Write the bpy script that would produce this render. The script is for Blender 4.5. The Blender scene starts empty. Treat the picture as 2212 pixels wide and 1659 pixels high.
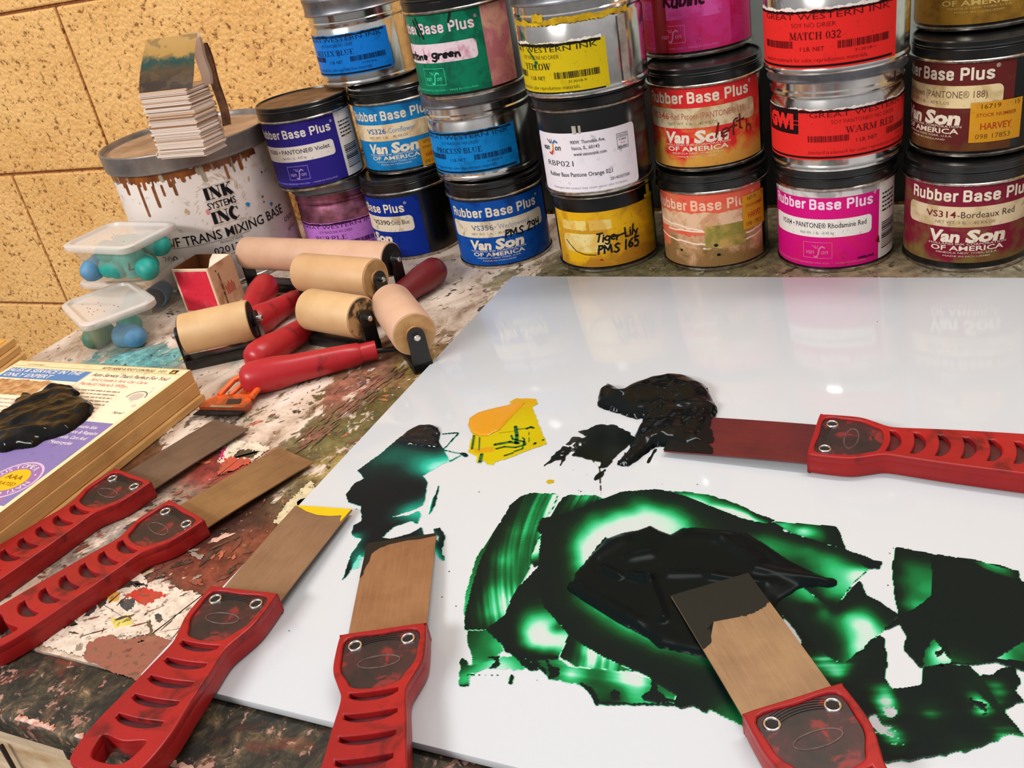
import bpy, bmesh, math, random
import numpy as np
from mathutils import Vector, Matrix, Euler

SC = bpy.context.scene
COL = SC.collection
PI = math.pi
random.seed(7)
RNG = np.random.default_rng(5)

# ------------------------------------------------------------------ camera
W, H, F = 2212, 1659, 1990.9
CAM = np.array([0.3045, -0.8858, 0.3688])
YAW, PITCH, ROLL = 0.4915, 1.0760, -0.1925
def _rz(a):
    c, s = math.cos(a), math.sin(a)
    return np.array([[c, -s, 0], [s, c, 0], [0, 0, 1]])
def _rx(a):
    c, s = math.cos(a), math.sin(a)
    return np.array([[1, 0, 0], [0, c, -s], [0, s, c]])
RM = _rz(YAW) @ _rx(PITCH) @ _rz(ROLL)
cd = bpy.data.cameras.new('camera')
cd.sensor_width = 36.0
cd.lens = F / W * 36.0
cd.clip_start = 0.02
cam = bpy.data.objects.new('camera', cd)
COL.objects.link(cam)
m4 = Matrix([[*RM[0], CAM[0]], [*RM[1], CAM[1]], [*RM[2], CAM[2]], [0, 0, 0, 1]])
cam.matrix_world = m4
SC.camera = cam

# ------------------------------------------------------------------ light
SC.view_settings.view_transform = 'Standard'
SC.view_settings.look = 'None'
SC.view_settings.exposure = 0.12
SC.view_settings.gamma = 1.0
SC.view_settings.use_curve_mapping = False
wd = bpy.data.worlds.new('room_light')
SC.world = wd
wd.use_nodes = True
nt = wd.node_tree
bg = nt.nodes['Background']
tc = nt.nodes.new('ShaderNodeTexCoord')
sep = nt.nodes.new('ShaderNodeSeparateXYZ')
rp = nt.nodes.new('ShaderNodeValToRGB')
nt.links.new(tc.outputs['Generated'], sep.inputs[0])
mp = nt.nodes.new('ShaderNodeMapRange')
mp.inputs['From Min'].default_value = -1
mp.inputs['From Max'].default_value = 1
nt.links.new(sep.outputs['Z'], mp.inputs['Value'])
nt.links.new(mp.outputs[0], rp.inputs[0])
rp.color_ramp.elements[0].position = 0.35
rp.color_ramp.elements[0].color = (0.16, 0.158, 0.158, 1)
rp.color_ramp.elements[1].position = 0.85
rp.color_ramp.elements[1].color = (0.92, 0.91, 0.91, 1)
nt.links.new(rp.outputs[0], bg.inputs[0])
bg.inputs[1].default_value = 0.68

def lamp(name, loc, rot, sx, sy, watts, col):
    ld = bpy.data.lights.new(name, 'AREA')
    ld.shape = 'RECTANGLE'
    ld.size, ld.size_y = sx, sy
    ld.energy = watts
    ld.color = col
    o = bpy.data.objects.new(name, ld)
    o.location = loc
    o.rotation_euler = rot
    COL.objects.link(o)
    return o
lamp('ceiling_and_fill_lamp', (0.40, 0.0, 1.75), (math.radians(-6), 0, 0.05), 1.2, 0.16, 17, (1.0, 0.985, 0.975))
lamp('ceiling_and_fill_lamp', (-1.25, -2.70, 1.75), (math.radians(58), 0, math.radians(-22)), 1.5, 0.40, 70, (1.0, 0.98, 0.96))  # unseen fill lamp, added and tilted to brighten the can fronts

# ------------------------------------------------------------------ helpers
def ray(px, py):
    d = RM @ np.array([(px - W / 2) / F, -(py - H / 2) / F, -1.0])
    return d / np.linalg.norm(d)
def PZ(px, py, z=0.0):
    """point of the horizontal plane z that the photo shows at (px, py)"""
    d = ray(px, py)
    return CAM + d * ((z - CAM[2]) / d[2])
def PY(px, py, y=0.0):
    d = ray(px, py)
    return CAM + d * ((y - CAM[1]) / d[1])

def lin(c):
    c = c / 255.0
    return c / 12.92 if c <= 0.04045 else ((c + 0.055) / 1.055) ** 2.4
def C(r, g, b):
    return (lin(r), lin(g), lin(b), 1.0)

def link(o, parent=None):
    COL.objects.link(o)
    if parent is not None:
        o.parent = parent
    return o
def tag(o, label, cat, group=None, kind=None):
    if label: o['label'] = label
    if cat: o['category'] = cat
    if group: o['group'] = group
    if kind: o['kind'] = kind
    return o
def thing(name, label, cat, loc=(0, 0, 0), rot=(0, 0, 0), group=None):
    o = bpy.data.objects.new(name, None)
    o.empty_display_size = 0.02
    o.location = loc
    o.rotation_euler = rot
    COL.objects.link(o)
    return tag(o, label, cat, group)
def mesh(name, verts, faces, mats, parent=None, smooth=False, midx=None, label=None):
    me = bpy.data.meshes.new(name)
    me.from_pydata([tuple(map(float, v)) for v in verts], [], [tuple(f) for f in faces])
    if not isinstance(mats, (list, tuple)): mats = [mats]
    for m in mats: me.materials.append(m)
    if midx is not None:
        me.polygons.foreach_set('material_index', list(midx))
    if smooth:
        me.polygons.foreach_set('use_smooth', [True] * len(me.polygons))
    me.update()
    o = bpy.data.objects.new(name, me)
    if label: o['label'] = label
    return link(o, parent)
def from_bm(name, bm, mats, parent=None, smooth=False, angle=None):
    bmesh.ops.recalc_face_normals(bm, faces=bm.faces)
    me = bpy.data.meshes.new(name)
    bm.to_mesh(me)
    bm.free()
    if not isinstance(mats, (list, tuple)): mats = [mats]
    for m in mats: me.materials.append(m)
    if smooth:
        me.polygons.foreach_set('use_smooth', [True] * len(me.polygons))
        if angle: me.set_sharp_from_angle(angle=math.radians(angle))
    o = bpy.data.objects.new(name, me)
    return link(o, parent)
def copy_tree(o, parent=None):
    c = o.copy()
    COL.objects.link(c)
    c.parent = parent
    for ch in list(o.children):
        copy_tree(ch, c)
    return c

def add_box(bm, cx, cy, cz, sx, sy, sz, bev=0.0, seg=2, rot=None, mi=0):
    r = bmesh.ops.create_cube(bm, size=1.0)
    vs = r['verts']
    bmesh.ops.scale(bm, vec=(sx, sy, sz), verts=vs)
    if bev:
        es = list({e for v in vs for e in v.link_edges})
        rr = bmesh.ops.bevel(bm, geom=es, offset=bev, segments=seg, affect='EDGES', profile=0.5)
        vs = list({v for f in rr['faces'] for v in f.verts} | {v for v in vs if v.is_valid})
    if rot is not None:
        bmesh.ops.rotate(bm, cent=(0, 0, 0), matrix=rot, verts=vs)
    bmesh.ops.translate(bm, vec=(cx, cy, cz), verts=vs)
    if mi:
        for f in {f for v in vs for f in v.link_faces}: f.material_index = mi
    return vs
def lathe_bm(bm, prof, n=64, mat=None, cap0=True, cap1=True, mi=0):
    """prof: list of (r, z) from bottom to top; mat: placement"""
    rings = []
    for r, z in prof:
        if r < 1e-6:
            rings.append([bm.verts.new((0, 0, z))])
        else:
            rings.append([bm.verts.new((r * math.cos(2 * PI * k / n), r * math.sin(2 * PI * k / n), z)) for k in range(n)])
    for a, b in zip(rings[:-1], rings[1:]):
        for k in range(n):
            k2 = (k + 1) % n
            if len(a) == 1 and len(b) == 1: continue
            if len(a) == 1: f = bm.faces.new((a[0], b[k2], b[k]))
            elif len(b) == 1: f = bm.faces.new((a[k], a[k2], b[0]))
            else: f = bm.faces.new((a[k], a[k2], b[k2], b[k]))
            f.material_index = mi
    if cap0 and len(rings[0]) > 1: bm.faces.new(rings[0][::-1]).material_index = mi
    if cap1 and len(rings[-1]) > 1: bm.faces.new(rings[-1]).material_index = mi
    vs = [v for r in rings for v in r]
    if mat is not None:
        bmesh.ops.transform(bm, matrix=mat, verts=vs)
    return vs
def lathe(name, prof, mat, parent=None, n=72, place=None, angle=35, cap0=True, cap1=True):
    bm = bmesh.new()
    lathe_bm(bm, prof, n, place, cap0, cap1)
    return from_bm(name, bm, mat, parent, True, angle)
def tube_bm(bm, pts, r, n=10):
    pts = [Vector(p) for p in pts]
    rings = []
    for i, p in enumerate(pts):
        d = (pts[min(i + 1, len(pts) - 1)] - pts[max(i - 1, 0)]).normalized()
        up = Vector((0, 0, 1)) if abs(d.z) < 0.9 else Vector((1, 0, 0))
        a = d.cross(up).normalized()
        b = d.cross(a).normalized()
        rr = r[i] if isinstance(r, (list, tuple)) else r
        rings.append([bm.verts.new(p + (a * math.cos(2 * PI * k / n) + b * math.sin(2 * PI * k / n)) * rr) for k in range(n)])
    for u, v in zip(rings[:-1], rings[1:]):
        for k in range(n):
            bm.faces.new((u[k], u[(k + 1) % n], v[(k + 1) % n], v[k]))
    bm.faces.new(rings[0][::-1])
    bm.faces.new(rings[-1])
def prism_bm(bm, pts, z0, z1, mi=0):
    a = [bm.verts.new((p[0], p[1], z0)) for p in pts]
    b = [bm.verts.new((p[0], p[1], z1)) for p in pts]
    n = len(pts)
    fs = [bm.faces.new(a[::-1]), bm.faces.new(b)]
    for k in range(n):
        fs.append(bm.faces.new((a[k], a[(k + 1) % n], b[(k + 1) % n], b[k])))
    for f in fs: f.material_index = mi
    return a + b

# ---------------------------------------------------------------- materials
_mats = {}
def M(name, col, rough=0.5, metal=0.0, spec=0.5, coat=0.0):
    if name in _mats: return _mats[name]
    m = bpy.data.materials.new(name)
    m.use_nodes = True
    b = m.node_tree.nodes['Principled BSDF']
    b.inputs['Base Color'].default_value = col
    b.inputs['Roughness'].default_value = rough
    b.inputs['Metallic'].default_value = metal
    b.inputs['Specular IOR Level'].default_value = spec
    b.inputs['Coat Weight'].default_value = coat
    _mats[name] = m
    return m
class G:
    """small node-graph helper on one material"""
    def __init__(self, m):
        self.m = m; self.t = m.node_tree; self.b = self.t.nodes['Principled BSDF']
        self.tc = self.t.nodes.new('ShaderNodeTexCoord')
        self.obj = self.tc.outputs['Object']
    def map(self, scale=(1, 1, 1), rot=(0, 0, 0), loc=(0, 0, 0), vec=None):
        n = self.t.nodes.new('ShaderNodeMapping')
        n.inputs['Scale'].default_value = scale
        n.inputs['Rotation'].default_value = rot
        n.inputs['Location'].default_value = loc
        self.t.links.new(vec or self.obj, n.inputs['Vector'])
        return n.outputs[0]
    def noise(self, scale, detail=4, rough=0.55, dist=0.0, vec=None, color=False):
        n = self.t.nodes.new('ShaderNodeTexNoise')
        n.inputs['Scale'].default_value = scale
        n.inputs['Detail'].default_value = detail
        n.inputs['Roughness'].default_value = rough
        n.inputs['Distortion'].default_value = dist
        self.t.links.new(vec or self.obj, n.inputs['Vector'])
        return n.outputs['Color' if color else 'Fac']
    def voro(self, scale, vec=None, feature='F1', out='Distance'):
        n = self.t.nodes.new('ShaderNodeTexVoronoi')
        n.feature = feature
        n.inputs['Scale'].default_value = scale
        self.t.links.new(vec or self.obj, n.inputs['Vector'])
        return n.outputs[out]
    def ramp(self, fac, stops, interp='LINEAR'):
        n = self.t.nodes.new('ShaderNodeValToRGB')
        cr = n.color_ramp
        cr.interpolation = interp
        while len(cr.elements) < len(stops): cr.elements.new(0.5)
        for e, (p, c) in zip(cr.elements, stops):
            e.position = p
            e.color = c if isinstance(c, tuple) else (c, c, c, 1)
        self.t.links.new(fac, n.inputs[0])
        return n.outputs[0]
    def mix(self, fac, a, b):
        n = self.t.nodes.new('ShaderNodeMix')
        n.data_type = 'RGBA'
        for s, v in ((n.inputs['Factor'], fac), (n.inputs['A'], a), (n.inputs['B'], b)):
            pass
        ins = [n.inputs[0], n.inputs[6], n.inputs[7]]
        for s, v in zip(ins, (fac, a, b)):
            if isinstance(v, (int, float)): s.default_value = v
            elif isinstance(v, tuple): s.default_value = v
            else: self.t.links.new(v, s)
        return n.outputs[2]
    def math(self, op, a, b=0.0, clamp=False):
        n = self.t.nodes.new('ShaderNodeMath')
        n.operation = op
        n.use_clamp = clamp
        for s, v in zip(n.inputs, (a, b)):
            if isinstance(v, (int, float)): s.default_value = v
            else: self.t.links.new(v, s)
        return n.outputs[0]
    def attr(self, name, out='Color'):
        n = self.t.nodes.new('ShaderNodeAttribute')
        n.attribute_name = name
        return n.outputs[out]
    def base(self, s): self.t.links.new(s, self.b.inputs['Base Color'])
    def rough(self, s): self.t.links.new(s, self.b.inputs['Roughness'])
    def bump(self, h, strength=0.3, dist=0.001):
        n = self.t.nodes.new('ShaderNodeBump')
        n.inputs['Strength'].default_value = strength
        n.inputs['Distance'].default_value = dist
        self.t.links.new(h, n.inputs['Height'])
        self.t.links.new(n.outputs[0], self.b.inputs['Normal'])

def noisy(name, c0, c1, scale=40, rough=0.5, metal=0.0, detail=5, lo=0.35, hi=0.65, bump=0.0, stretch=(1, 1, 1), spec=0.5):
    if name in _mats: return _mats[name]
    m = M(name, c0, rough, metal, spec)
    g = G(m)
    n = g.noise(scale, detail, vec=g.map(stretch))
    g.base(g.ramp(n, [(lo, c0), (hi, c1)]))
    if bump: g.bump(n, bump, 0.0006)
    return m
def grimy(name, col, grime, amount=0.3, scale=60, rough=0.42, zlow=None, extra=None):
    """printed paper with grime blotches; zlow=(z0,z1): blotches thicken towards the foot of the sheet"""
    if name in _mats: return _mats[name]
    m = M(name, col, rough, 0, 0.12)
    g = G(m)
    n = g.noise(scale, 6, 0.62, 0.4)
    thr = 0.5 + (0.5 - amount) * 0.5
    f = g.ramp(n, [(thr - 0.07, 0.0), (thr + 0.07, 1.0)])
    if zlow:
        s = g.t.nodes.new('ShaderNodeSeparateXYZ')
        g.t.links.new(g.obj, s.inputs[0])
        k = g.math('MULTIPLY', g.math('SUBTRACT', zlow[1], s.outputs['Z']), 1.0 / (zlow[1] - zlow[0]))
        k = g.math('ADD', k, g.math('MULTIPLY', g.math('SUBTRACT', n, 0.5), 3.0))
        f = g.math('MAXIMUM', g.ramp(k, [(0.25, 0.0), (0.75, 0.93)]), g.math('MULTIPLY', f, 0.6))
    else:
        f = g.math('MULTIPLY', f, 0.75)
    gc = g.mix(g.noise(scale * 2.3, 4), grime, extra or grime)
    c = g.mix(f, col, gc)
    fine = g.noise(scale * 5, 3)
    c = g.mix(g.math('MULTIPLY', g.ramp(fine, [(0.62, 0.0), (0.72, 1.0)]), 0.35), c, C(60, 40, 30))
    g.base(c)
    return m

TIN = noisy('tin_plate', C(226, 223, 219), C(206, 203, 199), 60, 0.15, 1.0)
TINLID = noisy('tin_lid', C(150, 150, 155), C(118, 118, 124), 60, 0.38, 0.9)
RIM = noisy('steel_rim', C(205, 196, 184), C(140, 130, 120), 150, 0.22, 1.0)
BLACKCAN = noisy('black_can_enamel', C(11, 12, 12), C(15, 15, 15), 50, 0.22)
BLACKLID = noisy('black_lid_enamel', C(12, 13, 14), C(18, 18, 17), 70, 0.24)
FRAMEBLK = noisy('black_frame_paint', C(14, 15, 15), C(28, 26, 24), 90, 0.3)
PLASTRED = None

# ---------------------------------------------------------------- lettering
_tc = {}
def text_geo(s, off=0.0, res=2):
    k = (s, off)
    if k in _tc: return _tc[k]
    cu = bpy.data.curves.new('t', 'FONT')
    cu.body = s
    cu.resolution_u = res
    cu.offset = off
    o = bpy.data.objects.new('t', cu)
    me = o.to_mesh()
    v = np.array([(p.co.x, p.co.y) for p in me.vertices]) if len(me.vertices) else np.zeros((0, 2))
    f = [tuple(p.vertices) for p in me.polygons]
    o.to_mesh_clear()
    bpy.data.objects.remove(o)
    bpy.data.curves.remove(cu)
    if len(v):
        v = v / 0.682            # cap height = 1
        v[:, 0] -= v[:, 0].min()
    _tc[k] = (v, f)
    return _tc[k]

def arc(cx, cy, rx, ry, a0, a1, n=10):
    return [(cx + rx * math.cos(math.radians(a0 + (a1 - a0) * i / n)), cy + ry * math.sin(math.radians(a0 + (a1 - a0) * i / n))) for i in range(n + 1)]
T_, t_ = 0.19, 0.06
def ser(*xs, y=0.03): return [(t_, [(x - 0.15, y), (x + 0.15, y)]) for x in xs]
SERIF = {
 'A': (0.82, [(t_, [(.1, 0), (.42, 1)]), (T_, [(.42, .97), (.70, 0)]), (t_, [(.2, .33), (.6, .33)])] + ser(.1, .7)),
 'B': (0.72, [(T_, [(.2, 0), (.2, 1)]), (t_, [(.05, .97), (.4, .97)]), (t_, [(.2, .53), (.42, .53)]), (t_, [(.05, .03), (.42, .03)]), (T_ * .8, arc(.38, .75, .2, .22, 90, -90)), (T_ * .8, arc(.4, .28, .24, .25, 90, -90))]),
 'C': (0.76, [(T_, arc(.42, .5, .3, .47, 110, 250)), (t_, arc(.42, .5, .3, .47, 110, 45)), (t_, arc(.42, .5, .3, .47, 250, 315)), (t_ * 1.3, [(.65, .68), (.65, .97)])]),
 'D': (0.82, [(T_, [(.2, 0), (.2, 1)]), (t_, [(.05, .97), (.4, .97)]), (t_, [(.05, .03), (.4, .03)]), (T_, arc(.36, .5, .34, .46, 70, -70)), (t_, arc(.36, .5, .34, .47, 90, 60)), (t_, arc(.36, .5, .34, .47, -60, -90))]),
 'E': (0.68, [(T_, [(.2, 0), (.2, 1)]), (t_, [(.05, .97), (.6, .97)]), (t_, [(.2, .52), (.5, .52)]), (t_, [(.05, .03), (.62, .03)]), (t_, [(.6, .97), (.6, .75)]), (t_, [(.62, .03), (.62, .27)])]),
 'H': (0.86, [(T_, [(.2, 0), (.2, 1)]), (T_, [(.66, 0), (.66, 1)]), (t_, [(.2, .52), (.66, .52)])] + ser(.2, .66) + ser(.2, .66, y=.97)),
 'I': (0.4, [(T_, [(.2, 0), (.2, 1)])] + ser(.2) + ser(.2, y=.97)),
 'K': (0.82, [(T_, [(.2, 0), (.2, 1)]), (t_, [(.2, .4), (.66, .97)]), (T_, [(.36, .56), (.7, 0)])] + ser(.2, .7) + ser(.2, .66, y=.97)),
 'L': (0.66, [(T_, [(.2, 0), (.2, 1)]), (t_, [(.05, .03), (.6, .03)]), (t_, [(.6, .03), (.6, .28)])] + ser(.2, y=.97)),
 'M': (1.0, [(t_, [(.15, 0), (.15, 1)]), (T_, [(.18, 1), (.5, .05)]), (t_, [(.5, .05), (.8, 1)]), (T_, [(.82, 0), (.82, 1)])] + ser(.15, .82) + ser(.12, .86, y=.97)),
 'N': (0.84, [(t_, [(.15, 0), (.15, 1)]), (T_, [(.17, .97), (.68, .03)]), (t_, [(.69, 0), (.69, 1)])] + ser(.15) + ser(.12, .69, y=.97)),
 'O': (0.84, [(T_, arc(.42, .5, .3, .46, 130, 230)), (T_, arc(.42, .5, .3, .46, 50, -50)), (t_, arc(.42, .5, .32, .47, 130, 50)), (t_, arc(.42, .5, .32, .47, 230, 310))]),
 'P': (0.7, [(T_, [(.2, 0), (.2, 1)]), (t_, [(.05, .97), (.4, .97)]), (t_, [(.2, .47), (.4, .47)]), (T_ * .85, arc(.38, .72, .22, .24, 90, -90))] + ser(.2)),
 'R': (0.8, [(T_, [(.2, 0), (.2, 1)]), (t_, [(.05, .97), (.4, .97)]), (t_, [(.2, .5), (.4, .5)]), (T_ * .85, arc(.38, .74, .2, .23, 90, -90)), (T_, [(.42, .5), (.68, 0)])] + ser(.2, .7)),
 'S': (0.6, [(t_ * 1.3, arc(.3, .75, .19, .21, 20, 150)), (T_, [(.13, .78), (.2, .6), (.4, .42), (.47, .25)]), (t_ * 1.3, arc(.29, .24, .2, .21, -10, -160)), (t_, [(.49, .7), (.49, .97)]), (t_, [(.1, .03), (.1, .3)])]),
 'T': (0.72, [(T_, [(.36, 0), (.36, 1)]), (t_, [(.06, .97), (.66, .97)]), (t_, [(.06, .97), (.06, .74)]), (t_, [(.66, .97), (.66, .74)])] + ser(.36)),
 'U': (0.82, [(T_, [(.2, 1), (.2, .3)]), (t_, arc(.42, .3, .22, .27, 180, 360)), (t_, [(.64, .3), (.64, 1)])] + ser(.2, .64, y=.97)),
 'W': (1.12, [(T_, [(.15, 1), (.36, .03)]), (t_, [(.36, .03), (.56, .95)]), (T_, [(.54, .95), (.76, .03)]), (t_, [(.76, .03), (.98, 1)])] + ser(.15, .56, .98, y=.97)),
 'X': (0.8, [(T_, [(.15, 1), (.65, 0)]), (t_, [(.65, 1), (.15, 0)])] + ser(.15, .65) + ser(.15, .65, y=.97)),
 'Y': (0.78, [(T_, [(.12, 1), (.38, .5)]), (t_, [(.66, 1), (.4, .5)]), (T_, [(.38, .5), (.38, 0)])] + ser(.38) + ser(.12, .66, y=.97)),
 '0': (0.6, [(T_ * .8, arc(.3, .5, .19, .46, 140, 220)), (T_ * .8, arc(.3, .5, .19, .46, 40, -40)), (t_, arc(.3, .5, .2, .47, 140, 40)), (t_, arc(.3, .5, .2, .47, 220, 320))]),
 '3': (0.58, [(T_ * .7, arc(.27, .74, .18, .22, 140, -80)), (T_ * .8, arc(.26, .26, .21, .24, 85, -150))]),
 '2': (0.58, [(T_ * .7, arc(.28, .72, .19, .24, 160, -20)), (T_ * .6, [(.46, .63), (.1, .05)]), (T_ * .7, [(.08, .05), (.52, .05)])]),
 ' ': (0.35, []),
}
HAND = {
 'a': (.6, [arc(.25, .27, .2, .25, 30, 330), [(.45, .5), (.43, .1), (.56, 0)]]),
 'n': (.6, [[(.08, .5), (.08, 0)], [(.08, .3), (.2, .48), (.36, .46), (.42, .3), (.44, 0)]]),
 't': (.45, [[(.2, .95), (.2, .08), (.3, 0)], [(0, .6), (.42, .6)]]),
 'o': (.55, [arc(.25, .25, .2, .25, 90, 450)]),
 'e': (.52, [[(.08, .27), (.42, .3)] + arc(.25, .26, .19, .26, 20, 310)]),
 'g': (.6, [arc(.27, .3, .21, .24, 30, 330), [(.48, .52), (.46, -.2), (.3, -.36), (.1, -.25)]]),
 'r': (.45, [[(.08, .5), (.08, 0)], [(.08, .3), (.2, .47), (.38, .46)]]),
 'i': (.25, [[(.1, .5), (.1, 0)], [(.1, .68), (.12, .72)]]),
 'l': (.25, [[(.12, 1), (.1, 0)]]),
 'y': (.55, [[(.05, .5), (.22, .08)], [(.45, .5), (.22, -.1), (.05, -.35)]]),
 'u': (.6, [[(.08, .5), (.08, .12), (.2, 0), (.4, .1), (.42, .5)], [(.42, .5), (.44, 0)]]),
 'b': (.58, [[(.08, 1), (.08, 0)], arc(.26, .26, .2, .26, 150, -160)]),
 'f': (.4, [[(.4, .95), (.25, 1), (.18, .85), (.18, -.05)], [(.02, .5), (.36, .52)]]),
 'h': (.6, [[(.08, 1), (.06, 0)], [(.07, .3), (.25, .5), (.42, .35), (.44, 0)]]),
 'T': (.6, [[(.28, .85), (.27, 0)], [(.02, .86), (.56, .92)]]),
 'L': (.5, [[(.1, .95), (.08, .05), (.45, .08)]]),
 'P': (.6, [[(.1, .95), (.06, 0)], [(.08, .9), (.4, .92), (.46, .7), (.3, .52), (.08, .48)]]),
 'M': (.85, [[(.06, 0), (.1, .92), (.36, .3), (.66, .95), (.7, 0)]]),
 'S': (.6, [[(.5, .85), (.3, .95), (.12, .8), (.2, .58), (.42, .42), (.44, .15), (.25, 0), (.04, .12)]]),
 'R': (.65, [[(.1, .95), (.06, 0)], [(.08, .9), (.4, .95), (.46, .72), (.1, .5), (.55, -.05)]]),
 '1': (.35, [[(.14, .95), (.12, 0)]]),
 '2': (.6, [[(.06, .75), (.2, .95), (.42, .88), (.38, .6), (.06, .05), (.52, .06)]]),
 '4': (.6, [[(.1, .95), (.08, .5), (.5, .52)], [(.44, .98), (.4, 0)]]),
 '5': (.6, [[(.5, .95), (.14, .93), (.12, .58), (.38, .6), (.46, .3), (.3, .02), (.04, .08)]]),
 '6': (.6, [[(.4, .95), (.14, .6), (.06, .25), (.2, 0), (.42, .1), (.44, .35), (.25, .48), (.08, .3)]]),
 '9': (.6, [arc(.26, .7, .19, .24, 20, 380), [(.46, .8), (.4, 0)]]),
 '-': (.45, [[(.05, .42), (.36, .46)]]),
 ' ': (.4, []),
}
BLOCK = {   # heavy condensed grotesque for the can titles
 'R': (.54, [[(.1, 0), (.1, 1)], [(.1, .92), (.33, .92), (.42, .84), (.42, .6), (.34, .52), (.1, .52)], [(.3, .52), (.42, .42), (.43, 0)]]),
 'B': (.55, [[(.1, 0), (.1, 1)], [(.1, .92), (.33, .92), (.42, .84), (.42, .6), (.35, .52), (.1, .52)], [(.34, .52), (.43, .44), (.43, .16), (.35, .08), (.1, .08)]]),
 'P': (.52, [[(.1, 0), (.1, 1)], [(.1, .92), (.33, .92), (.42, .84), (.42, .56), (.34, .47), (.1, .47)]]),
 'u': (.51, [[(.1, .76), (.1, .16), (.17, .08), (.26, .08), (.38, .18)], [(.38, 0), (.38, .76)]]),
 'b': (.51, [[(.1, 0), (.1, 1)], [(.1, .6), (.2, .68), (.3, .68), (.38, .6), (.38, .16), (.3, .08), (.2, .08), (.1, .16)]]),
 'e': (.5, [[(.38, .26), (.38, .16), (.3, .08), (.18, .08), (.1, .16), (.1, .6), (.18, .68), (.3, .68), (.38, .6), (.38, .40), (.1, .40)]]),
 'r': (.38, [[(.1, 0), (.1, .76)], [(.1, .56), (.19, .68), (.31, .68)]]),
 'a': (.51, [[(.38, 0), (.38, .6)], [(.1, .54), (.11, .62), (.19, .68), (.3, .68), (.38, .6)], [(.38, .42), (.19, .40), (.1, .32), (.1, .16), (.18, .08), (.27, .08), (.38, .18)]]),
 's': (.48, [[(.37, .52), (.36, .61), (.29, .68), (.19, .68), (.1, .61), (.1, .5), (.17, .43), (.3, .34), (.37, .26), (.37, .15), (.29, .08), (.18, .08), (.1, .15), (.09, .25)]]),
 'l': (.24, [[(.11, 0), (.11, 1)]]),
}
class Sheet:
    """flat artwork in (u, v) metres, later laid on a surface; one mesh, several printed colours"""
    def __init__(self): self.g = []; self.mats = []
    def mi(self, m):
        if m not in self.mats: self.mats.append(m)
        return self.mats.index(m)
    def add(self, V, Fs, m, layer=1):
        self.g.append((np.asarray(V, float), Fs, self.mi(m), layer))
    def poly(self, pts, m, layer=1): self.add(pts, [tuple(range(len(pts)))], m, layer)
    def rect(self, u0, v0, u1, v1, m, layer=1): self.poly([(u0, v0), (u1, v0), (u1, v1), (u0, v1)], m, layer)
    def rrect(self, u0, v0, u1, v1, r, m, layer=1):
        p = []
        for cx, cy, a in ((u1 - r, v1 - r, 0), (u0 + r, v1 - r, 90), (u0 + r, v0 + r, 180), (u1 - r, v0 + r, 270)):
            p += arc(cx, cy, r, r, a, a + 90, 6)
        self.poly(p, m, layer)
    def frame(self, u0, v0, u1, v1, w, m, layer=2):
        for a in ((u0, v0, u1, v0 + w), (u0, v1 - w, u1, v1), (u0, v0, u0 + w, v1), (u1 - w, v0, u1, v1)): self.rect(*a, m, layer)
    def torn(self, u0, u1, v0, v1, m, amp=0.001, layer=1, seed=1, side='top', step=0.0015):
        rg = random.Random(seed)
        n = max(3, int((u1 - u0) / step))
        top, y = [], 0.0
        for i in range(n + 1):
            y = y * 0.75 + rg.uniform(-amp, amp)
            top.append((u0 + (u1 - u0) * i / n, v1 + y))
        V = [(p[0], v0) for p in top] + top
        if side == 'both':
            V = [(p[0], v0 + rg.uniform(-amp, amp) * .8) for p in top] + top
        self.add(V, [(i, i + 1, n + 2 + i, n + 1 + i) for i in range(n)], m, layer)
    def text(self, s, u, v, h, m, w=None, off=0.0, shear=0.0, layer=3, align='l', rot=0.0):
        V, Fs = text_geo(s, off)
        if not len(V): return
        V = V.copy()
        V[:, 0] += shear * V[:, 1]
        sx = h if w is None else w / V[:, 0].max()
        V = V * np.array([sx, h])
        if align == 'c': V[:, 0] -= V[:, 0].max() / 2
        if align == 'r': V[:, 0] -= V[:, 0].max()
        if rot:
            c, s_ = math.cos(rot), math.sin(rot)
            V = V @ np.array([[c, s_], [-s_, c]])
        self.add(V + np.array([u, v]), Fs, m, layer)
    def stroke(self, pts, w, m, layer=3, round_=True):
        pts = [np.array(p, float) for p in pts]
        for a, b in zip(pts[:-1], pts[1:]):
            d = b - a
            L = np.linalg.norm(d)
            if L < 1e-9: continue
            n = np.array([-d[1], d[0]]) / L * w / 2
            self.poly([a - n, b - n, b + n, a + n], m, layer)
        if round_:
            for p in pts:
                self.poly([(p[0] + w / 2 * math.cos(k * PI / 4), p[1] + w / 2 * math.sin(k * PI / 4)) for k in range(8)], m, layer)
    def serif(self, s, u, v, h, w, m, heavy=1.0, layer=3):
        tot = sum(SERIF[c][0] for c in s)
        sx = w / tot
        x = 0.0
        for c in s:
            adv, st = SERIF[c]
            for wd_, pts in st:
                ww = wd_ * (heavy if wd_ > 0.1 else 1.0)
                P = [(u + (x + p[0]) * sx, v + p[1] * h) for p in pts]
                self.stroke(P, ww * min(sx, h), m, layer, len(P) > 2)
            x += adv
    def block(self, s, u, v, h, w, m, pen=.195, layer=3):
        sx = w / sum(BLOCK[c][0] for c in s)
        x = 0.0
        for c in s:
            adv, st = BLOCK[c]
            for pts in st:
                P = [(u + (x + p[0]) * sx, v + p[1] * h) for p in pts]
                self.stroke(P, pen * h * min(1, sx / h * 1.25), m, layer, False)
                for p in P[1:-1]:
                    r = pen * h * min(1, sx / h * 1.25) / 2
                    self.poly([(p[0] + r * math.cos(k * PI / 4), p[1] + r * math.sin(k * PI / 4)) for k in range(8)], m, layer)
            x += adv
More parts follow.
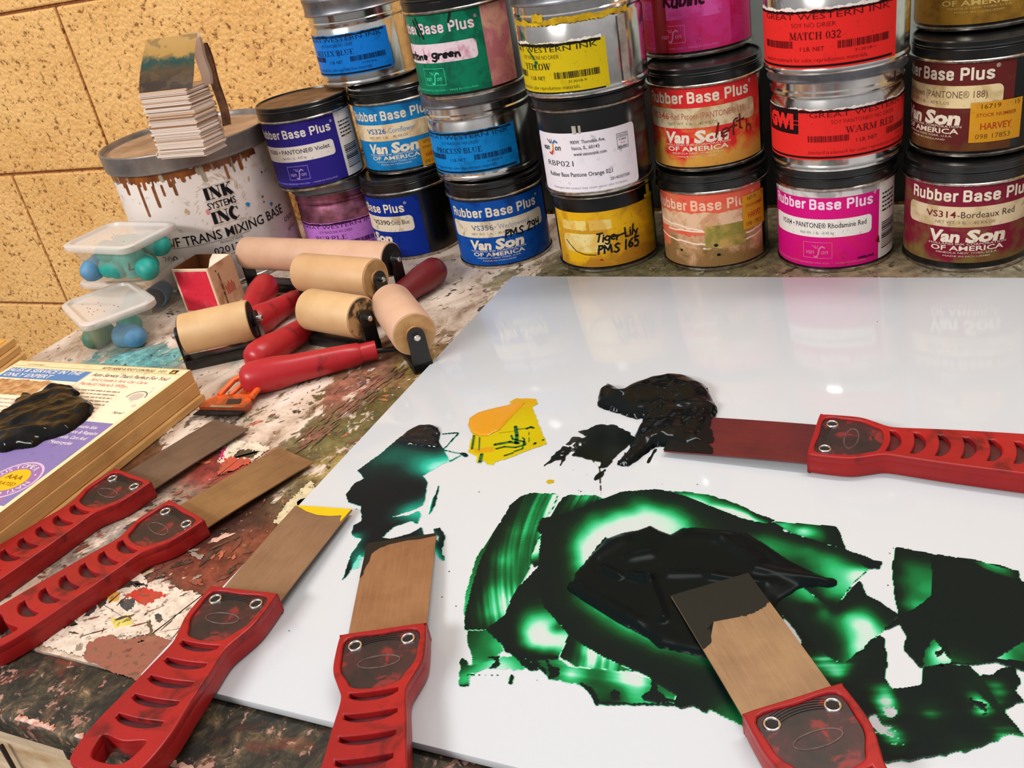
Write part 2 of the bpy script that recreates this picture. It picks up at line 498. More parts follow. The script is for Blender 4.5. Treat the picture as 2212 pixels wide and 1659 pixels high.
    def hand(self, s, u, v, h, w, m, pen, layer=4, slope=0.0):
        tot = sum(HAND[c][0] for c in s)
        sx = w / tot
        x = 0.0
        rg = random.Random(len(s) * 7 + ord(s[0]))
        for c in s:
            adv, st = HAND[c]
            jy, js, jh = rg.uniform(-.09, .09), rg.uniform(-.02, .22), rg.uniform(.88, 1.14)
            for pts in st:
                self.stroke([(u + (x + p[0] + js * p[1] + rg.uniform(-.03, .03)) * sx, v + (p[1] * jh + jy + rg.uniform(-.03, .03)) * h + (x + p[0]) * sx * slope) for p in pts], pen * 1.45, m, layer)
            x += adv
    def barcode(self, u0, v0, u1, v1, m, seed=1, layer=3):
        rg = random.Random(seed)
        x = u0
        while x < u1:
            w = rg.choice((.0004, .0007, .0011))
            self.rect(x, v0, min(x + w, u1), v1, m, layer)
            x += w + rg.choice((.0004, .0005, .0009))
    def lines(self, u0, u1, v, n, dv, h, m, seed=1, layer=3):
        """rows of unreadably small print as short dashes"""
        rg = random.Random(seed)
        for i in range(n):
            x = u0
            end = u1 - rg.uniform(0, .15) * (u1 - u0)
            while x < end:
                w = rg.uniform(.6, 2.6) * h * 1.6
                self.rect(x, v - i * dv, min(x + w, end), v - i * dv + h, m, layer)
                x += w + h * .7
    def build(self, name, mp, parent, lift=0.00012, step=0.003, cut=True):
        V, Fs, MI = [], [], []
        for P, fs, mi, ly in self.g:
            o = len(V)
            V += [(p[0], p[1], ly * lift) for p in P]
            Fs += [tuple(o + i for i in f) for f in fs]
            MI += [mi] * len(fs)
        me = bpy.data.meshes.new(name)
        me.from_pydata(V, [], Fs)
        me.polygons.foreach_set('material_index', MI)
        bm = bmesh.new()
        bm.from_mesh(me)
        if cut:
            us = [v[0] for v in V]
            x = math.floor(min(us) / step) * step + step
            while x < max(us):
                bmesh.ops.bisect_plane(bm, geom=bm.verts[:] + bm.edges[:] + bm.faces[:], plane_co=(x, 0, 0), plane_no=(1, 0, 0), dist=1e-7)
                x += step
        for v in bm.verts:
            v.co = mp(v.co.x, v.co.y, v.co.z)
        for f in bm.faces:
            f.normal_update()
        bm.to_mesh(me)
        bm.free()
        for m in self.mats: me.materials.append(m)
        o = bpy.data.objects.new(name, me)
        return link(o, parent)
def on_cyl(r, z0=0.0):
    def f(u, v, l):
        a = u / r
        return (math.sin(a) * (r + l), -math.cos(a) * (r + l), z0 + v)
    return f
mm = 0.001
def ink(r, g, b): return M('print_%d_%d_%d' % (r, g, b), C(r, g, b), 0.45, 0, 0.12)
BLK = ink(24, 24, 26)

# ================================================================ the setting
def blockwall():
    m = M('painted_split_block', C(214, 164, 96), 0.85, 0, 0.2)
    g = G(m)
    # crumbly aggregate: pits and pale grains
    n1 = g.noise(105, 3, 0.55, 0.1)
    n2 = g.voro(170)
    n3 = g.noise(230, 3)
    pit = g.math('MULTIPLY', g.ramp(n1, [(0.55, 0.0), (0.63, 1.0)]), g.ramp(n3, [(0.44, 0.0), (0.56, 1.0)]))
    tone = g.ramp(g.noise(9, 4), [(0.3, C(224, 164, 92)), (0.7, C(240, 186, 116))])
    col = g.mix(g.ramp(n3, [(0.35, 0.0), (0.7, 0.55)]), tone, C(246, 204, 138))
    col = g.mix(g.math('MULTIPLY', pit, 0.9), col, C(128, 74, 34))
    g.base(col)
    h = g.math('ADD', g.math('MULTIPLY', n2, 0.9), g.math('SUBTRACT', g.math('MULTIPLY', n1, -1.3), g.math('MULTIPLY', pit, 0.5)))
    g.bump(h, 0.42, 0.0032)
    mj = noisy('mortar_joint', C(118, 66, 30), C(150, 92, 46), 120, 0.9)
    WY = 0.16
    zj = [PY(0, 32, WY)[2], PY(0, 379, WY)[2]]
    bs = zj[0] - zj[1]
    xa = PY(180, 180, WY)[0]
    bm = bmesh.new()
    add_box(bm, 0.2, WY + 0.055, 0.325, 5.2, 0.1, 2.15, mi=1)
    jt = 0.0042
    for r in range(-5, 6):
        z1 = zj[0] + bs * (r + 1) - jt / 2
        z0 = zj[0] + bs * r + jt / 2
        if z1 < -0.74 or z0 > 1.38: continue
        z0, z1 = max(z0, -0.745), min(z1, 1.4)
        off = 0 if r % 2 else bs
        x = xa + off - 2 * bs * 4
        # the joint rows break bond: course under the top joint carries joint xa
        while x < 2.7:
            x0, x1 = max(x + jt / 2, -2.4), min(x + 2 * bs - jt / 2, 2.8)
            if x1 > x0 + 0.01:
                vs = add_box(bm, (x0 + x1) / 2, WY + 0.025, (z0 + z1) / 2, x1 - x0, 0.05, z1 - z0, 0.003, 2)
            x += 2 * bs
    o = from_bm('wall_back', bm, [m, mj])
    o['kind'] = 'structure'
blockwall()
bm = bmesh.new()
add_box(bm, 0.2, -1.0, -0.76, 5.2, 2.3, 0.02)
fl = from_bm('floor', bm, noisy('floor_concrete', C(120, 112, 104), C(92, 86, 80), 6, 0.7))
fl['kind'] = 'structure'

# ---------------------------------------------------------------- work table
TABX0, TABX1, TABY0, TABY1, STRY = -0.602, 1.05, -0.683, 0.125, -0.635
table = thing('work_table', 'paint-splattered work table in front of the block wall', 'table', (0, 0, -0.75))
# painted board: 4 mm grid carries the regional paint colour and how much of the board it hides
REG = [  # photo x, y, reach mm, cover, colour
 (250, 790, 45, .60, (105, 160, 158)), (420, 805, 40, .42, (150, 188, 178)), (120, 760, 40, .12, (200, 150, 130)), (480, 840, 35, .22, (70, 64, 56)),
 (330, 780, 30, .65, (92, 150, 150)), (180, 735, 30, .1, (190, 150, 140)), (640, 860, 45, .36, (110, 96, 62)), (740, 850, 40, .55, (140, 88, 72)), (830, 790, 40, .62, (132, 92, 74)),
 (700, 940, 40, .62, (96, 88, 52)), (800, 870, 35, .68, (86, 76, 40)), (870, 790, 30, .6, (150, 128, 60)), (640, 640, 60, .15, (150, 130, 110)), (900, 640, 60, .2, (175, 150, 120)),
 (980, 590, 60, .18, (180, 150, 120)), (1050, 560, 50, .2, (180, 155, 130)), (450, 935, 35, .38, (70, 62, 58)), (590, 930, 35, .25, (130, 120, 96)), (520, 985, 22, .4, (200, 60, 60)),
 (460, 1010, 30, .9, (126, 48, 44)), (380, 1000, 30, .55, (150, 112, 78)), (300, 1000, 30, .75, (96, 62, 40)), (560, 1060, 40, .92, (66, 36, 28)), (480, 1130, 45, .97, (60, 34, 28)),
 (540, 1180, 30, .9, (112, 58, 40)), (440, 1230, 40, .93, (110, 52, 36)), (620, 1060, 30, .6, (100, 86, 60)), (700, 1010, 25, .5, (140, 120, 66)), (330, 1290, 30, .16, (70, 60, 50)),
 (240, 1340, 35, .14, (70, 60, 52)), (360, 1400, 30, .9, (142, 84, 70)), (200, 1370, 20, .2, (200, 190, 180)), (60, 1330, 40, .5, (74, 50, 44)), (260, 1160, 35, .62, (140, 128, 118)), (150, 1210, 35, .5, (130, 116, 104)),
 (330, 1100, 35, .6, (140, 122, 108)), (60, 1240, 35, .25, (90, 80, 70)), (20, 1300, 35, .3, (80, 70, 60)), (1300, 590, 60, .78, (92, 88, 62)), (1550, 590, 70, .8, (96, 88, 60)), (1850, 585, 70, .75, (128, 112, 86)), (2150, 590, 80, .75, (122, 112, 92)),
 (1080, 600, 40, .5, (128, 118, 88)), (560, 560, 80, .2, (140, 120, 100)), (380, 700, 45, .2, (140, 110, 84)), (430, 650, 45, .25, (150, 110, 80)), (560, 700, 50, .2, (120, 110, 90)), (300, 860, 60, .4, (120, 110, 90))]
def board():
    nx, ny = int((TABX1 - TABX0) / 0.005), int((TABY1 - STRY) / 0.005)
    xs = np.linspace(TABX0, TABX1, nx + 1); ys = np.linspace(STRY, TABY1, ny + 1)
    X, Y = np.meshgrid(xs, ys)
    P = np.stack([X.ravel(), Y.ravel()], 1)
    wsum = np.full(len(P), 1e-4); col = np.tile(np.array([lin(150), lin(120), lin(96)]), (len(P), 1)) * 1e-4; cov = np.full(len(P), .3e-4)
    for px, py, R, cv, c in REG:
        q = PZ(px, py)[:2]
        d2 = ((P - q) ** 2).sum(1) / (R * mm * 0.75) ** 2
        w = 1 / (0.15 + d2) ** 2.2
        wsum += w; cov += w * cv; col += w[:, None] * np.array([lin(k) for k in c])
    col /= wsum[:, None]; cov /= wsum
    V = [(p[0], p[1], 0.75) for p in P]
    fs = []
    for j in range(ny):
        for i in range(nx):
            a = j * (nx + 1) + i
            fs.append((a, a + 1, a + nx + 2, a + nx + 1))
    m = M('painted_board', C(226, 208, 190), 0.5, 0, 0.35)
    g = G(m)
    A = g.attr('paint'); al = g.attr('cover', 'Fac')
    mv = g.map((1, 0.55, 1), (0, 0, 0.35))
    n1 = g.noise(34, 9, 0.66, 0.9, vec=mv)
    n2 = g.noise(120, 6, 0.65, 0.5, vec=mv)
    nn = g.math('ADD', g.math('MULTIPLY', n1, 0.68), g.math('MULTIPLY', n2, 0.32))
    # cover 0..1 -> noise threshold
    thr = g.math('SUBTRACT', 0.71, g.math('MULTIPLY', al, 0.50))
    k = g.math('MULTIPLY', g.math('SUBTRACT', nn, thr), 22.0, True)
    white = g.ramp(g.noise(26, 9, .68, .6, vec=g.map((1, .6, 1), (0, 0, .5), (2, 7, 3))), [(0.34, C(150, 124, 102)), (0.47, C(204, 182, 162)), (0.6, C(226, 210, 194)), (.75, C(232, 220, 208))])
    hue = g.noise(60, 3, color=True)
    var = g.ramp(g.noise(85, 6, 0.7), [(0.3, 0.45), (0.5, 1.0), (0.68, 1.75)])
    mul = g.t.nodes.new('ShaderNodeMix'); mul.data_type = 'RGBA'; mul.blend_type = 'MULTIPLY'; mul.inputs[0].default_value = 1.0
    g.t.links.new(A, mul.inputs[6]); g.t.links.new(var, mul.inputs[7])
    c = g.mix(k, white, mul.outputs[2])
    # a second, finer generation of dark and coloured flecks everywhere
    f1 = g.ramp(g.noise(150, 5, 0.6, 0.6, vec=g.map((1, .7, 1), (0, 0, .6), (3, 1, 0))), [(0.63, 0.0), (0.66, 1.0)])
    c = g.mix(g.math('MULTIPLY', f1, 0.85), c, C(52, 42, 32))
    f2 = g.ramp(g.noise(95, 4, 0.6, 0.6, vec=g.map((1, .7, 1), (0, 0, .2), (8, 5, 0))), [(0.66, 0.0), (0.69, 1.0)])
    pal = g.ramp(g.voro(26, out='Color'), [(0.15, C(150, 60, 45)), (0.35, C(170, 140, 50)), (0.55, C(60, 90, 60)), (0.75, C(205, 120, 90)), (0.9, C(50, 60, 90))], 'CONSTANT')
    c = g.mix(g.math('MULTIPLY', f2, 0.8), c, pal)
    f3 = g.ramp(g.noise(130, 5, 0.65, 0.3, vec=g.map((1, 1, 1), (0, 0, 0), (1, 9, 0))), [(0.66, 0.0), (0.70, 1.0)])
    c = g.mix(g.math('MULTIPLY', f3, 0.7), c, C(226, 214, 200))
    g.base(c)
    g.rough(g.ramp(n2, [(0.3, 0.3), (0.7, 0.6)]))
    g.bump(g.math('ADD', g.math('MULTIPLY', k, 0.5), n2), 0.25, 0.001)
    o = mesh('top_board', V, fs, m, table)
    me = o.data
    a = me.color_attributes.new('paint', 'FLOAT_COLOR', 'POINT')
    a.data.foreach_set('color', np.concatenate([col, np.ones((len(P), 1))], 1).ravel())
    b = me.attributes.new('cover', 'FLOAT', 'POINT')
    b.data.foreach_set('value', cov)
    # solid underside / sides
    bm = bmesh.new()
    add_box(bm, (TABX0 + TABX1) / 2, (STRY + TABY1) / 2, 0.7295, TABX1 - TABX0, TABY1 - STRY, 0.040)
    from_bm('board_core', bm, noisy('board_edge', C(200, 180, 165), C(120, 90, 80), 40, 0.6), table)
board()
def strip():
    m = M('crusted_edge_wood', C(46, 42, 32), 0.55, 0, 0.4)
    g = G(m)
    mv = g.map((1, .8, 1), (0, 0, -.5))
    n = g.noise(75, 9, .74, .5, vec=mv)
    c = g.ramp(n, [(.32, C(18, 17, 15)), (.47, C(38, 35, 28)), (.56, C(66, 58, 42)), (.64, C(108, 88, 64)), (.72, C(200, 160, 136))])
    r = g.ramp(g.noise(30, 6, .6, .5, vec=g.map((1, 1, 1), (0, 0, 0), (4, 2, 7))), [(.58, 0.), (.68, 1.)])
    c = g.mix(g.math('MULTIPLY', r, .6), c, C(120, 52, 36))
    y = g.ramp(g.noise(26, 7, .65, .5, vec=g.map((1, 1, 1), (0, 0, 0), (14, 5, 1))), [(.6, 0.), (.7, 1.)])
    c = g.mix(g.math('MULTIPLY', y, .6), c, C(86, 92, 52))
    scr = g.ramp(g.noise(40, 6, .6, vec=g.map((.12, 1.4, 1), (0, 0, .95))), [(.62, 0.), (.66, 1.)])
    c = g.mix(g.math('MULTIPLY', scr, .35), c, C(140, 126, 90))
    sx = g.t.nodes.new('ShaderNodeSeparateXYZ'); g.t.links.new(g.obj, sx.inputs[0])
    edge = g.ramp(sx.outputs['Y'], [(0.0, 0.), (1.0, 0.)])
    fl = g.ramp(g.noise(110, 5, .7, .4), [(.58, 0.), (.63, 1.)])
    c = g.mix(g.math('MULTIPLY', fl, .75), c, g.mix(g.noise(20, 2), C(214, 180, 160), C(150, 66, 46)))
    g.base(c)
    g.bump(n, .5, .002)
    bm = bmesh.new()
    add_box(bm, (TABX0 + TABX1) / 2, (STRY + TABY0) / 2, 0.75 - 0.0085, TABX1 - TABX0, STRY - TABY0 - 0.0006, 0.0168, 0.003, 3)
    from_bm('edge_strip', bm, m, table, True, 40)
    # chipped pale wear along the front arris
    rg = random.Random(3)
    wm = noisy('worn_wood', C(222, 200, 188), C(176, 110, 84), 160, .7)
    x = TABX0
    while x < TABX1:
        w = rg.uniform(.004, .02)
        if rg.random() < .45:
            pts = []
            n = 9
            for i in range(n): pts.append((x + w * i / (n - 1), TABY0 + .0022 + rg.uniform(.0005, .0035)))
            for i in range(n): pts.append((x + w * (n - 1 - i) / (n - 1), TABY0 + .0018 - rg.uniform(0, .0006)))
            bm = bmesh.new()
            prism_bm(bm, pts, .7492, .7503)
            from_bm('worn_chip', bm, wm, table)
        x += w
strip()
def front():
    m = noisy('yellowed_paint', C(214, 190, 160), C(168, 136, 96), 26, .45, 0, 6, .38, .66, stretch=(1, 1, 2.2))
    dk = ink(18, 18, 18)
    bm = bmesh.new()
    prof = [(.6, 0)]
    z = .7335
    add_box(bm, .224, TABY0 + .028, (z - .012 + z) / 2, TABX1 - TABX0 - .04, .012, .012, .001)
    add_box(bm, .224, TABY0 + .0265, z - .0195, TABX1 - TABX0 - .04, .015, .013, .002)
    add_box(bm, .224, TABY0 + .0275, z - .037, TABX1 - TABX0 - .04, .013, .020, .002)
    add_box(bm, .224, TABY0 + .0285, z - .16, TABX1 - TABX0 - .04, .011, .225, .002)
    from_bm('front_rail', bm, m, table, True, 40)
    # black ink runs on the rail
    for (a, b, w) in (((120, 1575), (150, 1640), 5), ((0, 1612), (30, 1665), 2.2), ((128, 1580), (160, 1625), 1.2), ((24, 1548), (66, 1590), 6)):
        bm = bmesh.new()
        y = TABY0 + .0185
        p, q = PY(*a, y), PY(*b, y)
        n = Vector((1, 0, 0))
        k = .0003 * w
        pts = [p - np.array([k * 1.4, 0, 0]), q - np.array([k * .8, 0, 0]), q + np.array([k * .8, 0, 0]), p + np.array([k * 1.4, 0, 0])]
        vs = [bm.verts.new((v[0], y - .0006, v[2] + .75)) for v in pts] + [bm.verts.new((v[0], y + .002, v[2] + .75)) for v in pts]
        bm.faces.new(vs[:4]); bm.faces.new(vs[4:][::-1])
        for i in range(4): bm.faces.new((vs[i], vs[(i + 1) % 4], vs[4 + (i + 1) % 4], vs[4 + i]))
        from_bm('ink_drip', bm, M('black_ink_dry', C(16, 16, 16), .3), table)
    for sx in (TABX0 + .06, TABX1 - .06):
        for sy in (TABY0 + .07, TABY1 - .07):
            bm = bmesh.new()
            add_box(bm, sx, sy, .355, .06, .06, .71, .004)
            from_bm('leg', bm, m, table)
front()
# distinct dried splashes lying on the board
def splashes():
    cols = {}
    V, Fs, CC = [], [], []
    def blob(x, y, rx, ry, a, c, n=26, jag=.62, rg=random):
        o = len(V)
        ph = [rg.uniform(1 - jag, 1 + jag) for _ in range(n)]
        ph = [(ph[i] + ph[i - 1]) / 2 for i in range(n)]
        ca, sa = math.cos(a), math.sin(a)
        for i in range(n):
            t = 2 * PI * i / n
            u, v = rx * ph[i] * math.cos(t), ry * ph[i] * math.sin(t)
            V.append((x + u * ca - v * sa, y + u * sa + v * ca, .75 + .0002 + len(Fs) * 4e-7))
        Fs.append(tuple(range(o, o + n)))
        CC.append(c)
    def poly(pts, c):
        o = len(V)
        pp = []
        rg = random.Random(len(V))
        for i in range(len(pts)):
            a, b = np.array(pts[i]), np.array(pts[(i + 1) % len(pts)])
            n = max(1, int(np.linalg.norm(b - a) / 3))
            for k in range(n):
                pp.append(a + (b - a) * k / n + np.array([rg.gauss(0, 2.2), rg.gauss(0, 1.8)]))
        for p in pp:
            q = PZ(p[0], p[1]); V.append((q[0], q[1], .75 + .0002 + len(Fs) * 4e-7))
        Fs.append(tuple(range(o, o + len(pp)))); CC.append(c)
    rg = random.Random(11)
    dark = [(40, 34, 28), (62, 40, 32), (44, 48, 40), (30, 34, 40)]
    for px0, px1, py0, py1, n, pal, s in (
        (560, 900, 780, 1060, 150, [(58, 50, 34), (96, 84, 40), (150, 96, 78), (228, 214, 196), (170, 140, 60), (120, 70, 56), (60, 78, 52), (196, 110, 70), (70, 70, 96)], 3.2),
        (130, 420, 760, 860, 70, [(110, 168, 168), (150, 190, 185), (228, 216, 204), (60, 58, 50), (200, 190, 70), (130, 90, 80)], 3.2),
        (330, 560, 860, 1010, 80, [(48, 44, 40), (226, 214, 200), (90, 60, 48), (222, 120, 90), (150, 120, 90)], 3.0),
        (300, 640, 1000, 1260, 150, [(96, 42, 32), (48, 28, 24), (140, 66, 46), (226, 180, 160), (112, 50, 40), (34, 28, 26), (190, 100, 70)], 3.2),
        (60, 440, 1130, 1420, 110, [(226, 214, 200), (60, 54, 50), (150, 136, 124), (48, 40, 36), (200, 180, 140), (120, 60, 50)], 2.6),
        (430, 1060, 560, 760, 110, [(232, 218, 200), (120, 110, 90), (200, 150, 120), (60, 56, 48), (180, 160, 130)], 3.0),
        (1050, 2212, 570, 600, 90, [(60, 62, 44), (150, 134, 100), (84, 92, 62), (196, 178, 150), (40, 40, 34)], 3.0),
        (280, 640, 560, 740, 60, [(232, 218, 200), (110, 90, 70), (80, 70, 60), (180, 150, 120)], 3.0)):
        for i in range(n):
            q = PZ(rg.uniform(px0, px1), rg.uniform(py0, py1))
            k = rg.random() ** 3 * s * 1.3 + .3
            cl = rg.choice(pal); el = rg.uniform(.8, 2.2); an = rg.gauss(.9, .6)
            for r_ in range(rg.choice((1, 1, 2, 4))):
                o1, o2 = rg.gauss(0, 2.2) * k * mm * (r_ > 0), rg.gauss(0, 2.2) * k * mm * (r_ > 0)
                kk = k * (rg.uniform(.3, .9) if r_ else 1)
                blob(q[0] + o1, q[1] + o2, kk * mm * el, kk * mm * rg.uniform(.35, .9), an + rg.gauss(0, .3), cl, rg=rg)
    # white paper patch and named marks of the near corner
    poly([(296, 1228), (322, 1262), (440, 1285), (415, 1340), (370, 1390), (330, 1372), (260, 1376), (200, 1390), (178, 1420), (92, 1396), (140, 1345), (220, 1290)], (226, 210, 192))
    poly([(182, 1425), (190, 1390), (235, 1372), (260, 1384), (330, 1372), (372, 1386), (330, 1440), (300, 1472), (240, 1452)], (146, 84, 68))
    poly([(270, 1288), (308, 1270), (360, 1286), (332, 1300), (316, 1312), (296, 1300)], (190, 44, 30))
    poly([(256, 1254), (300, 1258), (322, 1270), (262, 1266)], (30, 36, 38))
    poly([(194, 1310), (206, 1304), (208, 1318), (196, 1330), (182, 1336), (190, 1324)], (26, 30, 44))
    poly([(334, 1330), (348, 1328), (352, 1340), (344, 1346), (334, 1340)], (52, 56, 58))
    poly([(265, 1298), (290, 1294), (292, 1312), (276, 1322), (262, 1314)], (48, 60, 68))
    poly([(206, 1296), (226, 1272), (262, 1262), (304, 1262), (258, 1276), (232, 1300), (216, 1318)], (26, 28, 30))
    poly([(150, 1320), (200, 1296), (204, 1302), (160, 1336), (120, 1352)], (30, 28, 28))
    poly([(318, 1345), (326, 1340), (332, 1372), (324, 1380)], (84, 72, 50))
    poly([(100, 1352), (160, 1342), (168, 1350), (120, 1362)], (22, 22, 24))
    poly([(230, 1285), (262, 1280), (258, 1300), (236, 1306)], (214, 160, 70))
    poly([(240, 1340), (282, 1330), (290, 1350), (250, 1360)], (216, 200, 96))
    poly([(218, 1372), (226, 1358), (222, 1376)], (200, 40, 30))
    poly([(300, 1386), (340, 1376), (330, 1390)], (150, 96, 74))
    poly([(560, 958), (585, 968), (545, 1000), (492, 1012), (470, 1000), (480, 970), (500, 950)], (228, 214, 190))
    poly([(480, 972), (492, 958), (486, 985), (474, 1000)], (206, 30, 110))
    poly([(520, 972), (560, 976), (545, 990), (500, 992)], (48, 44, 30))
    poly([(478, 1000), (500, 988), (552, 995), (520, 1012), (470, 1030)], (190, 70, 50))
    q0, q1 = PZ(640, 970), PZ(872, 792)
    an0 = math.atan2(q1[1] - q0[1], q1[0] - q0[0])
    for i in range(120):
        a = rg.random(); q = q0 + (q1 - q0) * a; off = rg.gauss(0, .006)
        blob(q[0] - math.sin(an0) * off, q[1] + math.cos(an0) * off, rg.uniform(.002, .011), rg.uniform(.0004, .0016), an0 + rg.gauss(0, .12), rg.choice([(140, 88, 74), (128, 76, 62), (150, 100, 84), (92, 70, 56), (110, 84, 60)]), rg=rg)
    for i in range(90):     # brushy dark and rusty strokes on the near corner
        q = PZ(rg.uniform(80, 640), rg.uniform(1010, 1420)); 
        blob(q[0], q[1], rg.uniform(.001, .008), rg.uniform(.0003, .0012), rg.gauss(1.1, .5), rg.choice([(36, 30, 28), (52, 38, 32), (120, 56, 40), (70, 52, 42), (206, 190, 172), (28, 30, 34)]), rg=rg)
    poly([(300, 930), (362, 915), (380, 930), (330, 950), (316, 962)], (232, 222, 208))
    poly([(318, 938), (340, 926), (352, 936), (330, 944)], (56, 60, 70))
    poly([(652, 1110), (640, 1086), (690, 1070), (672, 1040), (650, 1060), (620, 1090), (590, 1130), (610, 1135)], (214, 200, 160))
    o = mesh('dried_splash', V, Fs, M('dried_paint', C(128, 128, 128), .45, 0, .4), table)
    m = o.data.materials[0]
    g = G(m)
    fk = g.ramp(g.noise(210, 5, .65, .4), [(.57, 0.), (.62, .75)])
    g.base(g.mix(g.ramp(g.noise(140, 5, .65), [(.35, 0.), (.75, .5)]), g.mix(fk, g.attr('paint'), C(84, 64, 50)), C(120, 96, 74)))
    a = o.data.color_attributes.new('paint', 'FLOAT_COLOR', 'CORNER')
    arr = []
    for f, c in zip(Fs, CC): arr += [*C(*c)] * len(f)
    a.data.foreach_set('color', arr)
    o['kind'] = 'stuff'
splashes()

# ---------------------------------------------------------------- white glass slab
GZ = 0.006
gl = thing('glass_slab', 'large white-backed glass mixing slab lying on the paint-splattered table', 'glass slab', (0, 0, 0))
GX0, GX1, GY0, GY1 = -0.1045, 0.95, -0.6385, -0.0755
bm = bmesh.new()
add_box(bm, (GX0 + GX1) / 2, (GY0 + GY1) / 2, .0034, GX1 - GX0, GY1 - GY0, .0052, .0007, 2)
m = M('white_backed_glass', C(192, 195, 198), .07, 0, .33)
from_bm('glass_sheet', bm, m, gl, True, 40)
bm = bmesh.new()
add_box(bm, (GX0 + GX1) / 2, (GY0 + GY1) / 2, .0006, GX1 - GX0 - .004, GY1 - GY0 - .004, .0004)
from_bm('white_backing', bm, ink(225, 222, 218), gl)
# ================================================================ ink cans
def can_black(root, open_top=None):
    body = [(.0, .001), (.0505, .001), (.0505, .0032), (.052, .0036), (.052, .0765), (.0513, .0785), (.0513, .081)]
    b = lathe('body', body, BLACKCAN, root, cap1=True)
    lathe('bottom_rim', [(.0512, .0), (.0530, .0004), (.0535, .0016), (.0532, .0032), (.0522, .0038)], RIM, root, cap0=True, cap1=True)
    lathe('lid_ring', [(.0516, .0790), (.0548, .0792), (.0556, .0800), (.0556, .0808), (.0549, .0816), (.0530, .0822)], RIM, root)
    top = [(.0530, .0815), (.0538, .0822), (.0538, .0882), (.0543, .0887), (.0543, .0893), (.0537, .0898), (.0542, .0905), (.0542, .0911), (.0536, .0918), (.0536, .0953), (.0528, .0963), (.0515, .0963), (.0508, .0944), (.0, .0940)]
    lathe('lid', top, BLACKLID if open_top is None else open_top, root)
def can_tin(root, neck=None):
    lathe('body', [(.0, .0022), (.0565, .0022), (.0565, .0605), (.0552, .0625), (.0552, .0645), (.0572, .0665), (.0572, .0690), (.0560, .0705), (.0560, .0790)], TIN if neck is None else neck, root)
    lathe('bottom_rim', [(.0550, 0), (.0572, .0005), (.0576, .0022), (.0572, .0042), (.0566, .0055)], TIN, root)
    lathe('lid', [(.0562, .0770), (.0592, .0774), (.0596, .0784), (.0588, .0794), (.0584, .0805), (.0584, .0900), (.0592, .0918), (.0594, .0938), (.0588, .0956), (.0575, .0963), (.0560, .0956), (.0552, .0925), (.0, .0922)], TINLID, root)
def can(kind, name, x, y, z, label, rot=0.0, **k):
    t = thing('ink_can', label, 'ink can', (x, y, z), (0, 0, rot), 'stacked ink cans')
    (can_black if kind == 'V' else can_tin)(t, **k)
    return t
RV, RG = .0523, .0568
def swan(S, cx, cy, s, m1, m2, lay=4):
    """small script badge: 'van', a long s-curve, 'on'"""
    S.text('van', cx - 1.25 * s, cy, .52 * s, m1, w=.95 * s, off=.01, shear=.2, layer=lay)
    S.text('on', cx + .38 * s, cy, .52 * s, m1, w=.72 * s, off=.01, shear=.2, layer=lay)
    S.stroke([(cx - .3 * s, cy - .25 * s), (cx - .05 * s, cy - .38 * s), (cx + .12 * s, cy), (cx + .22 * s, cy + .6 * s), (cx + .5 * s, cy + .85 * s), (cx + .75 * s, cy + .7 * s)], .16 * s, m2, lay)
    for dx in (-.5, -.2, .1):
        S.stroke([(cx + dx * s, cy + .95 * s), (cx + dx * .3 * s, cy + .62 * s)], .06 * s, m1, lay)
def title(S, u0, u1, v, h, m):
    """Rubber Base Plus in heavy condensed letters between u0 and u1"""
    w = u1 - u0
    S.block('Rubber', u0, v, h, .42 * w, m)
    S.block('Base', u0 + .44 * w, v, h, .285 * w, m)
    S.block('Plus', u0 + .76 * w, v, h, .25 * w, m)
    S.text('®', u1 + .001, v + h * .85, h * .3, m, layer=3)
def van_old(t, o, base, white, pill, code='', name='', codecol=None, namecol=None, u0=-79, u1=75, vo=0.0, mfg=True, hand=None, titlec=None, extra=None, name0=-35, name1=39, nw=True, vtop=82, vbot=5.5):
    S = Sheet()
    R = lambda a: a * mm
    S.rect(R(o + u0), R(vbot), R(o + u1), R(vtop + vo), base)
    title(S, R(o - 52), R(o + 55), R(65 + vo), R(10.2), titlec or white)
    S.rrect(R(o - 56), R(42 + vo), R(o + 63), R(60.5 + vo), R(5), pill, 2)
    nc = namecol or ink(60, 44, 40)
    if code: S.text(code, R(o + name0), R(50.5 + vo), R(5.6), codecol or nc, w=R(26), off=.012)
    if name: S.text(name, R(o + name0 + (27 if code else 0)), R(50.5 + vo), R(5.6), nc, w=R(name1 - name0 - (27 if code else 0)), off=.0)
    if nw: S.text('NET WT. 1 lb. - .45 KILOS', R(o - 26), R(45 + vo), R(2.6), ink(120, 100, 84), w=R(48))
    if mfg:
        S.text('Van', R(o - 32), R(28.5 + vo), R(10), white, w=R(27), off=.045, shear=.12)
        S.text('Son', R(o - 1), R(28.5 + vo), R(10.5), white, w=R(33), off=.05, shear=.12)
        S.text('HOLLAND INK CORPORATION', R(o - 31), R(25.6 + vo), R(1.9), white, w=R(64))
        S.text('OF AMERICA', R(o - 29), R(20.5 + vo), R(4.2), white, w=R(60), off=.02)
        S.text('MINEOLA NEW YORK, U.S.A.', R(o - 24), R(17.6 + vo), R(1.6), white, w=R(50))
        S.text('MADE IN HOLLAND', R(o - 18), R(14.6 + vo), R(1.3), white, w=R(38))
    if extra: extra(S, o)
    return S.build('label', on_cyl(RV), t)
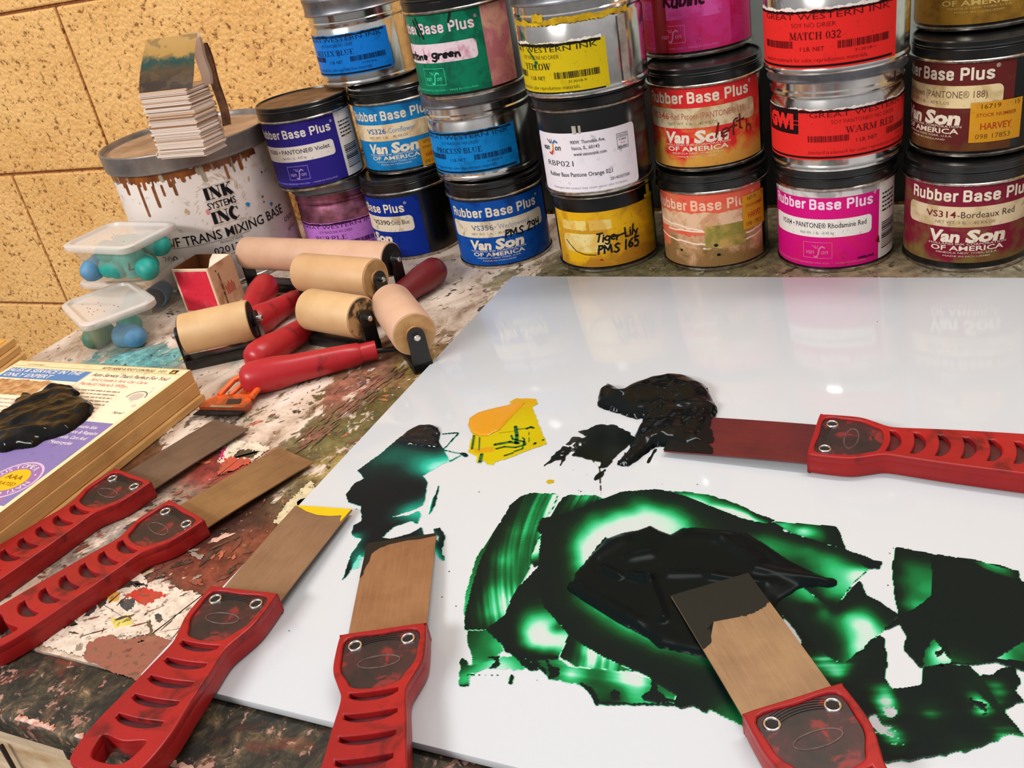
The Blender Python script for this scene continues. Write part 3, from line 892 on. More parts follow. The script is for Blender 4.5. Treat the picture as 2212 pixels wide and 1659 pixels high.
def van_new(t, o, base, white, pill, text='', badge=None, side=None, u0=-70, sidew=34, hand=None, extra=None, vtop=78.5, band=None, small=True):
    S = Sheet()
    R = lambda a: a * mm
    S.rect(R(o + u0), R(5.5), R(o + 48), R(vtop), base)
    if band: S.torn(R(o + u0), R(o + 48), R(72.6), R(vtop + 2), band, .0006, 2, 4)
    if side:
        S.rect(R(o + 48), R(5.5), R(o + 48 + sidew), R(vtop + (2 if band else 0)), side)
    title(S, R(o - 62), R(o + 40), R(61.6), R(9.6), white)
    S.rrect(R(o - 63), R(35), R(o + 39.5), R(52.4), R(4), pill, 2)
    if text:
        S.text(text, R(o - 50), R(44), R(4.7), ink(40, 34, 38), w=R(84), off=.006)
        S.text('Net Wt. 1 lb. - 0.45 kg', R(o - 26), R(38), R(2.6), ink(130, 120, 124), w=R(31))
    b = badge or white
    S.frame(R(o - 23.5), R(14.2), R(o + 3.5), R(30), R(.45), b, 2)
    swan(S, R(o - 10), R(18.5), R(9), b, b)
    if small: S.text('N.V. KON. DRUKINKTFABRIEKEN VAN SON  •  MADE IN HOLLAND', R(o - 60), R(8.6), R(1.7), b, w=R(94))
    if extra: extra(S, o)
    return S.build('label', on_cyl(RV), t)
def gwi(t, o, base, name, vo=0.0, vt=46.5, name0=-55, name1=-10.7, soy='SOY PANTONE NO DRIER', soy0=-46, soy1=-2, code='313018-9', torn_white=None, logo=True, u0=-98, u1=40, topbar=True, dkc=None, prt=None, great=True, extra=None, vb=2.5, seed=1, lab='GREAT WESTERN INK', botbar=True):
    S = Sheet()
    R = lambda a: a * mm
    d = dkc or BLK
    p = prt or BLK
    if torn_white: S.torn(R(o + u0), R(o + u1 - 3), R(vt - 3 + vo), R(vt + 1.6 + vo), torn_white, .0008, 1, seed + 3)
    S.torn(R(o + u0), R(o + u1), R(vb + vo), R(vt + vo + (0 if torn_white else .8)), base, .0005 if torn_white else .0002, 2, seed)
    if topbar: S.torn(R(o + u0), R(o + u1 - 4), R(vt - 2.2 + vo), R(vt - .2 + vo), d, .0004, 3, seed, 'both')
    if botbar: S.rect(R(o + u0), R(vb + 1.4 + vo), R(o + u1 - 4), R(vb + 3.2 + vo), d, 3)
    S.text(lab, R(o + 32.5), R(40 + vo), R(4.2), p, w=R(109 if great else 72), off=-.004, align='r', layer=4)
    S.text(soy, R(o + soy0), R(34 + vo), R(3.4), p, w=R(soy1 - soy0), off=-.016, layer=4)
    S.serif(name, R(o + name0), R(25 + vo), R(5.6), R(name1 - name0), p, layer=4)
    S.barcode(R(o - 8.6), R(17 + vo), R(o + 32), R(22.6 + vo), p, seed, 4)
    S.barcode(R(o - 78), R(18.5 + vo), R(o - 43.5), R(24 + vo), p, seed + 9, 4)
    S.text('1 LB. NET', R(o - 37.5), R(16.4 + vo), R(3.2), p, w=R(19), layer=4)
    S.text(code, R(o + 4), R(13 + vo), R(2.2), p, w=R(16), off=-.01, layer=4)
    S.text('standard trademark for color reproduction materials.', R(o - 78), R(8 + vo), R(3.2), p, w=R(92), off=-.012, layer=4)
    if logo:
        S.rect(R(o - 132), R(33 + vo - 8), R(o - 87), R(55 + vo - 8), d, 3)
        S.text('GWI', R(o - 127), R(30 + vo), R(11.5), base, w=R(35), off=.07, layer=4)
        for k in (33, 36.5): S.rect(R(o - 132), R(k + vo), R(o - 87), R(k + .7 + vo), base, 3.5)
    if extra: extra(S, o)
    return S.build('label', on_cyl(RG), t)

CREAM = grimy('cream_print', C(226, 212, 190), C(170, 140, 96), .25, 70)
WHITEP = grimy('white_print', C(232, 224, 216), C(190, 170, 140), .15, 70)
PAPER = grimy('paper_band', C(224, 210, 186), C(160, 126, 80), .35, 55)
def sticker(t, o, u0, v0, u1, v1, seed=1, tilt=0.0, r=RV):
    S = Sheet()
    R = lambda a: a * mm
    S.rect(R(u0), R(v0), R(u1), R(v1), grimy('amber_sticker', C(206, 142, 30), C(150, 90, 20), .35, 80, extra=C(226, 176, 70)))
    w = u1 - u0; h = v1 - v0
    d = ink(92, 50, 20)
    S.text('16719', R(u0 + .2 * w), R(v0 + .84 * h), R(h * .11), d, w=R(.36 * w), layer=2)
    S.text('15', R(u0 + .84 * w), R(v0 + .86 * h), R(h * .1), d, w=R(.1 * w), layer=2)
    S.text('STOCK NUMBER', R(u0 + .12 * w), R(v0 + .64 * h), R(h * .085), ink(150, 60, 24), w=R(.76 * w), off=.01, layer=2)
    S.text('HARVEY', R(u0 + .2 * w), R(v0 + .32 * h), R(h * .16), ink(170, 60, 20), w=R(.6 * w), off=.015, layer=2)
    S.text('098 17853', R(u0 + .12 * w), R(v0 + .09 * h), R(h * .12), d, w=R(.66 * w), off=-.01, layer=2)
    ob = S.build('sticker', lambda u, v, l: on_cyl(r + .0009)(u, v, l), t)
    ob['label'] = 'amber stock sticker'

# ---- stack beside the big can
t = can('G', 'purple', -.386, .054, 0, 'tin ink can with purple label at the foot of the leftmost short stack',
        neck=noisy('violet_smeared_tin', C(190, 120, 150), C(120, 70, 80), 60, .3, .8))
SERIF['F'] = SERIF['E'][:1] + (SERIF['E'][1][:3] + ser(.2) + SERIF['E'][1][4:5],)
SERIF['G'] = SERIF['C']
HAND['U'] = HAND['u']; HAND['I'] = HAND['i']
gwi(t, 40, grimy('lilac_paper', C(196, 122, 212), C(170, 100, 184), .3, 60), 'PURPLE', code='313018-5', prt=ink(70, 24, 84), dkc=ink(60, 20, 50), vo=-5, seed=3, logo=False)
t = can('V', 'violet', -.377, .014, .0948, 'black ink can with violet label and brown-stained lid top on the leftmost short stack')
lathe('lid_stain', [(.0, .0004), (.0512, .0004), (.0512, .0008), (.0, .0009)], noisy('rust_brown_film', C(126, 88, 58), C(84, 56, 40), 60, .5), t, place=Matrix.Translation((0, 0, .0937)))
def side_print(S, o):
    R = lambda a: a * mm
    S.lines(R(o + 52), R(o + 74), R(66), 5, R(4), R(1.6), ink(40, 40, 44), 4)
    for k in range(14): S.rect(R(o + 52), R(14 + k * 1.9), R(o + 76), R(14 + k * 1.9 + random.Random(k).choice((.6, 1.0, 1.4))), ink(30, 30, 32), 2)
van_new(t, 17, grimy('violet_paper', C(46, 36, 132), C(38, 28, 104), .2), WHITEP, WHITEP, 'VS300 • PANTONE® Violet', badge=ink(170, 150, 210), side=WHITEP, extra=side_print)
# ---- second stack
t = can('V', 'navy', -.276, .036, 0, 'black ink can with navy label turned to the left, bottom of second stack')
van_old(t, -36, grimy('navy_paper', C(14, 44, 138), C(8, 26, 90), .3), CREAM, PAPER, 'VS390', '•Deep Blue', vo=-7, titlec=CREAM, name0=8, name1=58, nw=False, u1=74, vbot=4)
t = can('V', 'corn', -.276, .056, .0965, 'black ink can with sky-blue label and amber stock sticker, second stack')
van_old(t, 10, grimy('cornflower_paper', C(24, 124, 186), C(14, 86, 140), .35), CREAM, grimy('aged_band', C(226, 206, 172), C(190, 150, 96), .4, 40), 'VS326', '-Cornflower', ink(20, 90, 160), ink(90, 140, 180), vo=-3, name0=-28, name1=32)
sticker(t, 0, 42, 4, 70, 34, 2)
t = can('G', 'reflex', -.3236, .088, .193, 'tin ink can with blue label and dark silver lid, top left of the stacked cans')
gwi(t, 22, grimy('reflex_paper', C(18, 118, 208), C(12, 84, 150), .3), 'REFLEX BLUE', vo=10, code='313018-6', prt=ink(12, 34, 74), name0=-60, name1=-2.5, logo=False, seed=5)
# ---- third stack
t = can('V', 'wedge', -.148, .0087, 0, 'black ink can with blue label marked PMS 294, bottom of its stack')
def e_wedge(S, o): S.hand('PMS 294', 25 * mm, 33.5 * mm, 9.5 * mm, 46 * mm, BLK, .0011, 5, .05)
van_old(t, 14, grimy('wedgewood_paper', C(12, 76, 160), C(8, 46, 110), .35), CREAM, PAPER, 'VS356', '• Wedgewood', ink(100, 110, 140), ink(150, 156, 176), vo=-5.5, extra=e_wedge, name0=-25, name1=42, vbot=4.5)
t = can('G', 'process', -.158, .022, .0965, 'tin ink can with bright blue label reading PROCESS BLUE, middle of its stack')
gwi(t, 22.5, grimy('process_paper', C(14, 130, 204), C(10, 96, 156), .4), 'PROCESS BLUE', vo=6, code='313018-4', prt=ink(14, 44, 84), name0=-58, name1=1, logo=False, seed=7)
t = can('V', 'green', -.134, -.027, .193, 'black ink can with green label hand-marked in pen, top of third stack')
def e_green(S, o):
    S.hand('Pantone green', -62 * mm, 38 * mm, 7.6 * mm, 82 * mm, BLK, .0013, 5, .02)
    for (a, b) in (((-28, 74), (-22, 60)), ((-24, 76), (-17, 58)), ((16, 78), (13, 70))):
        S.stroke([(a[0] * mm, a[1] * mm), (b[0] * mm, b[1] * mm)], .0022, ink(30, 34, 30), 5)
van_new(t, -4, grimy('green_paper', C(14, 116, 84), C(10, 78, 58), .45), grimy('pinked_print', C(226, 200, 206), C(200, 120, 150), .3), grimy('pinked_band', C(226, 204, 212), C(190, 96, 130), .3, 90), '', badge=ink(60, 210, 150), side=grimy('rosy_stained_paper', C(206, 150, 130), C(196, 84, 140), .5, 40, extra=C(150, 90, 70)), extra=e_green)
# ---- fourth stack
t = can('V', 'tiger', -.0213, 0, 0, 'black ink can with yellow-orange label marked Tiger-Lily, bottom of its stack')
def e_tiger(S, o):
    S.hand('TIger-LIly', 6 * mm, 34 * mm, 10 * mm, 46 * mm, BLK, .0012, 5)
    S.hand('PMS 165', 6 * mm, 20 * mm, 10 * mm, 46 * mm, BLK, .0013, 5, .04)
    S.stroke([(-30 * mm, 34 * mm), (-18 * mm, 23 * mm), (-8 * mm, 20 * mm), (4 * mm, 19.5 * mm)], .0009, BLK, 5)
    S.rrect(8 * mm, 13 * mm, 11 * mm, 15 * mm, .8 * mm, ink(180, 40, 30), 5)
def tiger_label(t):
    S = Sheet()
    R = lambda a: a * mm
    S.rect(R(-47), R(6), R(82), R(65), grimy('tiger_paper', C(226, 172, 24), C(196, 124, 30), .5, 34, zlow=(.004, .03), extra=C(150, 110, 40)))
    pale = grimy('tiger_pale', C(232, 206, 120), C(214, 160, 60), .5, 60)
    S.torn(R(-33), R(-2), R(46), R(56), pale, .0007, 2, 3, 'both')
    S.torn(R(1), R(24), R(46), R(56), pale, .0007, 2, 5, 'both')
    S.rrect(R(-34), R(22), R(20), R(42), R(8), grimy('tiger_pale2', C(230, 210, 140), C(214, 166, 60), .5, 50), 2)
    e_tiger(S, 0)
    S.build('label', on_cyl(RV), t)
tiger_label(t)
S = Sheet(); S.torn(70 * mm, 76 * mm, 68 * mm, 90 * mm, ink(206, 160, 20), .0008, 1, 3, 'both'); S.torn(66 * mm, 80 * mm, 67 * mm, 70 * mm, ink(206, 160, 20), .0008, 1, 6, 'both')
S.build('ink_run', on_cyl(.0551), t)
t = can('V', 'rbp', -.0075, -.0406, .0965, 'black ink can with white rounded paper label, middle of its stack')
def rbp():
    S = Sheet()
    R = lambda a: a * mm
    wp = grimy('lilac_white_paper', C(230, 222, 228), C(214, 204, 212), .2, 20)
    S.rrect(R(-50), R(3.5), R(60), R(60), R(4), wp)
    for u, n in ((-1, 4), (5, 2.4)): S.rect(R(u), R(59), R(u + n), R(66.5), grimy('worn_tape', C(206, 198, 186), C(150, 140, 124), .5, 90), 1)
    swan(S, R(-27), R(44), R(10.5), BLK, M('swan_curve', C(226, 150, 30), .45))
    S.stroke([(R(-30.3), R(41.3)), (R(-27.7), R(40.2)), (R(-26.2), R(43))], .0018, ink(214, 60, 30), 5)
    S.stroke([(R(-24.2), R(51)), (R(-21.8), R(53)), (R(-19.3), R(51.6))], .0018, ink(50, 110, 170), 5)
    g = ink(70, 66, 74)
    S.text('900W. Thorndale Ave.', R(-4.5), R(50), R(3.2), g, w=R(33), off=.006)
    S.text('Itasca, IL. 60143', R(-3.5), R(44.5), R(3.2), g, w=R(26), off=.006)
    S.text('www.vansonink.com', R(-2.5), R(38.8), R(3.2), g, w=R(31), off=.006)
    S.frame(R(39.5), R(38.5), R(51.5), R(53), R(.35), g)
    S.rect(R(39.5), R(49.4), R(51.5), R(49.8), g, 3)
    S.text('VAN SON', R(40.4), R(50.4), R(1.8), g, w=R(10))
    S.text('RUBBER', R(41.5), R(46.4), R(1.7), g, w=R(8)); S.text('PLUS', R(43), R(43.4), R(1.5), ink(200, 90, 60), w=R(5)); S.text('BASED', R(40.4), R(39.6), R(1.8), g, w=R(10), off=.02)
    S.text('RBP021', R(-36), R(29), R(5), ink(60, 56, 60), w=R(32), off=-.004)
    S.text('Rubber Base Pantone Orange 021', R(-35), R(19), R(4), ink(50, 46, 52), w=R(67), off=.006)
    S.text('20140307500', R(29), R(12), R(2.8), g, w=R(20))
    S.text('Prolonged skin contact may cause minor skin irritation.', R(-32), R(7), R(2.2), ink(160, 154, 162), w=R(78), shear=.2)
    S.build('label', on_cyl(RV), t)
rbp()
t = can('G', 'yellow', -.0013, -.0565, .193, 'tin ink can with bright yellow label, fourth stack from the left')
gwi(t, 0, grimy('yellow_paper', C(204, 178, 20), C(182, 152, 18), .2), 'YELLOW', code='313018-9', name0=-45, torn_white=WHITEP, logo=False, seed=2)
S = Sheet()
yk = noisy('yellow_ink_smear', C(214, 176, 20), C(170, 130, 10), 90, .3)
S.torn(-60 * mm, 66 * mm, 62 * mm, 66 * mm, yk, .001, 1, 2, 'both'); S.torn(-24 * mm, -12 * mm, 64 * mm, 72 * mm, yk, .0016, 1, 3, 'both')
S.build('ink_run', on_cyl(.0576), t)
S = Sheet()
S.rect(54 * mm, 6 * mm, 62 * mm, 60 * mm, noisy('worn_grey_tape', C(170, 160, 150), C(130, 120, 112), 80, .5))
S.rrect(-29 * mm, 30 * mm, -25 * mm, 33 * mm, 1.4 * mm, ink(20, 96, 60), 1); S.rrect(-31 * mm, 27 * mm, -27 * mm, 30 * mm, 1.2 * mm, ink(20, 80, 50), 1); S.stroke([(-35 * mm, 41 * mm), (-30 * mm, 36 * mm), (-29 * mm, 34 * mm)], .0014, ink(20, 90, 56), 1)
S.build('paint_fleck', on_cyl(.0576), t)
# ---- fifth stack
t = can('V', 'salmon', .094, .003, 0, 'black ink can with torn salmon label, bottom of its stack')
def salmon():
    S = Sheet()
    R = lambda a: a * mm
    S.rect(R(-58), R(5), R(66), R(82.5), grimy('salmon_paper', C(222, 92, 70), C(196, 110, 74), .4, 40, extra=C(206, 130, 90)))
    tan = grimy('torn_under_paper', C(206, 160, 120), C(150, 100, 56), .5, 45, zlow=(.004, .045), extra=C(110, 100, 56))
    title(S, R(-58), R(50), R(62.5), R(10.2), grimy('faded_print', C(238, 190, 160), C(222, 120, 90), .3))
    S.torn(R(-56), R(45), R(43), R(60), grimy('faded_pill', C(220, 180, 146), C(190, 130, 90), .4), .0008, 2, 4, 'both')
    S.torn(R(-40), R(66), R(5), R(38), tan, .0014, 2, 8)
    S.torn(R(-58), R(-36), R(5), R(24), tan, .0018, 2, 18)
    cr = ink(240, 214, 190)
    rg = random.Random(4)
    for v0, v1, ua, ub in ((49, 43, -56, 0), (42, 38, -40, 66), (33, 27, -58, 10), (31, 36, 6, 66), (24, 29, 0, 62), (46, 52, 30, 66)):
        pts = [(R(ua + (ub - ua) * i / 12), R(v0 + (v1 - v0) * (i / 12) ** 1.3 + rg.uniform(-.8, .8))) for i in range(13)]
        S.stroke(pts, .0016, cr, 3)
    S.rect(R(2), R(24), R(42), R(47), grimy('mould_stain', C(186, 150, 84), C(140, 136, 54), .5, 50, extra=C(84, 96, 40)), 4)
    for u, v, r in ((12, 27, 1.6), (14, 17, 1.5), (-24, 21, 1.2)): S.poly(arc(R(u), R(v), R(r * 1.3), R(r), 0, 330, 9), BLK, 5)
    S.build('label', on_cyl(RV), t)
salmon()
sticker(t, 0, 40, 37, 70, 71, 5)
t = can('V', 'pepper', .0897, .0164, .0965, 'black ink can with red label yellowed at its foot, middle of its stack')
def e_pepper(S, o):
    S.hand('left', 18 * mm, 31 * mm, 13 * mm, 30 * mm, ink(96, 30, 28), .0011, 5, .1)
    S.hand('h', 50 * mm, 30 * mm, 10 * mm, 9 * mm, ink(120, 36, 34), .001, 5)
    S.poly([(68 * mm, 84 * mm), (76 * mm, 80 * mm), (75.5 * mm, 73 * mm), (70 * mm, 76 * mm)], ink(206, 176, 130), 6)
van_old(t, 0, grimy('pepper_paper', C(214, 42, 44), C(206, 140, 64), .3, 40, zlow=(.006, .034), extra=C(216, 170, 70)), CREAM, grimy('pepper_band', C(214, 194, 156), C(170, 136, 90), .45, 60), 'VS346', '-Red Pepper (PANTONE® 199)', ink(200, 70, 60), ink(176, 96, 80), name0=-51, name1=51, extra=e_pepper, u0=-66, u1=75, vbot=5)
t = can('V', 'rubine', .075, .062, .193, 'black ink can with magenta-red label at the top, fifth stack from the left')
def e_rub(S, o):
    S.hand('RUbIne', -18 * mm, 47 * mm, 13 * mm, 40 * mm, ink(60, 14, 34), .0017, 5)
    S.torn(-32 * mm, -16 * mm, 6 * mm, 60 * mm, noisy('dark_red_run', C(140, 24, 34), C(170, 30, 44), 50, .3), .001, 4, 8)
van_new(t, -2, grimy('rubine_paper', C(206, 30, 56), C(214, 50, 140), .5, 22, extra=C(222, 70, 150)), ink(226, 130, 190), grimy('rubine_pill', C(226, 90, 170), C(206, 40, 120), .4, 40), '', badge=ink(230, 130, 180), side=grimy('rubine_side', C(206, 40, 120), C(190, 20, 70), .4, 40), extra=e_rub)
# ---- sixth stack
t = can('V', 'rhod', .21, 0, 0, 'black ink can with bright magenta label, bottom of its stack')
def e_rhod(S, o):
    R = lambda a: a * mm
    side_print(S, 0)
    S.torn(R(26), R(42), R(11), R(13.5), ink(90, 10, 60), .0008, 5, 3, 'both')
    S.poly([(R(44), R(24)), (R(48), R(29)), (R(49), R(21))], ink(120, 20, 30), 5)
van_new(t, 0, grimy('rhodamine_paper', C(210, 16, 120), C(214, 30, 90), .3, 22), grimy('rhod_print', C(240, 214, 230), C(226, 150, 200), .3), WHITEP, 'VS304 • PANTONE® Rhodamine Red', badge=grimy('rhod_badge', C(222, 120, 150), C(176, 110, 60), .4), side=WHITEP, band=grimy('grey_torn_band', C(206, 200, 196), C(130, 126, 122), .5, 60), extra=e_rhod)
t = can('G', 'warm', .211, .004, .0965, 'tin ink can with red label showing a square black logo, middle of its stack')
gwi(t, 60, grimy('warm_red_paper', C(226, 44, 40), C(206, 36, 36), .2), 'WARM RED', vo=8.5, vt=46, name0=-46.5, name1=.6, soy='SOY PANTONE® NO DRIER', soy0=-58, soy1=0, code='313013-12', prt=ink(110, 16, 18), dkc=ink(34, 12, 14), torn_white=WHITEP, topbar=True, u0=-140, u1=48, seed=11)
t = can('G', 'match', .2165, -.05, .193, 'tin ink can with red label reading MATCH 032, top of its stack')
gwi(t, 16, grimy('match_red_paper', C(226, 42, 38), C(206, 36, 34), .2), 'MATCH 032', vo=2.4, vt=46.5, name0=-47, name1=-6, soy='SOY NO DRIER', soy0=-45, soy1=-10, code='313018-1', prt=ink(96, 14, 18), dkc=ink(30, 12, 12), torn_white=WHITEP, logo=False, seed=12)
# ---- seventh stack
t = can('V', 'bord', .3238, .0009, 0, 'black ink can with bordeaux label, bottom of the rightmost stack')
van_old(t, 0, grimy('bordeaux_paper', C(122, 26, 48), C(96, 20, 36), .3, 40, zlow=(.004, .026), extra=C(130, 124, 60)), CREAM, grimy('bord_band', C(216, 192, 156), C(180, 130, 110), .45, 36, extra=C(170, 160, 90)), 'VS314', '-Bordeaux Red', ink(110, 30, 40), ink(60, 40, 38), vbot=9)
t = can('V', 'brown', .3257, .0227, .0965, 'black ink can with red-brown label and amber sticker, middle of the rightmost stack')
van_old(t, -44, grimy('brown_paper', C(96, 34, 32), C(80, 26, 26), .3, 40, zlow=(.006, .024), extra=C(120, 86, 40)), CREAM, grimy('brown_band', C(222, 198, 150), C(170, 140, 80), .4, 50), '', 'VS318-Red Brown (PANTONE® 188)', None, ink(110, 80, 60), name0=-52, name1=51, u1=72)
sticker(t, 0, -5, 13, 36, 46.5, 6)
t = can('V', 'gold', .3239, .06, .193, 'black ink can with gold-brown label at the top of the rightmost stack')
van_old(t, -2, grimy('gold_paper', C(166, 122, 42), C(120, 84, 36), .4, 50), grimy('gold_print', C(216, 184, 110), C(190, 150, 70), .3), PAPER, 'VS352', '-Gold', name0=-35, name1=39)
# ---- what shows through the narrow gaps between the stacks
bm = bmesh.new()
add_box(bm, .38, .1385, .0775, 1.12, .008, .155, .001)  # dark sheet put in for the shade low in the gaps
o = from_bm('gap_shade_sheet', bm, noisy('gap_shade_dark', C(24, 26, 24), C(40, 40, 34), 30, .6))
tag(o, 'low dark sheet added as shade behind the cans, glimpsed between the stacks', 'shade sheet')
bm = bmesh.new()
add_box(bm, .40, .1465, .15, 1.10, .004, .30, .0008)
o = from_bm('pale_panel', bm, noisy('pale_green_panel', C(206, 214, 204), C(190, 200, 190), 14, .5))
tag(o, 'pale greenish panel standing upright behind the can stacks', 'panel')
# ================================================================ big can, card deck, tubs, box, books
BX, BY, BR, BZ = -.531, -.0215, .103, .1697
t = thing('ink_drum', 'large white can of mixing base with grey lid and brown drips, against the wall', 'can', (BX, BY, 0))
wbody = grimy('drum_white', C(226, 214, 206), C(190, 160, 120), .2, 22)
lathe('body', [(.0, .001), (.096, .001), (.0975, .004), (.0975, .150), (.0965, .1535), (.0, .1535)], wbody, t, n=96)
lathe('bottom_rim', [(.0955, 0), (.0985, .0008), (.0990, .003), (.0985, .005), (.0974, .006)], RIM, t, n=96)
lidm = noisy('drum_lid_grey', C(134, 126, 120), C(104, 98, 96), 30, .38, .35)
lathe('lid', [(.0972, .1475), (.1015, .1478), (.1022, .149), (.1018, .1515), (.1025, .153), (.1027, .1665), (.1030, .1685), (.1024, .1697), (.1008, .1697), (.1000, .1688), (.0990, .1645), (.0970, .1635), (.0, .1632)], lidm, t, n=96)
lathe('lid_film', [(0, .1634), (.0955, .1634), (.0955, .1638), (0, .1638)], noisy('brown_dust_film', C(172, 138, 106), C(128, 100, 76), 25, .6), t, n=72)
def drumart():
    R = lambda a: a * mm
    r = .0977
    def au(px, py):
        d = ray(px, py); ox, oy = CAM[0] - BX, CAM[1] - BY
        a = d[0] ** 2 + d[1] ** 2; b = 2 * (ox * d[0] + oy * d[1]); c = ox * ox + oy * oy - r * r
        k = (-b - math.sqrt(max(b * b - 4 * a * c, 0))) / 2 / a
        p = CAM + d * k
        return math.atan2(p[0] - BX, -(p[1] - BY)) * r, p[2]
    S = Sheet()
    rg = random.Random(9)
    rust = noisy('rust_resin', C(150, 84, 26), C(96, 48, 16), 60, .25)
    grey = noisy('drip_grey', C(170, 160, 140), C(140, 126, 100), 60, .4)
    # resin band under the lid with its drips
    S.torn(R(-135), R(150), R(139), R(149.5), rust, .0022, 1, 5, 'both', .003)
    for k in range(46):
        u = R(-130 + k * 6 + rg.uniform(-2, 2))
        wd_ = R(rg.uniform(1.6, 5)); S.stroke([(u, R(145)), (u + R(rg.uniform(-.6, .6)), R(141)), (u + R(rg.uniform(-.8, .8)), R(139.5 - rg.uniform(0, 1) ** 2.5 * 10))], wd_, rust if rg.random() < .72 else grey, 2)
    for px, py0, py1, w in ((272, 400, 418, 5), (300, 405, 466, 3.4), (334, 416, 446, 3.6), (376, 405, 420, 3.2), (352, 412, 422, 2.4), (490, 372, 384, 3)):
        u0, v0 = au(px, py0); u1, v1 = au(px + (py1 - py0) * .38, py1)
        S.stroke([(u0, v0 + .006), (u0 * .6 + u1 * .4, (v0 + v1) / 2), (u1, v1)], R(w), rust, 3)
    # round emblem
    L, Rr = au(443, 425), au(523, 490)
    cu, cv, sc = .0885, .0995, .0242
    gold = noisy('faint_gold_print', C(176, 154, 124), C(204, 186, 160), 120, .5)
    for k in range(70):
        a = 2 * PI * k / 70
        e = sc * (1.22 + rg.uniform(-.05, .09))
        p = (cu + e * math.cos(a), cv + e * 1.12 * math.sin(a))
        if 20 < math.degrees(a) < 120 or rg.random() < .75:
            l = sc * (.1 + (.32 * rg.random() if 0 < math.degrees(a) < 130 else .03))
            S.stroke([p, (p[0] - l * math.cos(a + .7), p[1] - l * math.sin(a + .7))], R(.7 if 0 < math.degrees(a) < 130 else .5), gold, 1, False)
    w = sc * 1.38
    u0 = cu - w * .5
    S.rect(u0 - R(3), cv + sc * .93, u0 + w + R(3), cv + sc * .95, gold, 2)
    S.rect(u0 - R(2), cv + sc * .24, u0 + w + R(2), cv + sc * .26, gold, 2)
    S.rect(u0 - R(2), cv - sc * .24, u0 + w + R(2), cv - sc * .22, gold, 2)
    S.rect(u0 - R(3), cv - sc * .97, u0 + w + R(3), cv - sc * .95, gold, 2)
    S.serif('INK', u0, cv + sc * .31, sc * .58, w, BLK, 1.7)
    S.text('SYSTEMS', u0, cv - sc * .15, sc * .32, BLK, w=w, off=.012)
    S.serif('INC', u0, cv - sc * .88, sc * .58, w, BLK, 1.7)
    blue = M('blue_splash', C(30, 130, 190), .4)
    for px, py, s in ((535, 441, 3.2), (586, 440, 2.8)):
        u, v = au(px, py)
        S.poly([(u + R(s * rg.uniform(.6, 1.3)) * math.cos(k * .63), v + R(s * rg.uniform(.6, 1.3)) * math.sin(k * .63)) for k in range(10)], blue, 2)
    pk = ink(220, 130, 140)
    u, v = au(449, 458); S.poly([(u + R(2.4) * math.cos(k), v + R(3.6) * math.sin(k)) for k in range(6)], pk, 1)
    for px, py, s in ((567, 425, 1.4), (570, 436, 1.2), (537, 387, 2), (540, 470, 1.6), (565, 372, 1.4), (404, 458, 3)):
        u, v = au(px, py); S.poly([(u + R(s * rg.uniform(.5, 1.4)) * math.cos(k * .8), v + R(s * rg.uniform(.6, 1.8)) * math.sin(k * .8)) for k in range(8)], ink(196, 164, 130) if s > 1.5 else ink(110, 84, 60), 1)
    # product line
    (a0, b0), (a1, b1) = au(364, 530), au(612, 463)
    vb = (b0 + b1) / 2
    S.text('S/F TRANS MIXING BASE', a0, vb, R(11), BLK, w=a1 - a0, off=.006)
    for dv in (-2, -21): S.rect(R(-110), vb + R(dv), R(110), vb + R(dv + .5), ink(120, 110, 110), 1)
    u, v = au(478, 530); S.text('PRODUCT NAME', u, vb - R(6), R(3), ink(70, 60, 60), w=R(27), off=-.006)
    u, v = au(464, 545); S.text('02013', u, vb - R(17.5), R(8), BLK, w=R(30), off=.0)
    u, v = au(371, 557); S.text('200', u - R(14), vb - R(19), R(8), BLK, w=R(22), off=-.005)
    u, v = au(618, 488); S.text('0500', u, vb - R(13), R(6.5), ink(60, 50, 56), w=R(26), off=-.01)
    S.text('NET WT.', u + R(2), vb - R(25), R(4), ink(70, 60, 60), w=R(22), off=-.006)
    S.build('label', on_cyl(r), t, step=.005)
drumart()

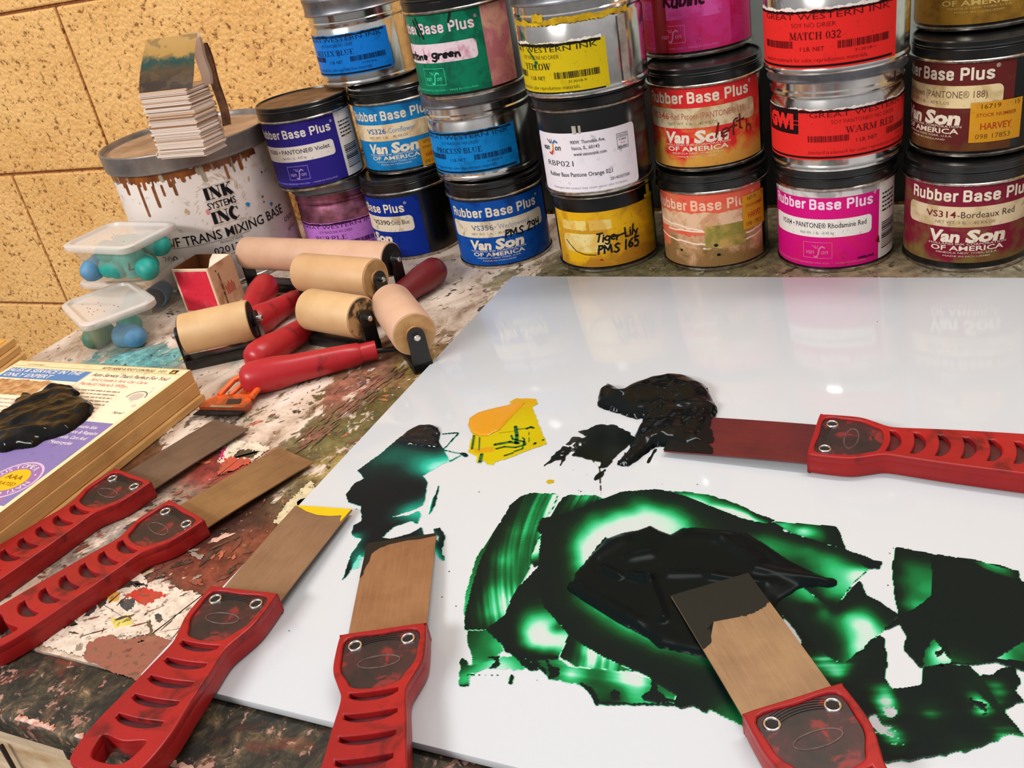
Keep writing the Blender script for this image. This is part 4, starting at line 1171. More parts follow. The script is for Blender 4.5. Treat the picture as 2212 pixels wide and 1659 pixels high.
# ---- deck of cards on the drum lid
def deck():
    zl = BZ + .0003
    A, B = PZ(352, 344, zl), PZ(447, 337, zl)
    w = np.linalg.norm(B - A) * 1.05
    ang = math.atan2(B[1] - A[1], B[0] - A[0])
    t = thing('card_deck', 'tall worn stack of white cards with a picture card, on the large can', 'card deck', tuple((A + B) / 2), (0, 0, ang))
    rg = random.Random(2)
    d = .036
    h = 0.0
    bm = bmesh.new()
    n = 0
    while h < .069:
        th = rg.choice((.0006, .0009, .0012, .0018))
        ox = rg.gauss(0, .0009) - .0012 * (h < .006) * 2
        oy = rg.gauss(0, .0010)
        add_box(bm, ox, d / 2 + oy, h + th / 2, w * (1 + rg.uniform(-.03, .02)), d, th * .86, mi=0 if rg.random() < .84 else (1 if rg.random() < .7 else 2))
        h += th
        n += 1
    from_bm('page_block', bm, [ink(226, 208, 194), ink(206, 172, 142), ink(150, 108, 80)], t)['kind'] = 'stuff'
    # stepped coloured ends on the left flank
    bm = bmesh.new()
    z = .012
    k = 0
    while z < .052:
        add_box(bm, -w / 2 - .0065 + .00015 * k, .012 + .006 + rg.uniform(0, .004), z + .0012, .011, .02, .0022, mi=k % 2)
        z += .0027; k += 1
    from_bm('stepped_card_ends', bm, [ink(230, 222, 196), ink(136, 92, 66)], t)
    bm = bmesh.new()
    add_box(bm, 0, 0, 0, .0012, .06, .004, rot=None)
    bmesh.ops.rotate(bm, cent=(0, 0, 0), matrix=Matrix.Rotation(.5, 3, 'X') @ Matrix.Rotation(.0, 3, 'Z'), verts=bm.verts)
    bmesh.ops.translate(bm, vec=(-w / 2 - .007, .028, .017), verts=bm.verts)
    from_bm('bent_card', bm, ink(228, 222, 200), t)
    # top picture card: bends up from the front edge and leans back
    m = M('grimy_picture_card', C(120, 96, 64), .35)
    g = G(m)
    s = g.t.nodes.new('ShaderNodeSeparateXYZ'); g.t.links.new(g.obj, s.inputs[0])
    nz = g.noise(70, 5, .6, .4)
    k = g.math('ADD', g.math('MULTIPLY', s.outputs['Z'], 14.0), g.math('MULTIPLY', nz, .22))
    c = g.ramp(k, [(1.06, C(74, 58, 42)), (1.3, C(74, 58, 42))])
    band = g.math('SUBTRACT', g.math('ADD', g.math('MULTIPLY', s.outputs['Z'], 1.0), g.math('MULTIPLY', nz, .016)), .069)
    band = g.math('MULTIPLY', band, 20.0)
    c = g.ramp(band, [(.12, C(84, 58, 36)), (.3, C(72, 56, 42)), (.52, C(110, 88, 58)), (.64, C(46, 88, 78)), (.72, C(60, 96, 84)), (.8, C(206, 168, 92)), (1.0, C(214, 178, 110))])
    bl = g.ramp(g.noise(55, 4, .6, .3, vec=g.map((1, 1, 2.2), loc=(3, 1, 2))), [(.52, 0.), (.6, 1.)])
    c = g.mix(g.math('MULTIPLY', bl, .5), c, C(132, 104, 70))
    g.base(c)
    bm = bmesh.new()
    N = 14
    rows = []
    for i in range(N + 1):
        a = i / N
        y = .001 + .010 * a + .022 * a * a
        z = .0693 + .047 * a - .003 * math.sin(a * PI)
        rows.append([bm.verts.new((-w / 2 + w * 1.12 * j / 6 + .002 * math.sin(a * 5) * (j / 6), y + .004 * ((j / 6 - .5) ** 2) * a * 4, z)) for j in range(7)])
    for i in range(N):
        for j in range(6): bm.faces.new((rows[i][j], rows[i][j + 1], rows[i + 1][j + 1], rows[i + 1][j]))
    bmesh.ops.solidify(bm, geom=bm.faces[:], thickness=.0006)
    from_bm('picture_card', bm, m, t, True, 40)
    for dx, c, wd, z0, z1, y0 in ((.0035, ink(226, 206, 192), .010, .066, .116, .026), (.0085, noisy('brown_curl', C(150, 106, 70), C(98, 62, 38), 90, .6), .007, .022, .104, .030)):
        bm = bmesh.new()
        N = 12
        rows = []
        for i in range(N + 1):
            a = i / N
            z = z0 + (z1 - z0) * a
            rows.append([bm.verts.new((w / 2 + dx - wd / 2 + wd * j / 3 - .010 * a * a + .0012 * math.sin(9 * a), y0 + .014 * a + (.003 * j if j < 3 else .006), z)) for j in range(4)])
        for i in range(N):
            for j in range(3): bm.faces.new((rows[i][j], rows[i][j + 1], rows[i + 1][j + 1], rows[i + 1][j]))
        bmesh.ops.solidify(bm, geom=bm.faces[:], thickness=.0012)
        from_bm('curled_card', bm, c, t, True, 40)
deck()

# ---- clear tubs with lids
def milky(name, col, fac, rough=.25):
    m = bpy.data.materials.new(name)
    m.use_nodes = True
    tt = m.node_tree
    b = tt.nodes['Principled BSDF']
    b.inputs['Base Color'].default_value = col
    b.inputs['Roughness'].default_value = rough
    tr = tt.nodes.new('ShaderNodeBsdfTransparent')
    tr.inputs[0].default_value = (.97, .97, .96, 1)
    mx = tt.nodes.new('ShaderNodeMixShader')
    mx.inputs[0].default_value = fac
    tt.links.new(tr.outputs[0], mx.inputs[1]); tt.links.new(b.outputs[0], mx.inputs[2])
    tt.links.new(mx.outputs[0], tt.nodes['Material Output'].inputs[0])
    return m
TUBM = milky('clear_tub_plastic', C(226, 220, 208), .10, .2)
LIDM = milky('frosted_lid_plastic', C(232, 222, 214), .62, .3)
def rsq(sx, sy, r, n=5):
    p = []
    for cx, cy, a in ((sx / 2 - r, sy / 2 - r, 0), (-sx / 2 + r, sy / 2 - r, 90), (-sx / 2 + r, -sy / 2 + r, 180), (sx / 2 - r, -sy / 2 + r, 270)):
        p += arc(cx, cy, r, r, a, a + 90, n)
    return p
def loft(name, secs, mat, parent, cap0=True, cap1=True, angle=50):
    bm = bmesh.new()
    rings = [[bm.verts.new((p[0], p[1], z)) for p in rsq(sx, sy, r)] for sx, sy, r, z in secs]
    for a, b in zip(rings[:-1], rings[1:]):
        n = len(a)
        for k in range(n): bm.faces.new((a[k], a[(k + 1) % n], b[(k + 1) % n], b[k]))
    if cap0: bm.faces.new(rings[0][::-1])
    if cap1: bm.faces.new(rings[-1])
    return from_bm(name, bm, mat, parent, True, angle)
def tub(x, y, z, rz, label, sx=.105, sy=.078, h=.046):
    t = thing('plastic_tub', label, 'tub', (x, y, z), (0, 0, rz), 'lidded plastic tubs')
    bx, by = sx * .74, sy * .72
    loft('tub_body', [(bx, by, .012, .0004), (bx + .004, by + .004, .014, .003), (sx * .93, sy * .92, .015, h - .005), (sx * .92, sy * .91, .015, h - .005), (bx + .002, by + .002, .014, .0042), (bx - .004, by - .004, .012, .0016)], TUBM, t, True, True)
    loft('tub_lid', [(sx, sy, .014, h - .007), (sx + .002, sy + .002, .015, h - .006), (sx + .002, sy + .002, .015, h - .0005), (sx - .001, sy - .001, .014, h + .0008), (sx - .010, sy - .010, .012, h + .0008), (sx - .013, sy - .013, .011, h - .0022)], LIDM, t, False, True)
    return t
tub(-.556, -.150, 0, .05, 'lidded clear tub under another tub, between the large can and the table edge')
t1 = tub(-.532, -.170, .0515, -.09, 'lidded clear tub of teal rubber thimbles, on top of another tub', sx=.112)
t3 = tub(-.511, -.236, 0, -.52, 'single lidded clear tub with rust-flecked lid, nearest the phone book')
def flecks(t, n, seed, h=.046):
    rg = random.Random(seed)
    S = Sheet()
    for i in range(n):
        u, v = rg.uniform(-.03, .03), rg.uniform(-.022, .006)
        S.poly([(u + rg.uniform(.5, 1.6) * mm * math.cos(k), v + rg.uniform(.4, .9) * mm * math.sin(k)) for k in range(6)], ink(120, 70, 40), 1)
    o = S.build('rust_fleck', lambda u, v, l: (u, v, h - .0021 + l), t, cut=False)
    o['kind'] = 'stuff'
flecks(t3, 12, 3); flecks(t1, 4, 8)
TEAL = noisy('teal_rubber', C(28, 158, 144), C(16, 124, 114), 60, .55)
BLUER = noisy('blue_rubber', C(96, 150, 186), C(70, 120, 160), 60, .6)
DKT = noisy('stained_teal_rubber', C(50, 104, 96), C(120, 130, 70), 40, .6)
def thimble(label, x, y, z, rz, tilt, mat, s=1.0, open_=True, group=None):
    """rubber finger thimble: closed round tip, open rolled rim"""
    t = thing('rubber_thimble', label, 'rubber thimble', (x, y, z), (tilt, 0, rz), group)
    R_ = .0105 * s
    L = .030 * s
    prof = [(R_ * 1.03, 0), (R_ * 1.08, .001), (R_ * 1.03, .002), (R_, .0035), (R_ * 1.0, L * .55)]
    for a in range(15, 91, 15): prof.append((R_ * math.cos(math.radians(a)), L * .55 + R_ * 1.1 * math.sin(math.radians(a))))
    prof[-1] = (0, prof[-1][1])
    inner = [(0, L * .5 + R_), (R_ * .6, L * .5 + R_ * .7), (R_ * .86, L * .5), (R_ * .86, .001), (R_ * .95, 0)]
    lathe('thimble_shell', inner + prof[0:], mat, t, n=32, cap0=False, cap1=False, angle=60)
    return t
gT = 'teal thimbles in the upper tub'
lT = 'teal rubber thimble lying in the stacked upper tub'
def loc(t, x, y): 
    c, s = math.cos(t.rotation_euler.z), math.sin(t.rotation_euler.z)
    return t.location.x + x * c - y * s, t.location.y + x * s + y * c
for x, y, z, rz, tl, mat, lab, g in (
    (.030, -.016, .030, .3, 0.12, TEAL, 'teal rubber thimble marked with an L, standing in the upper stacked tub', None),
    (-.010, -.020, .016, 1.4, PI / 2, TEAL, lT, gT), (.012, -.018, .028, 1.7, PI / 2 + .1, TEAL, lT, gT), (.016, -.004, .014, 1.5, PI / 2, TEAL, lT, gT),
    (-.014, .004, .030, 1.9, PI / 2, TEAL, lT, gT), (.034, -.008, .014, 1.0, PI / 2, TEAL, lT, gT), (-.016, -.012, .030, 1.2, PI / 2, TEAL, lT, gT), (.026, .012, .030, 1.5, PI / 2, TEAL, lT, gT), (-.030, -.014, .016, .3, PI / 2, BLUER, 'sky-blue rubber thimble at the left end of the upper stacked tub', None)):
    a, b = loc(t1, x, y)
    th = thimble(lab, a, b, .0515 + z - (.022 if tl < 1 else 0), rz + t1.rotation_euler.z, tl, mat, 1.18, group=g)
    if tl < 1:
        S = Sheet()
        S.hand('L', -.004, .010, .010, .007, BLK, .0008)
        S.build('ink_mark', lambda u, v, l: (math.sin(u / .0105 + .3) * (.0125 + l), -math.cos(u / .0105 + .3) * (.0125 + l), v), th, step=.002)
t2x, t2y = -.556, -.150
for x, y, z, rz, tl, mat, lab, g in ((.026, -.006, .013, 3.5, PI / 2, BLUER, 'blue-grey rubber thimble with open end showing, in the lower stacked tub', None), (-.004, -.012, .012, 1.3, PI / 2, TEAL, 'teal rubber thimble in the lower stacked tub', None)):
    thimble(lab, t2x + x, t2y + y, z, rz, tl, mat, 1.18)
for x, y, z, rz, tl, mat, lab in ((.022, -.004, .013, 2.1, PI / 2, BLUER, 'sky-blue rubber thimble marked in pen in the single front tub'), (-.014, -.010, .013, .6, PI / 2, DKT, 'paint-stained dark teal rubber thimble in the single front tub'), (.004, .012, .016, 1.2, PI / 2 + .2, TEAL, 'clean teal rubber thimble in the single front tub')):
    a, b = loc(t3, x, y)
    th = thimble(lab, a, b, z, rz + t3.rotation_euler.z, tl, mat, 1.18)
    if mat is BLUER:
        S = Sheet()
        S.stroke([(-.003, .008), (.002, .008), (-.001, .015)], .0012, ink(40, 60, 90), 2)
        S.build('ink_mark', lambda u, v, l: (math.sin(u / .0105 + 2.2) * (.0125 + l), -math.cos(u / .0105 + 2.2) * (.0125 + l), v), th, step=.002)

# ---- small open box
def box():
    t = thing('card_box', 'small open cardboard box with a red front panel', 'box', (-.4775, -.1660, 0), (0, 0, .035))
    w, d, h, th = .050, .043, .0535, .0016
    card = grimy('buff_card', C(200, 160, 126), C(160, 110, 76), .35, 40)
    inner = ink(112, 66, 36)
    edge = ink(228, 200, 170)
    def panel(name, x, y, z, sx, sy, sz, m):
        bm = bmesh.new(); add_box(bm, x, y, z, sx, sy, sz, .0003, 1); return from_bm(name, bm, m, t)
    f = panel('front_panel', w / 2, 0, h / 2, w, th, h, edge)
    S = Sheet(); S.rect(.0028, .0026, w - .0022, h - .003, grimy('crimson_label', C(214, 46, 66), C(222, 84, 100), .3, 50), 1)
    S.build('red_label', lambda u, v, l: (u, -th / 2 - l, v), f, cut=False)
    panel('back_panel', w / 2, d, h / 2, w, th, h, inner)
    panel('left_panel', 0, d / 2, h / 2, th, d, h, inner)
    panel('base_panel', w / 2, d / 2, th / 2, w, d, th, inner)
    s = panel('side_panel', w, d / 2, h / 2, th, d, h, card)
    S = Sheet()
    k = ink(40, 34, 32)
    R = lambda a: a * mm
    S.poly([(R(9), R(45)), (R(11.4), R(45)), (R(10.2), R(48))], k)
    S.text('SAFETY  FIRST  MATCHES', R(11.4), R(43), R(2.6), k, w=R(38), off=.02, rot=-PI / 2)
    st = ink(176, 70, 56)
    for j in range(6): S.rect(R(18 + j * 2.6), R(14), R(19.6 + j * 2.6), R(24 + (j * 7) % 5), st)
    S.build('side_print', lambda u, v, l: (w + th / 2 + l, u, v), s, cut=False)
    # folded-in top flap, pale inside
    bm = bmesh.new()
    p = [(w - .0006, .003, h - .0004), (w - .0006, d - .001, h - .0004), (w - .0235, d - .002, h + .0010), (w - .022, d - .011, h - .002), (w - .006, .008, h - .004)]
    vs = [bm.verts.new(q) for q in p]
    bm.faces.new(vs)
    bmesh.ops.solidify(bm, geom=bm.faces[:], thickness=.0008)
    from_bm('top_flap', bm, ink(244, 226, 204), t)
box()

# ---- phone book
def book():
    zt = .034
    TR, TL, BRp = PZ(412, 797, zt), PZ(62, 767, zt), PZ(0, 1114, zt)
    ax = (TR - TL)[:2]; ax /= np.linalg.norm(ax)
    dy = (TR - BRp)[:2]; dy /= np.linalg.norm(dy)
    # square book: right edge direction leads
    ang = .004
    Wd, Ln = .224, .262
    t = thing('phone_book', 'open-worn yellow phone book with printed page up and ink dumped on it', 'book', (TR[0], TR[1], 0), (0, 0, ang))
    edge = M('page_edges', C(206, 158, 88), .8)
    g = G(edge)
    n = g.noise(18, 4, .6, vec=g.map((1, 1, 90)))
    c = g.ramp(n, [(.3, C(186, 138, 78)), (.65, C(214, 168, 104))])
    g.base(g.mix(g.ramp(g.noise(30, 5), [(.5, 0.), (.75, .5)]), c, C(160, 104, 54)))
    bm = bmesh.new()
    # pages in three slightly slipped gatherings, origin = far right corner
    for z0, z1, ox in ((.0006, .0075, .0035), (.0078, .0205, .0), (.0205, .0330, -.0012)):
        add_box(bm, -Wd / 2 + ox, -Ln / 2 + .001, (z0 + z1) / 2, Wd, Ln, z1 - z0, .0008, 2)
    from_bm('page_block', bm, edge, t)
    S = Sheet()
    R = lambda a: a * mm
    pg = grimy('newsprint_page', C(240, 220, 190), C(222, 196, 158), .25, 20)
    br, red, blue, gry, wh = ink(110, 84, 60), ink(206, 120, 110), ink(84, 126, 176), ink(150, 130, 112), ink(226, 214, 214)
    W_, L_ = Wd * 1000, Ln * 1000
    S.rect(R(-W_ + 1), R(-L_ + 1), R(-1), R(-1), grimy('cream_margin', C(240, 212, 164), C(226, 190, 134), .2, 20), 1)
    S.rect(R(-W_ + 4), R(-L_ + 6), R(-5), R(-14), pg, 2)
    S.rect(R(-W_ + 4), R(-9.5), R(-5), R(-10), gry, 3)
    S.text('AUTO HAND & FOOT CONTROLS', R(-104), R(-8), R(4.2), br, w=R(66), off=.01, layer=4)
    S.text('101', R(-33), R(-8), R(4.2), br, w=R(8), layer=4)
    S.rect(R(-19), R(-9), R(-11), R(-2.5), ink(60, 44, 30), 4); S.poly([(R(-17.5), R(-8)), (R(-12.5), R(-8)), (R(-15), R(-3.5))], ink(226, 176, 70), 5)
    S.text('AUTOMOBILE', R(-205), R(-8), R(2.4), gry, w=R(24), layer=4)
    # left advert
    S.rect(R(-W_ + 6), R(-33), R(-110), R(-14), blue, 3)
    S.text('SALES & SERVICE IN THE', R(-222), R(-21), R(6), wh, w=R(104), off=.02, shear=.2, layer=4)
    S.text('ONLY EXPERT', R(-215), R(-30), R(6), wh, w=R(66), off=.02, shear=.2, layer=4)
    S.torn(R(-226), R(-140), R(-62), R(-36), noisy('sepia_picture', C(150, 96, 48), C(206, 160, 106), 120, .7), .001, 3, 3, 'both')
    S.text('AUTO REPAIR', R(-138), R(-48), R(7), gry, w=R(26), off=.01, shear=.2, layer=4)
    S.lines(R(-220), R(-120), R(-70), 12, R(6), R(2), ink(186, 160, 150), 5, 4)
    S.rect(R(-109), R(-150), R(-108.5), R(-14), gry, 3)
    # right advert
    S.text("Auto Service That's Perfect For You!", R(-104), R(-21), R(5.6), br, w=R(94), off=.012, shear=.15, layer=4)
    S.text("And Cottle's Are Car Care", R(-98), R(-29), R(4.4), red, w=R(70), off=.01, shear=.15, layer=4)
    S.text("Perfect! Here's Why...", R(-104), R(-37), R(4.8), red, w=R(62), off=.01, shear=.15, layer=4)
    S.lines(R(-102), R(-40), R(-46), 7, R(5.4), R(2), gry, 9, 4)
    S.stroke([(R(-20 + 10 * math.cos(a * .3)), R(-50 + 9 * math.sin(a * .3))) for a in range(12)], R(1.2), gry, 4)
    S.poly([(R(-20 + 7 * math.cos(a * .5)), R(-50 + 6 * math.sin(a * .5))) for a in range(12)], ink(196, 180, 164), 4)
    S.text('Now!', R(-22), R(-78), R(4), br, w=R(12), shear=.2, layer=4)
    vio = grimy('violet_advert', C(130, 114, 166), C(116, 100, 150), .2, 25)
    S.rect(R(-118), R(-205), R(-5.5), R(-92), vio, 3)
    for k, (s, w) in enumerate((('Automotive Sales', 30), ('Service & Repairs', 38), ('Trucks, Cars And', 34), ('Motorcycles', 26))):
        S.text(s, R(-46), R(-102 - k * 8), R(4.4), wh, w=R(w), off=.012, shear=.15, layer=4)
    cx, cy = -30, -176
    S.poly([(R(cx + 24 * math.cos(a * PI / 18)), R(cy + 24 * math.sin(a * PI / 18))) for a in range(36)], ink(206, 176, 200), 4)
    S.poly([(R(cx + 22 * math.cos(a * PI / 18)), R(cy + 22 * math.sin(a * PI / 18))) for a in range(36)], ink(150, 110, 160), 5)
    S.poly([(R(cx + 14 * math.cos(a * PI / 18)), R(cy + 14 * math.sin(a * PI / 18))) for a in range(36)], ink(228, 176, 30), 6)
    for k, ch in enumerate('CUSTOMER • NATIONAL • '):
        a = PI - k * 2 * PI / 22
        S.text(ch, R(cx + 15.5 * math.cos(a)), R(cy + 15.5 * math.sin(a)), R(5), wh, rot=a - PI / 2, layer=7)
    S.text('AAA', R(cx - 10), R(cy + 1), R(5), ink(130, 84, 20), w=R(18), off=.02, layer=7); S.text('RATED', R(cx - 9), R(cy - 7), R(4), ink(130, 84, 20), w=R(18), off=.01, layer=7)
    S.text('AMERICAN CAR CARE', R(-60), R(-202), R(4), ink(220, 110, 70), w=R(46), off=.01, layer=4)
    S.frame(R(-96), R(-224), R(-8), R(-214), R(.6), gry, 4)
    S.text('AUTO ELECTRIC SVCE', R(-70), R(-221), R(4), gry, w=R(48), off=.0, layer=4)
    S.text('AUTOMATIC INC', R(-96), R(-231), R(3), br, w=R(40), off=.01, layer=4)
    S.text("Kennedy's AAA Automotive", R(-92), R(-239), R(5), br, w=R(84), off=.01, shear=.1, layer=4)
    S.text('Complete Automotive Repair', R(-92), R(-247), R(4), br, w=R(84), off=.015, shear=.1, layer=4)
    S.text('Foreign & Domestic', R(-80), R(-254), R(4), br, w=R(60), off=.01, shear=.1, layer=4)
    pgo = S.build('top_page', lambda u, v, l: (u, v, .0331 + l), t, lift=.00006, cut=False)
    pgo['label'] = 'printed top page with violet advert'
    # a second book's edge behind it at the left
    b2 = thing('phone_book', 'second phone book, only its yellow corner showing behind the inked one', 'book', (TL[0] - .012, TL[1] - .002, 0), (0, 0, ang + .22))
    bm = bmesh.new()
    for k in range(5):
        add_box(bm, -.066 - .005 * k, -.040 + .003 * k, .004 + .0075 * k, .11, .13, .0072, .0006, 1)
    from_bm('page_block', bm, edge, b2)
    bm = bmesh.new(); add_box(bm, -.088, -.028, .0378, .10, .12, .0008)
    from_bm('cover', bm, ink(214, 160, 60), b2)
    return t, ang
BOOK, BOOKANG = book()
# ================================================================ brayers, scraper, putty knives
TAN = noisy('tan_rubber', C(206, 164, 118), C(196, 152, 106), 30, .5)
PINKTAN = noisy('pale_tan_rubber', C(206, 166, 138), C(196, 154, 124), 30, .5)
TANEND = noisy('rubber_end', C(206, 160, 104), C(180, 130, 76), 90, .6)
STAINEND = noisy('ink_stained_end', C(200, 156, 104), C(60, 50, 32), 70, .5, lo=.45, hi=.55)
REDH = M('red_enamel_handle', C(170, 34, 40), .32, 0, .35)
g_ = G(REDH)
g_.base(g_.mix(g_.ramp(g_.noise(42, 5, .6, .4), [(.62, 0.), (.74, .8)]), C(172, 34, 40), C(66, 20, 20)))
DKREDH = M('dark_red_handle', C(112, 22, 26), .4)
def brayer(label, A, B, z, rad, hang, reach, mat=TAN, endm=TANEND, hmat=REDH, arm_dn=None, neck=.030):
    """A, B: the two ends of the roller axis (xy); handle leaves at world angle hang"""
    A, B = np.array(A[:2]), np.array(B[:2])
    M_ = (A + B) / 2
    L = np.linalg.norm(B - A)
    ang = math.atan2(*(B - A)[::-1])
    t = thing('ink_roller', label, 'ink roller', (M_[0], M_[1], 0), (0, 0, ang), 'red-handled ink rollers')
    RX = Matrix.Translation((0, 0, z)) @ Matrix.Rotation(PI / 2, 4, 'Y')
    e = .0018
    lathe('roller', [(rad - e, -L / 2), (rad - e * .3, -L / 2 + e * .3), (rad, -L / 2 + e), (rad, L / 2 - e), (rad - e * .3, L / 2 - e * .3), (rad - e, L / 2)], mat, t, n=56, place=RX)
    for s in (-1, 1):
        lathe('roller_end', [(0, -.0004), (rad - e, -.0004), (rad - e, .0006), (.0075, .0006), (.0075, .0022), (0, .0022)], endm, t, n=40, place=Matrix.Translation((s * L / 2, 0, z)) @ Matrix.Rotation(s * PI / 2, 4, 'Y'))
        bm = bmesh.new()
        w = .0085
        pts = [(-w, .0008), (w, .0008), (w * .95, z)] + [(w * .95 * math.cos(a * PI / 8), z + w * math.sin(a * PI / 8)) for a in range(1, 8)] + [(-w * .95, z)]
        vs = prism_bm(bm, pts, 0, .0022)
        bmesh.ops.transform(bm, matrix=Matrix.Translation((s * (L / 2 + .0052) - .0011, 0, 0)) @ Matrix(((0, 0, 1, 0), (1, 0, 0, 0), (0, 1, 0, 0), (0, 0, 0, 1))), verts=vs)
        from_bm('frame_arm', bm, FRAMEBLK, t)
        lathe('axle_end', [(.0030, -.001), (.0030, .0058), (.0022, .0066), (0, .0068)], TIN, t, n=20, place=Matrix.Translation((s * (L / 2 + .0044), 0, z)) @ Matrix.Rotation(s * PI / 2, 4, 'Y'))
    bm = bmesh.new()
    add_box(bm, 0, 0, .0055, L + .0126, .019, .0100, .0012, 2)
    from_bm('crossbar', bm, FRAMEBLK, t, True, 40)
    # rod and turned handle, lying on the table
    ha = hang - ang
    d = Vector((math.cos(ha), math.sin(ha), 0))
    z0, z1 = .0118, .0150
    bm = bmesh.new()
    tube_bm(bm, [Vector((0, 0, .0045)), d * .012 + Vector((0, 0, .008)), d * (neck + .012) + Vector((0, 0, z0 + .0008))], .0026, 12)
    from_bm('rod', bm, FRAMEBLK, t, True, 60)
    hl = reach - neck
    prof = [(.0, .0), (.0078, .0), (.0088, .0006), (.0088, .0135), (.0092, .0150), (.0102, .0165), (.0112, .03), (.0136, hl * .62), (.0156, hl * .74), (.0155, hl * .755), (.0158, hl * .80), (.0152, hl - .0105), (.0128, hl - .0050), (.0084, hl - .0013), (.0036, hl - .0001), (0, hl)]
    sl = math.atan2(.0040, hl)
    place = Matrix.Translation(d * neck + Vector((0, 0, .0122))) @ Matrix.Rotation(ha, 4, 'Z') @ Matrix.Rotation(PI / 2 - sl, 4, 'Y')
    lathe('handle', prof, hmat, t, n=44, place=place, angle=50)
    return t
brayer('longest tan ink roller, lying in front of the short stacks of cans', PZ(533, 546, .044), PZ(846, 560, .044), .044, .0185, math.radians(263), .120, PINKTAN, ink(40, 36, 32))
brayer('medium tan ink roller just in front of the longest roller', PZ(655, 588, .043), PZ(812, 602, .043), .043, .0205, math.radians(262), .142)
brayer('short tan ink roller with stained end, its dark red handle pointing at the cans', PZ(671, 668, .036), PZ(783, 686, .036), .036, .0205, math.radians(79), .160, noisy('yellowed_rubber', C(210, 172, 124), C(198, 158, 108), 30, .5), STAINEND, DKREDH)
brayer('short tan ink roller at the left of the group, beside the red-fronted box', PZ(396, 722, .036), PZ(543, 690, .036), .036, .0200, math.radians(110), .158, noisy('yellowed_rubber', C(0, 0, 0), C(0, 0, 0)), ink(34, 32, 30))
brayer('short pinkish ink roller at the edge of the glass, handle pointing at the viewer', PZ(846, 656, .036), PZ(895, 722, .036), .036, .0205, math.radians(217), .156, PINKTAN)

# ---- orange scraper
def scraper():
    q0, q1 = PZ(430, 893, .004), PZ(522, 895, .004)
    tip = PZ(522, 808, .012)
    ang = math.atan2(q1[1] - q0[1], q1[0] - q0[0])
    ori = (q0 + q1) / 2
    t = thing('plastic_scraper', 'orange plastic scraper with inky edge, beside the phone book', 'scraper', (ori[0], ori[1], 0), (0, 0, ang))
    om = M('orange_plastic', C(236, 96, 28), .35)
    g = G(om)
    s = g.t.nodes.new('ShaderNodeSeparateXYZ'); g.t.links.new(g.obj, s.inputs[0])
    k = g.math('ADD', g.math('MULTIPLY', s.outputs['Y'], -22.0), g.math('MULTIPLY', g.noise(80, 5, .65), 1.6))
    g.base(g.mix(g.ramp(k, [(.1, 0.), (.6, .85)]), C(238, 94, 26), C(104, 52, 28)))
    Z0, Z1 = .0050, .0085
    bm = bmesh.new()
    # flat blade holder with rounded end: a plate and an open A-shaped grip
    prism_bm(bm, [(-.024, .004), (.024, .004), (.024, .016), (.017, .026), (-.017, .026), (-.024, .016)], Z0, Z1)
    from_bm('holder', bm, om, t)
    for nm, pts, r in (('grip_rail', [(-.015, .024, Z1), (-.012, .045, .012), (.004, .066, .014), (.010, .072, .014)], .0028), ('grip_rail', [(.021, .020, Z1), (.022, .042, .012), (.020, .064, .014), (.012, .072, .014)], .0028), ('grip_rail', [(-.004, .024, Z1), (.004, .044, .0125), (.014, .062, .014)], .0022)):
        bm = bmesh.new(); tube_bm(bm, pts, r, 10); from_bm(nm, bm, om, t, True, 60)
    bm = bmesh.new()
    vs = [bm.verts.new(p) for p in ((.002, .022, Z1 - .001), (.0225, .020, Z1 - .001), (.022, .042, .011), (.017, .058, .013), (.008, .046, .0118))]
    bm.faces.new(vs); bmesh.ops.solidify(bm, geom=bm.faces[:], thickness=.0016)
    from_bm('grip_web', bm, om, t)
    bm = bmesh.new()
    prism_bm(bm, [(-.026, -.004), (.022, -.004), (.024, .006), (-.024, .006)], .0046, .0054)
    from_bm('scraper_edge', bm, ink(24, 22, 20), t)
    bm = bmesh.new()
    prism_bm(bm, [(-.012, .0035), (.012, .0035), (.014, .006), (-.012, .0065)], .0085, .0088)
    from_bm('bare_metal', bm, TIN, t)
    bm = bmesh.new()
    prism_bm(bm, [(.002, .009), (.016, .010), (.013, .018), (-.001, .017)], .0085, .0089)
    from_bm('dried_ink_patch', bm, ink(54, 46, 38), t)
    for s in (-1, 1):
        bm = bmesh.new(); add_box(bm, s * .02, .012, .0026, .004, .012, .0050, .0008, 1); from_bm('foot', bm, om, t)
scraper()

# ---- putty knives
KRED = M('red_knife_plastic', C(180, 36, 36), .34, 0, .28)
g_ = G(KRED)
nz = g_.noise(38, 5, .62, .5)
g_.base(g_.mix(g_.ramp(nz, [(.56, 0.), (.70, .8)]), g_.ramp(g_.noise(16, 3), [(.3, C(140, 24, 26)), (.7, C(160, 30, 28))]), C(66, 20, 20)))
g_.bump(g_.noise(600, 2), .05, .0005)
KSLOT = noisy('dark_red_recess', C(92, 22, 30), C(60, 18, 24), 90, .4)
KPLATE = M('inky_black_plate', C(24, 20, 20), .42)
g_ = G(KPLATE)
g_.base(g_.mix(g_.ramp(g_.noise(70, 6, .65, .5), [(.56, 0.), (.64, .8)]), g_.ramp(g_.noise(60, 5), [(.4, C(26, 21, 21)), (.7, C(66, 28, 30))]), C(132, 32, 30)))
STEELC = {}
def blade_mat(n, c0, c1):
    m = M('brown_blade_' + n, C(*c0), .33, .35)
    g = G(m)
    a = g.noise(26, 5, .6, .3)
    b = g.noise(60, 3, .5, vec=g.map((12, .6, 1)))
    k = g.math('ADD', g.math('MULTIPLY', a, .75), g.math('MULTIPLY', b, .25))
    g.base(g.ramp(k, [(.36, C(*c1)), (.6, C(*c0))]))
    return m
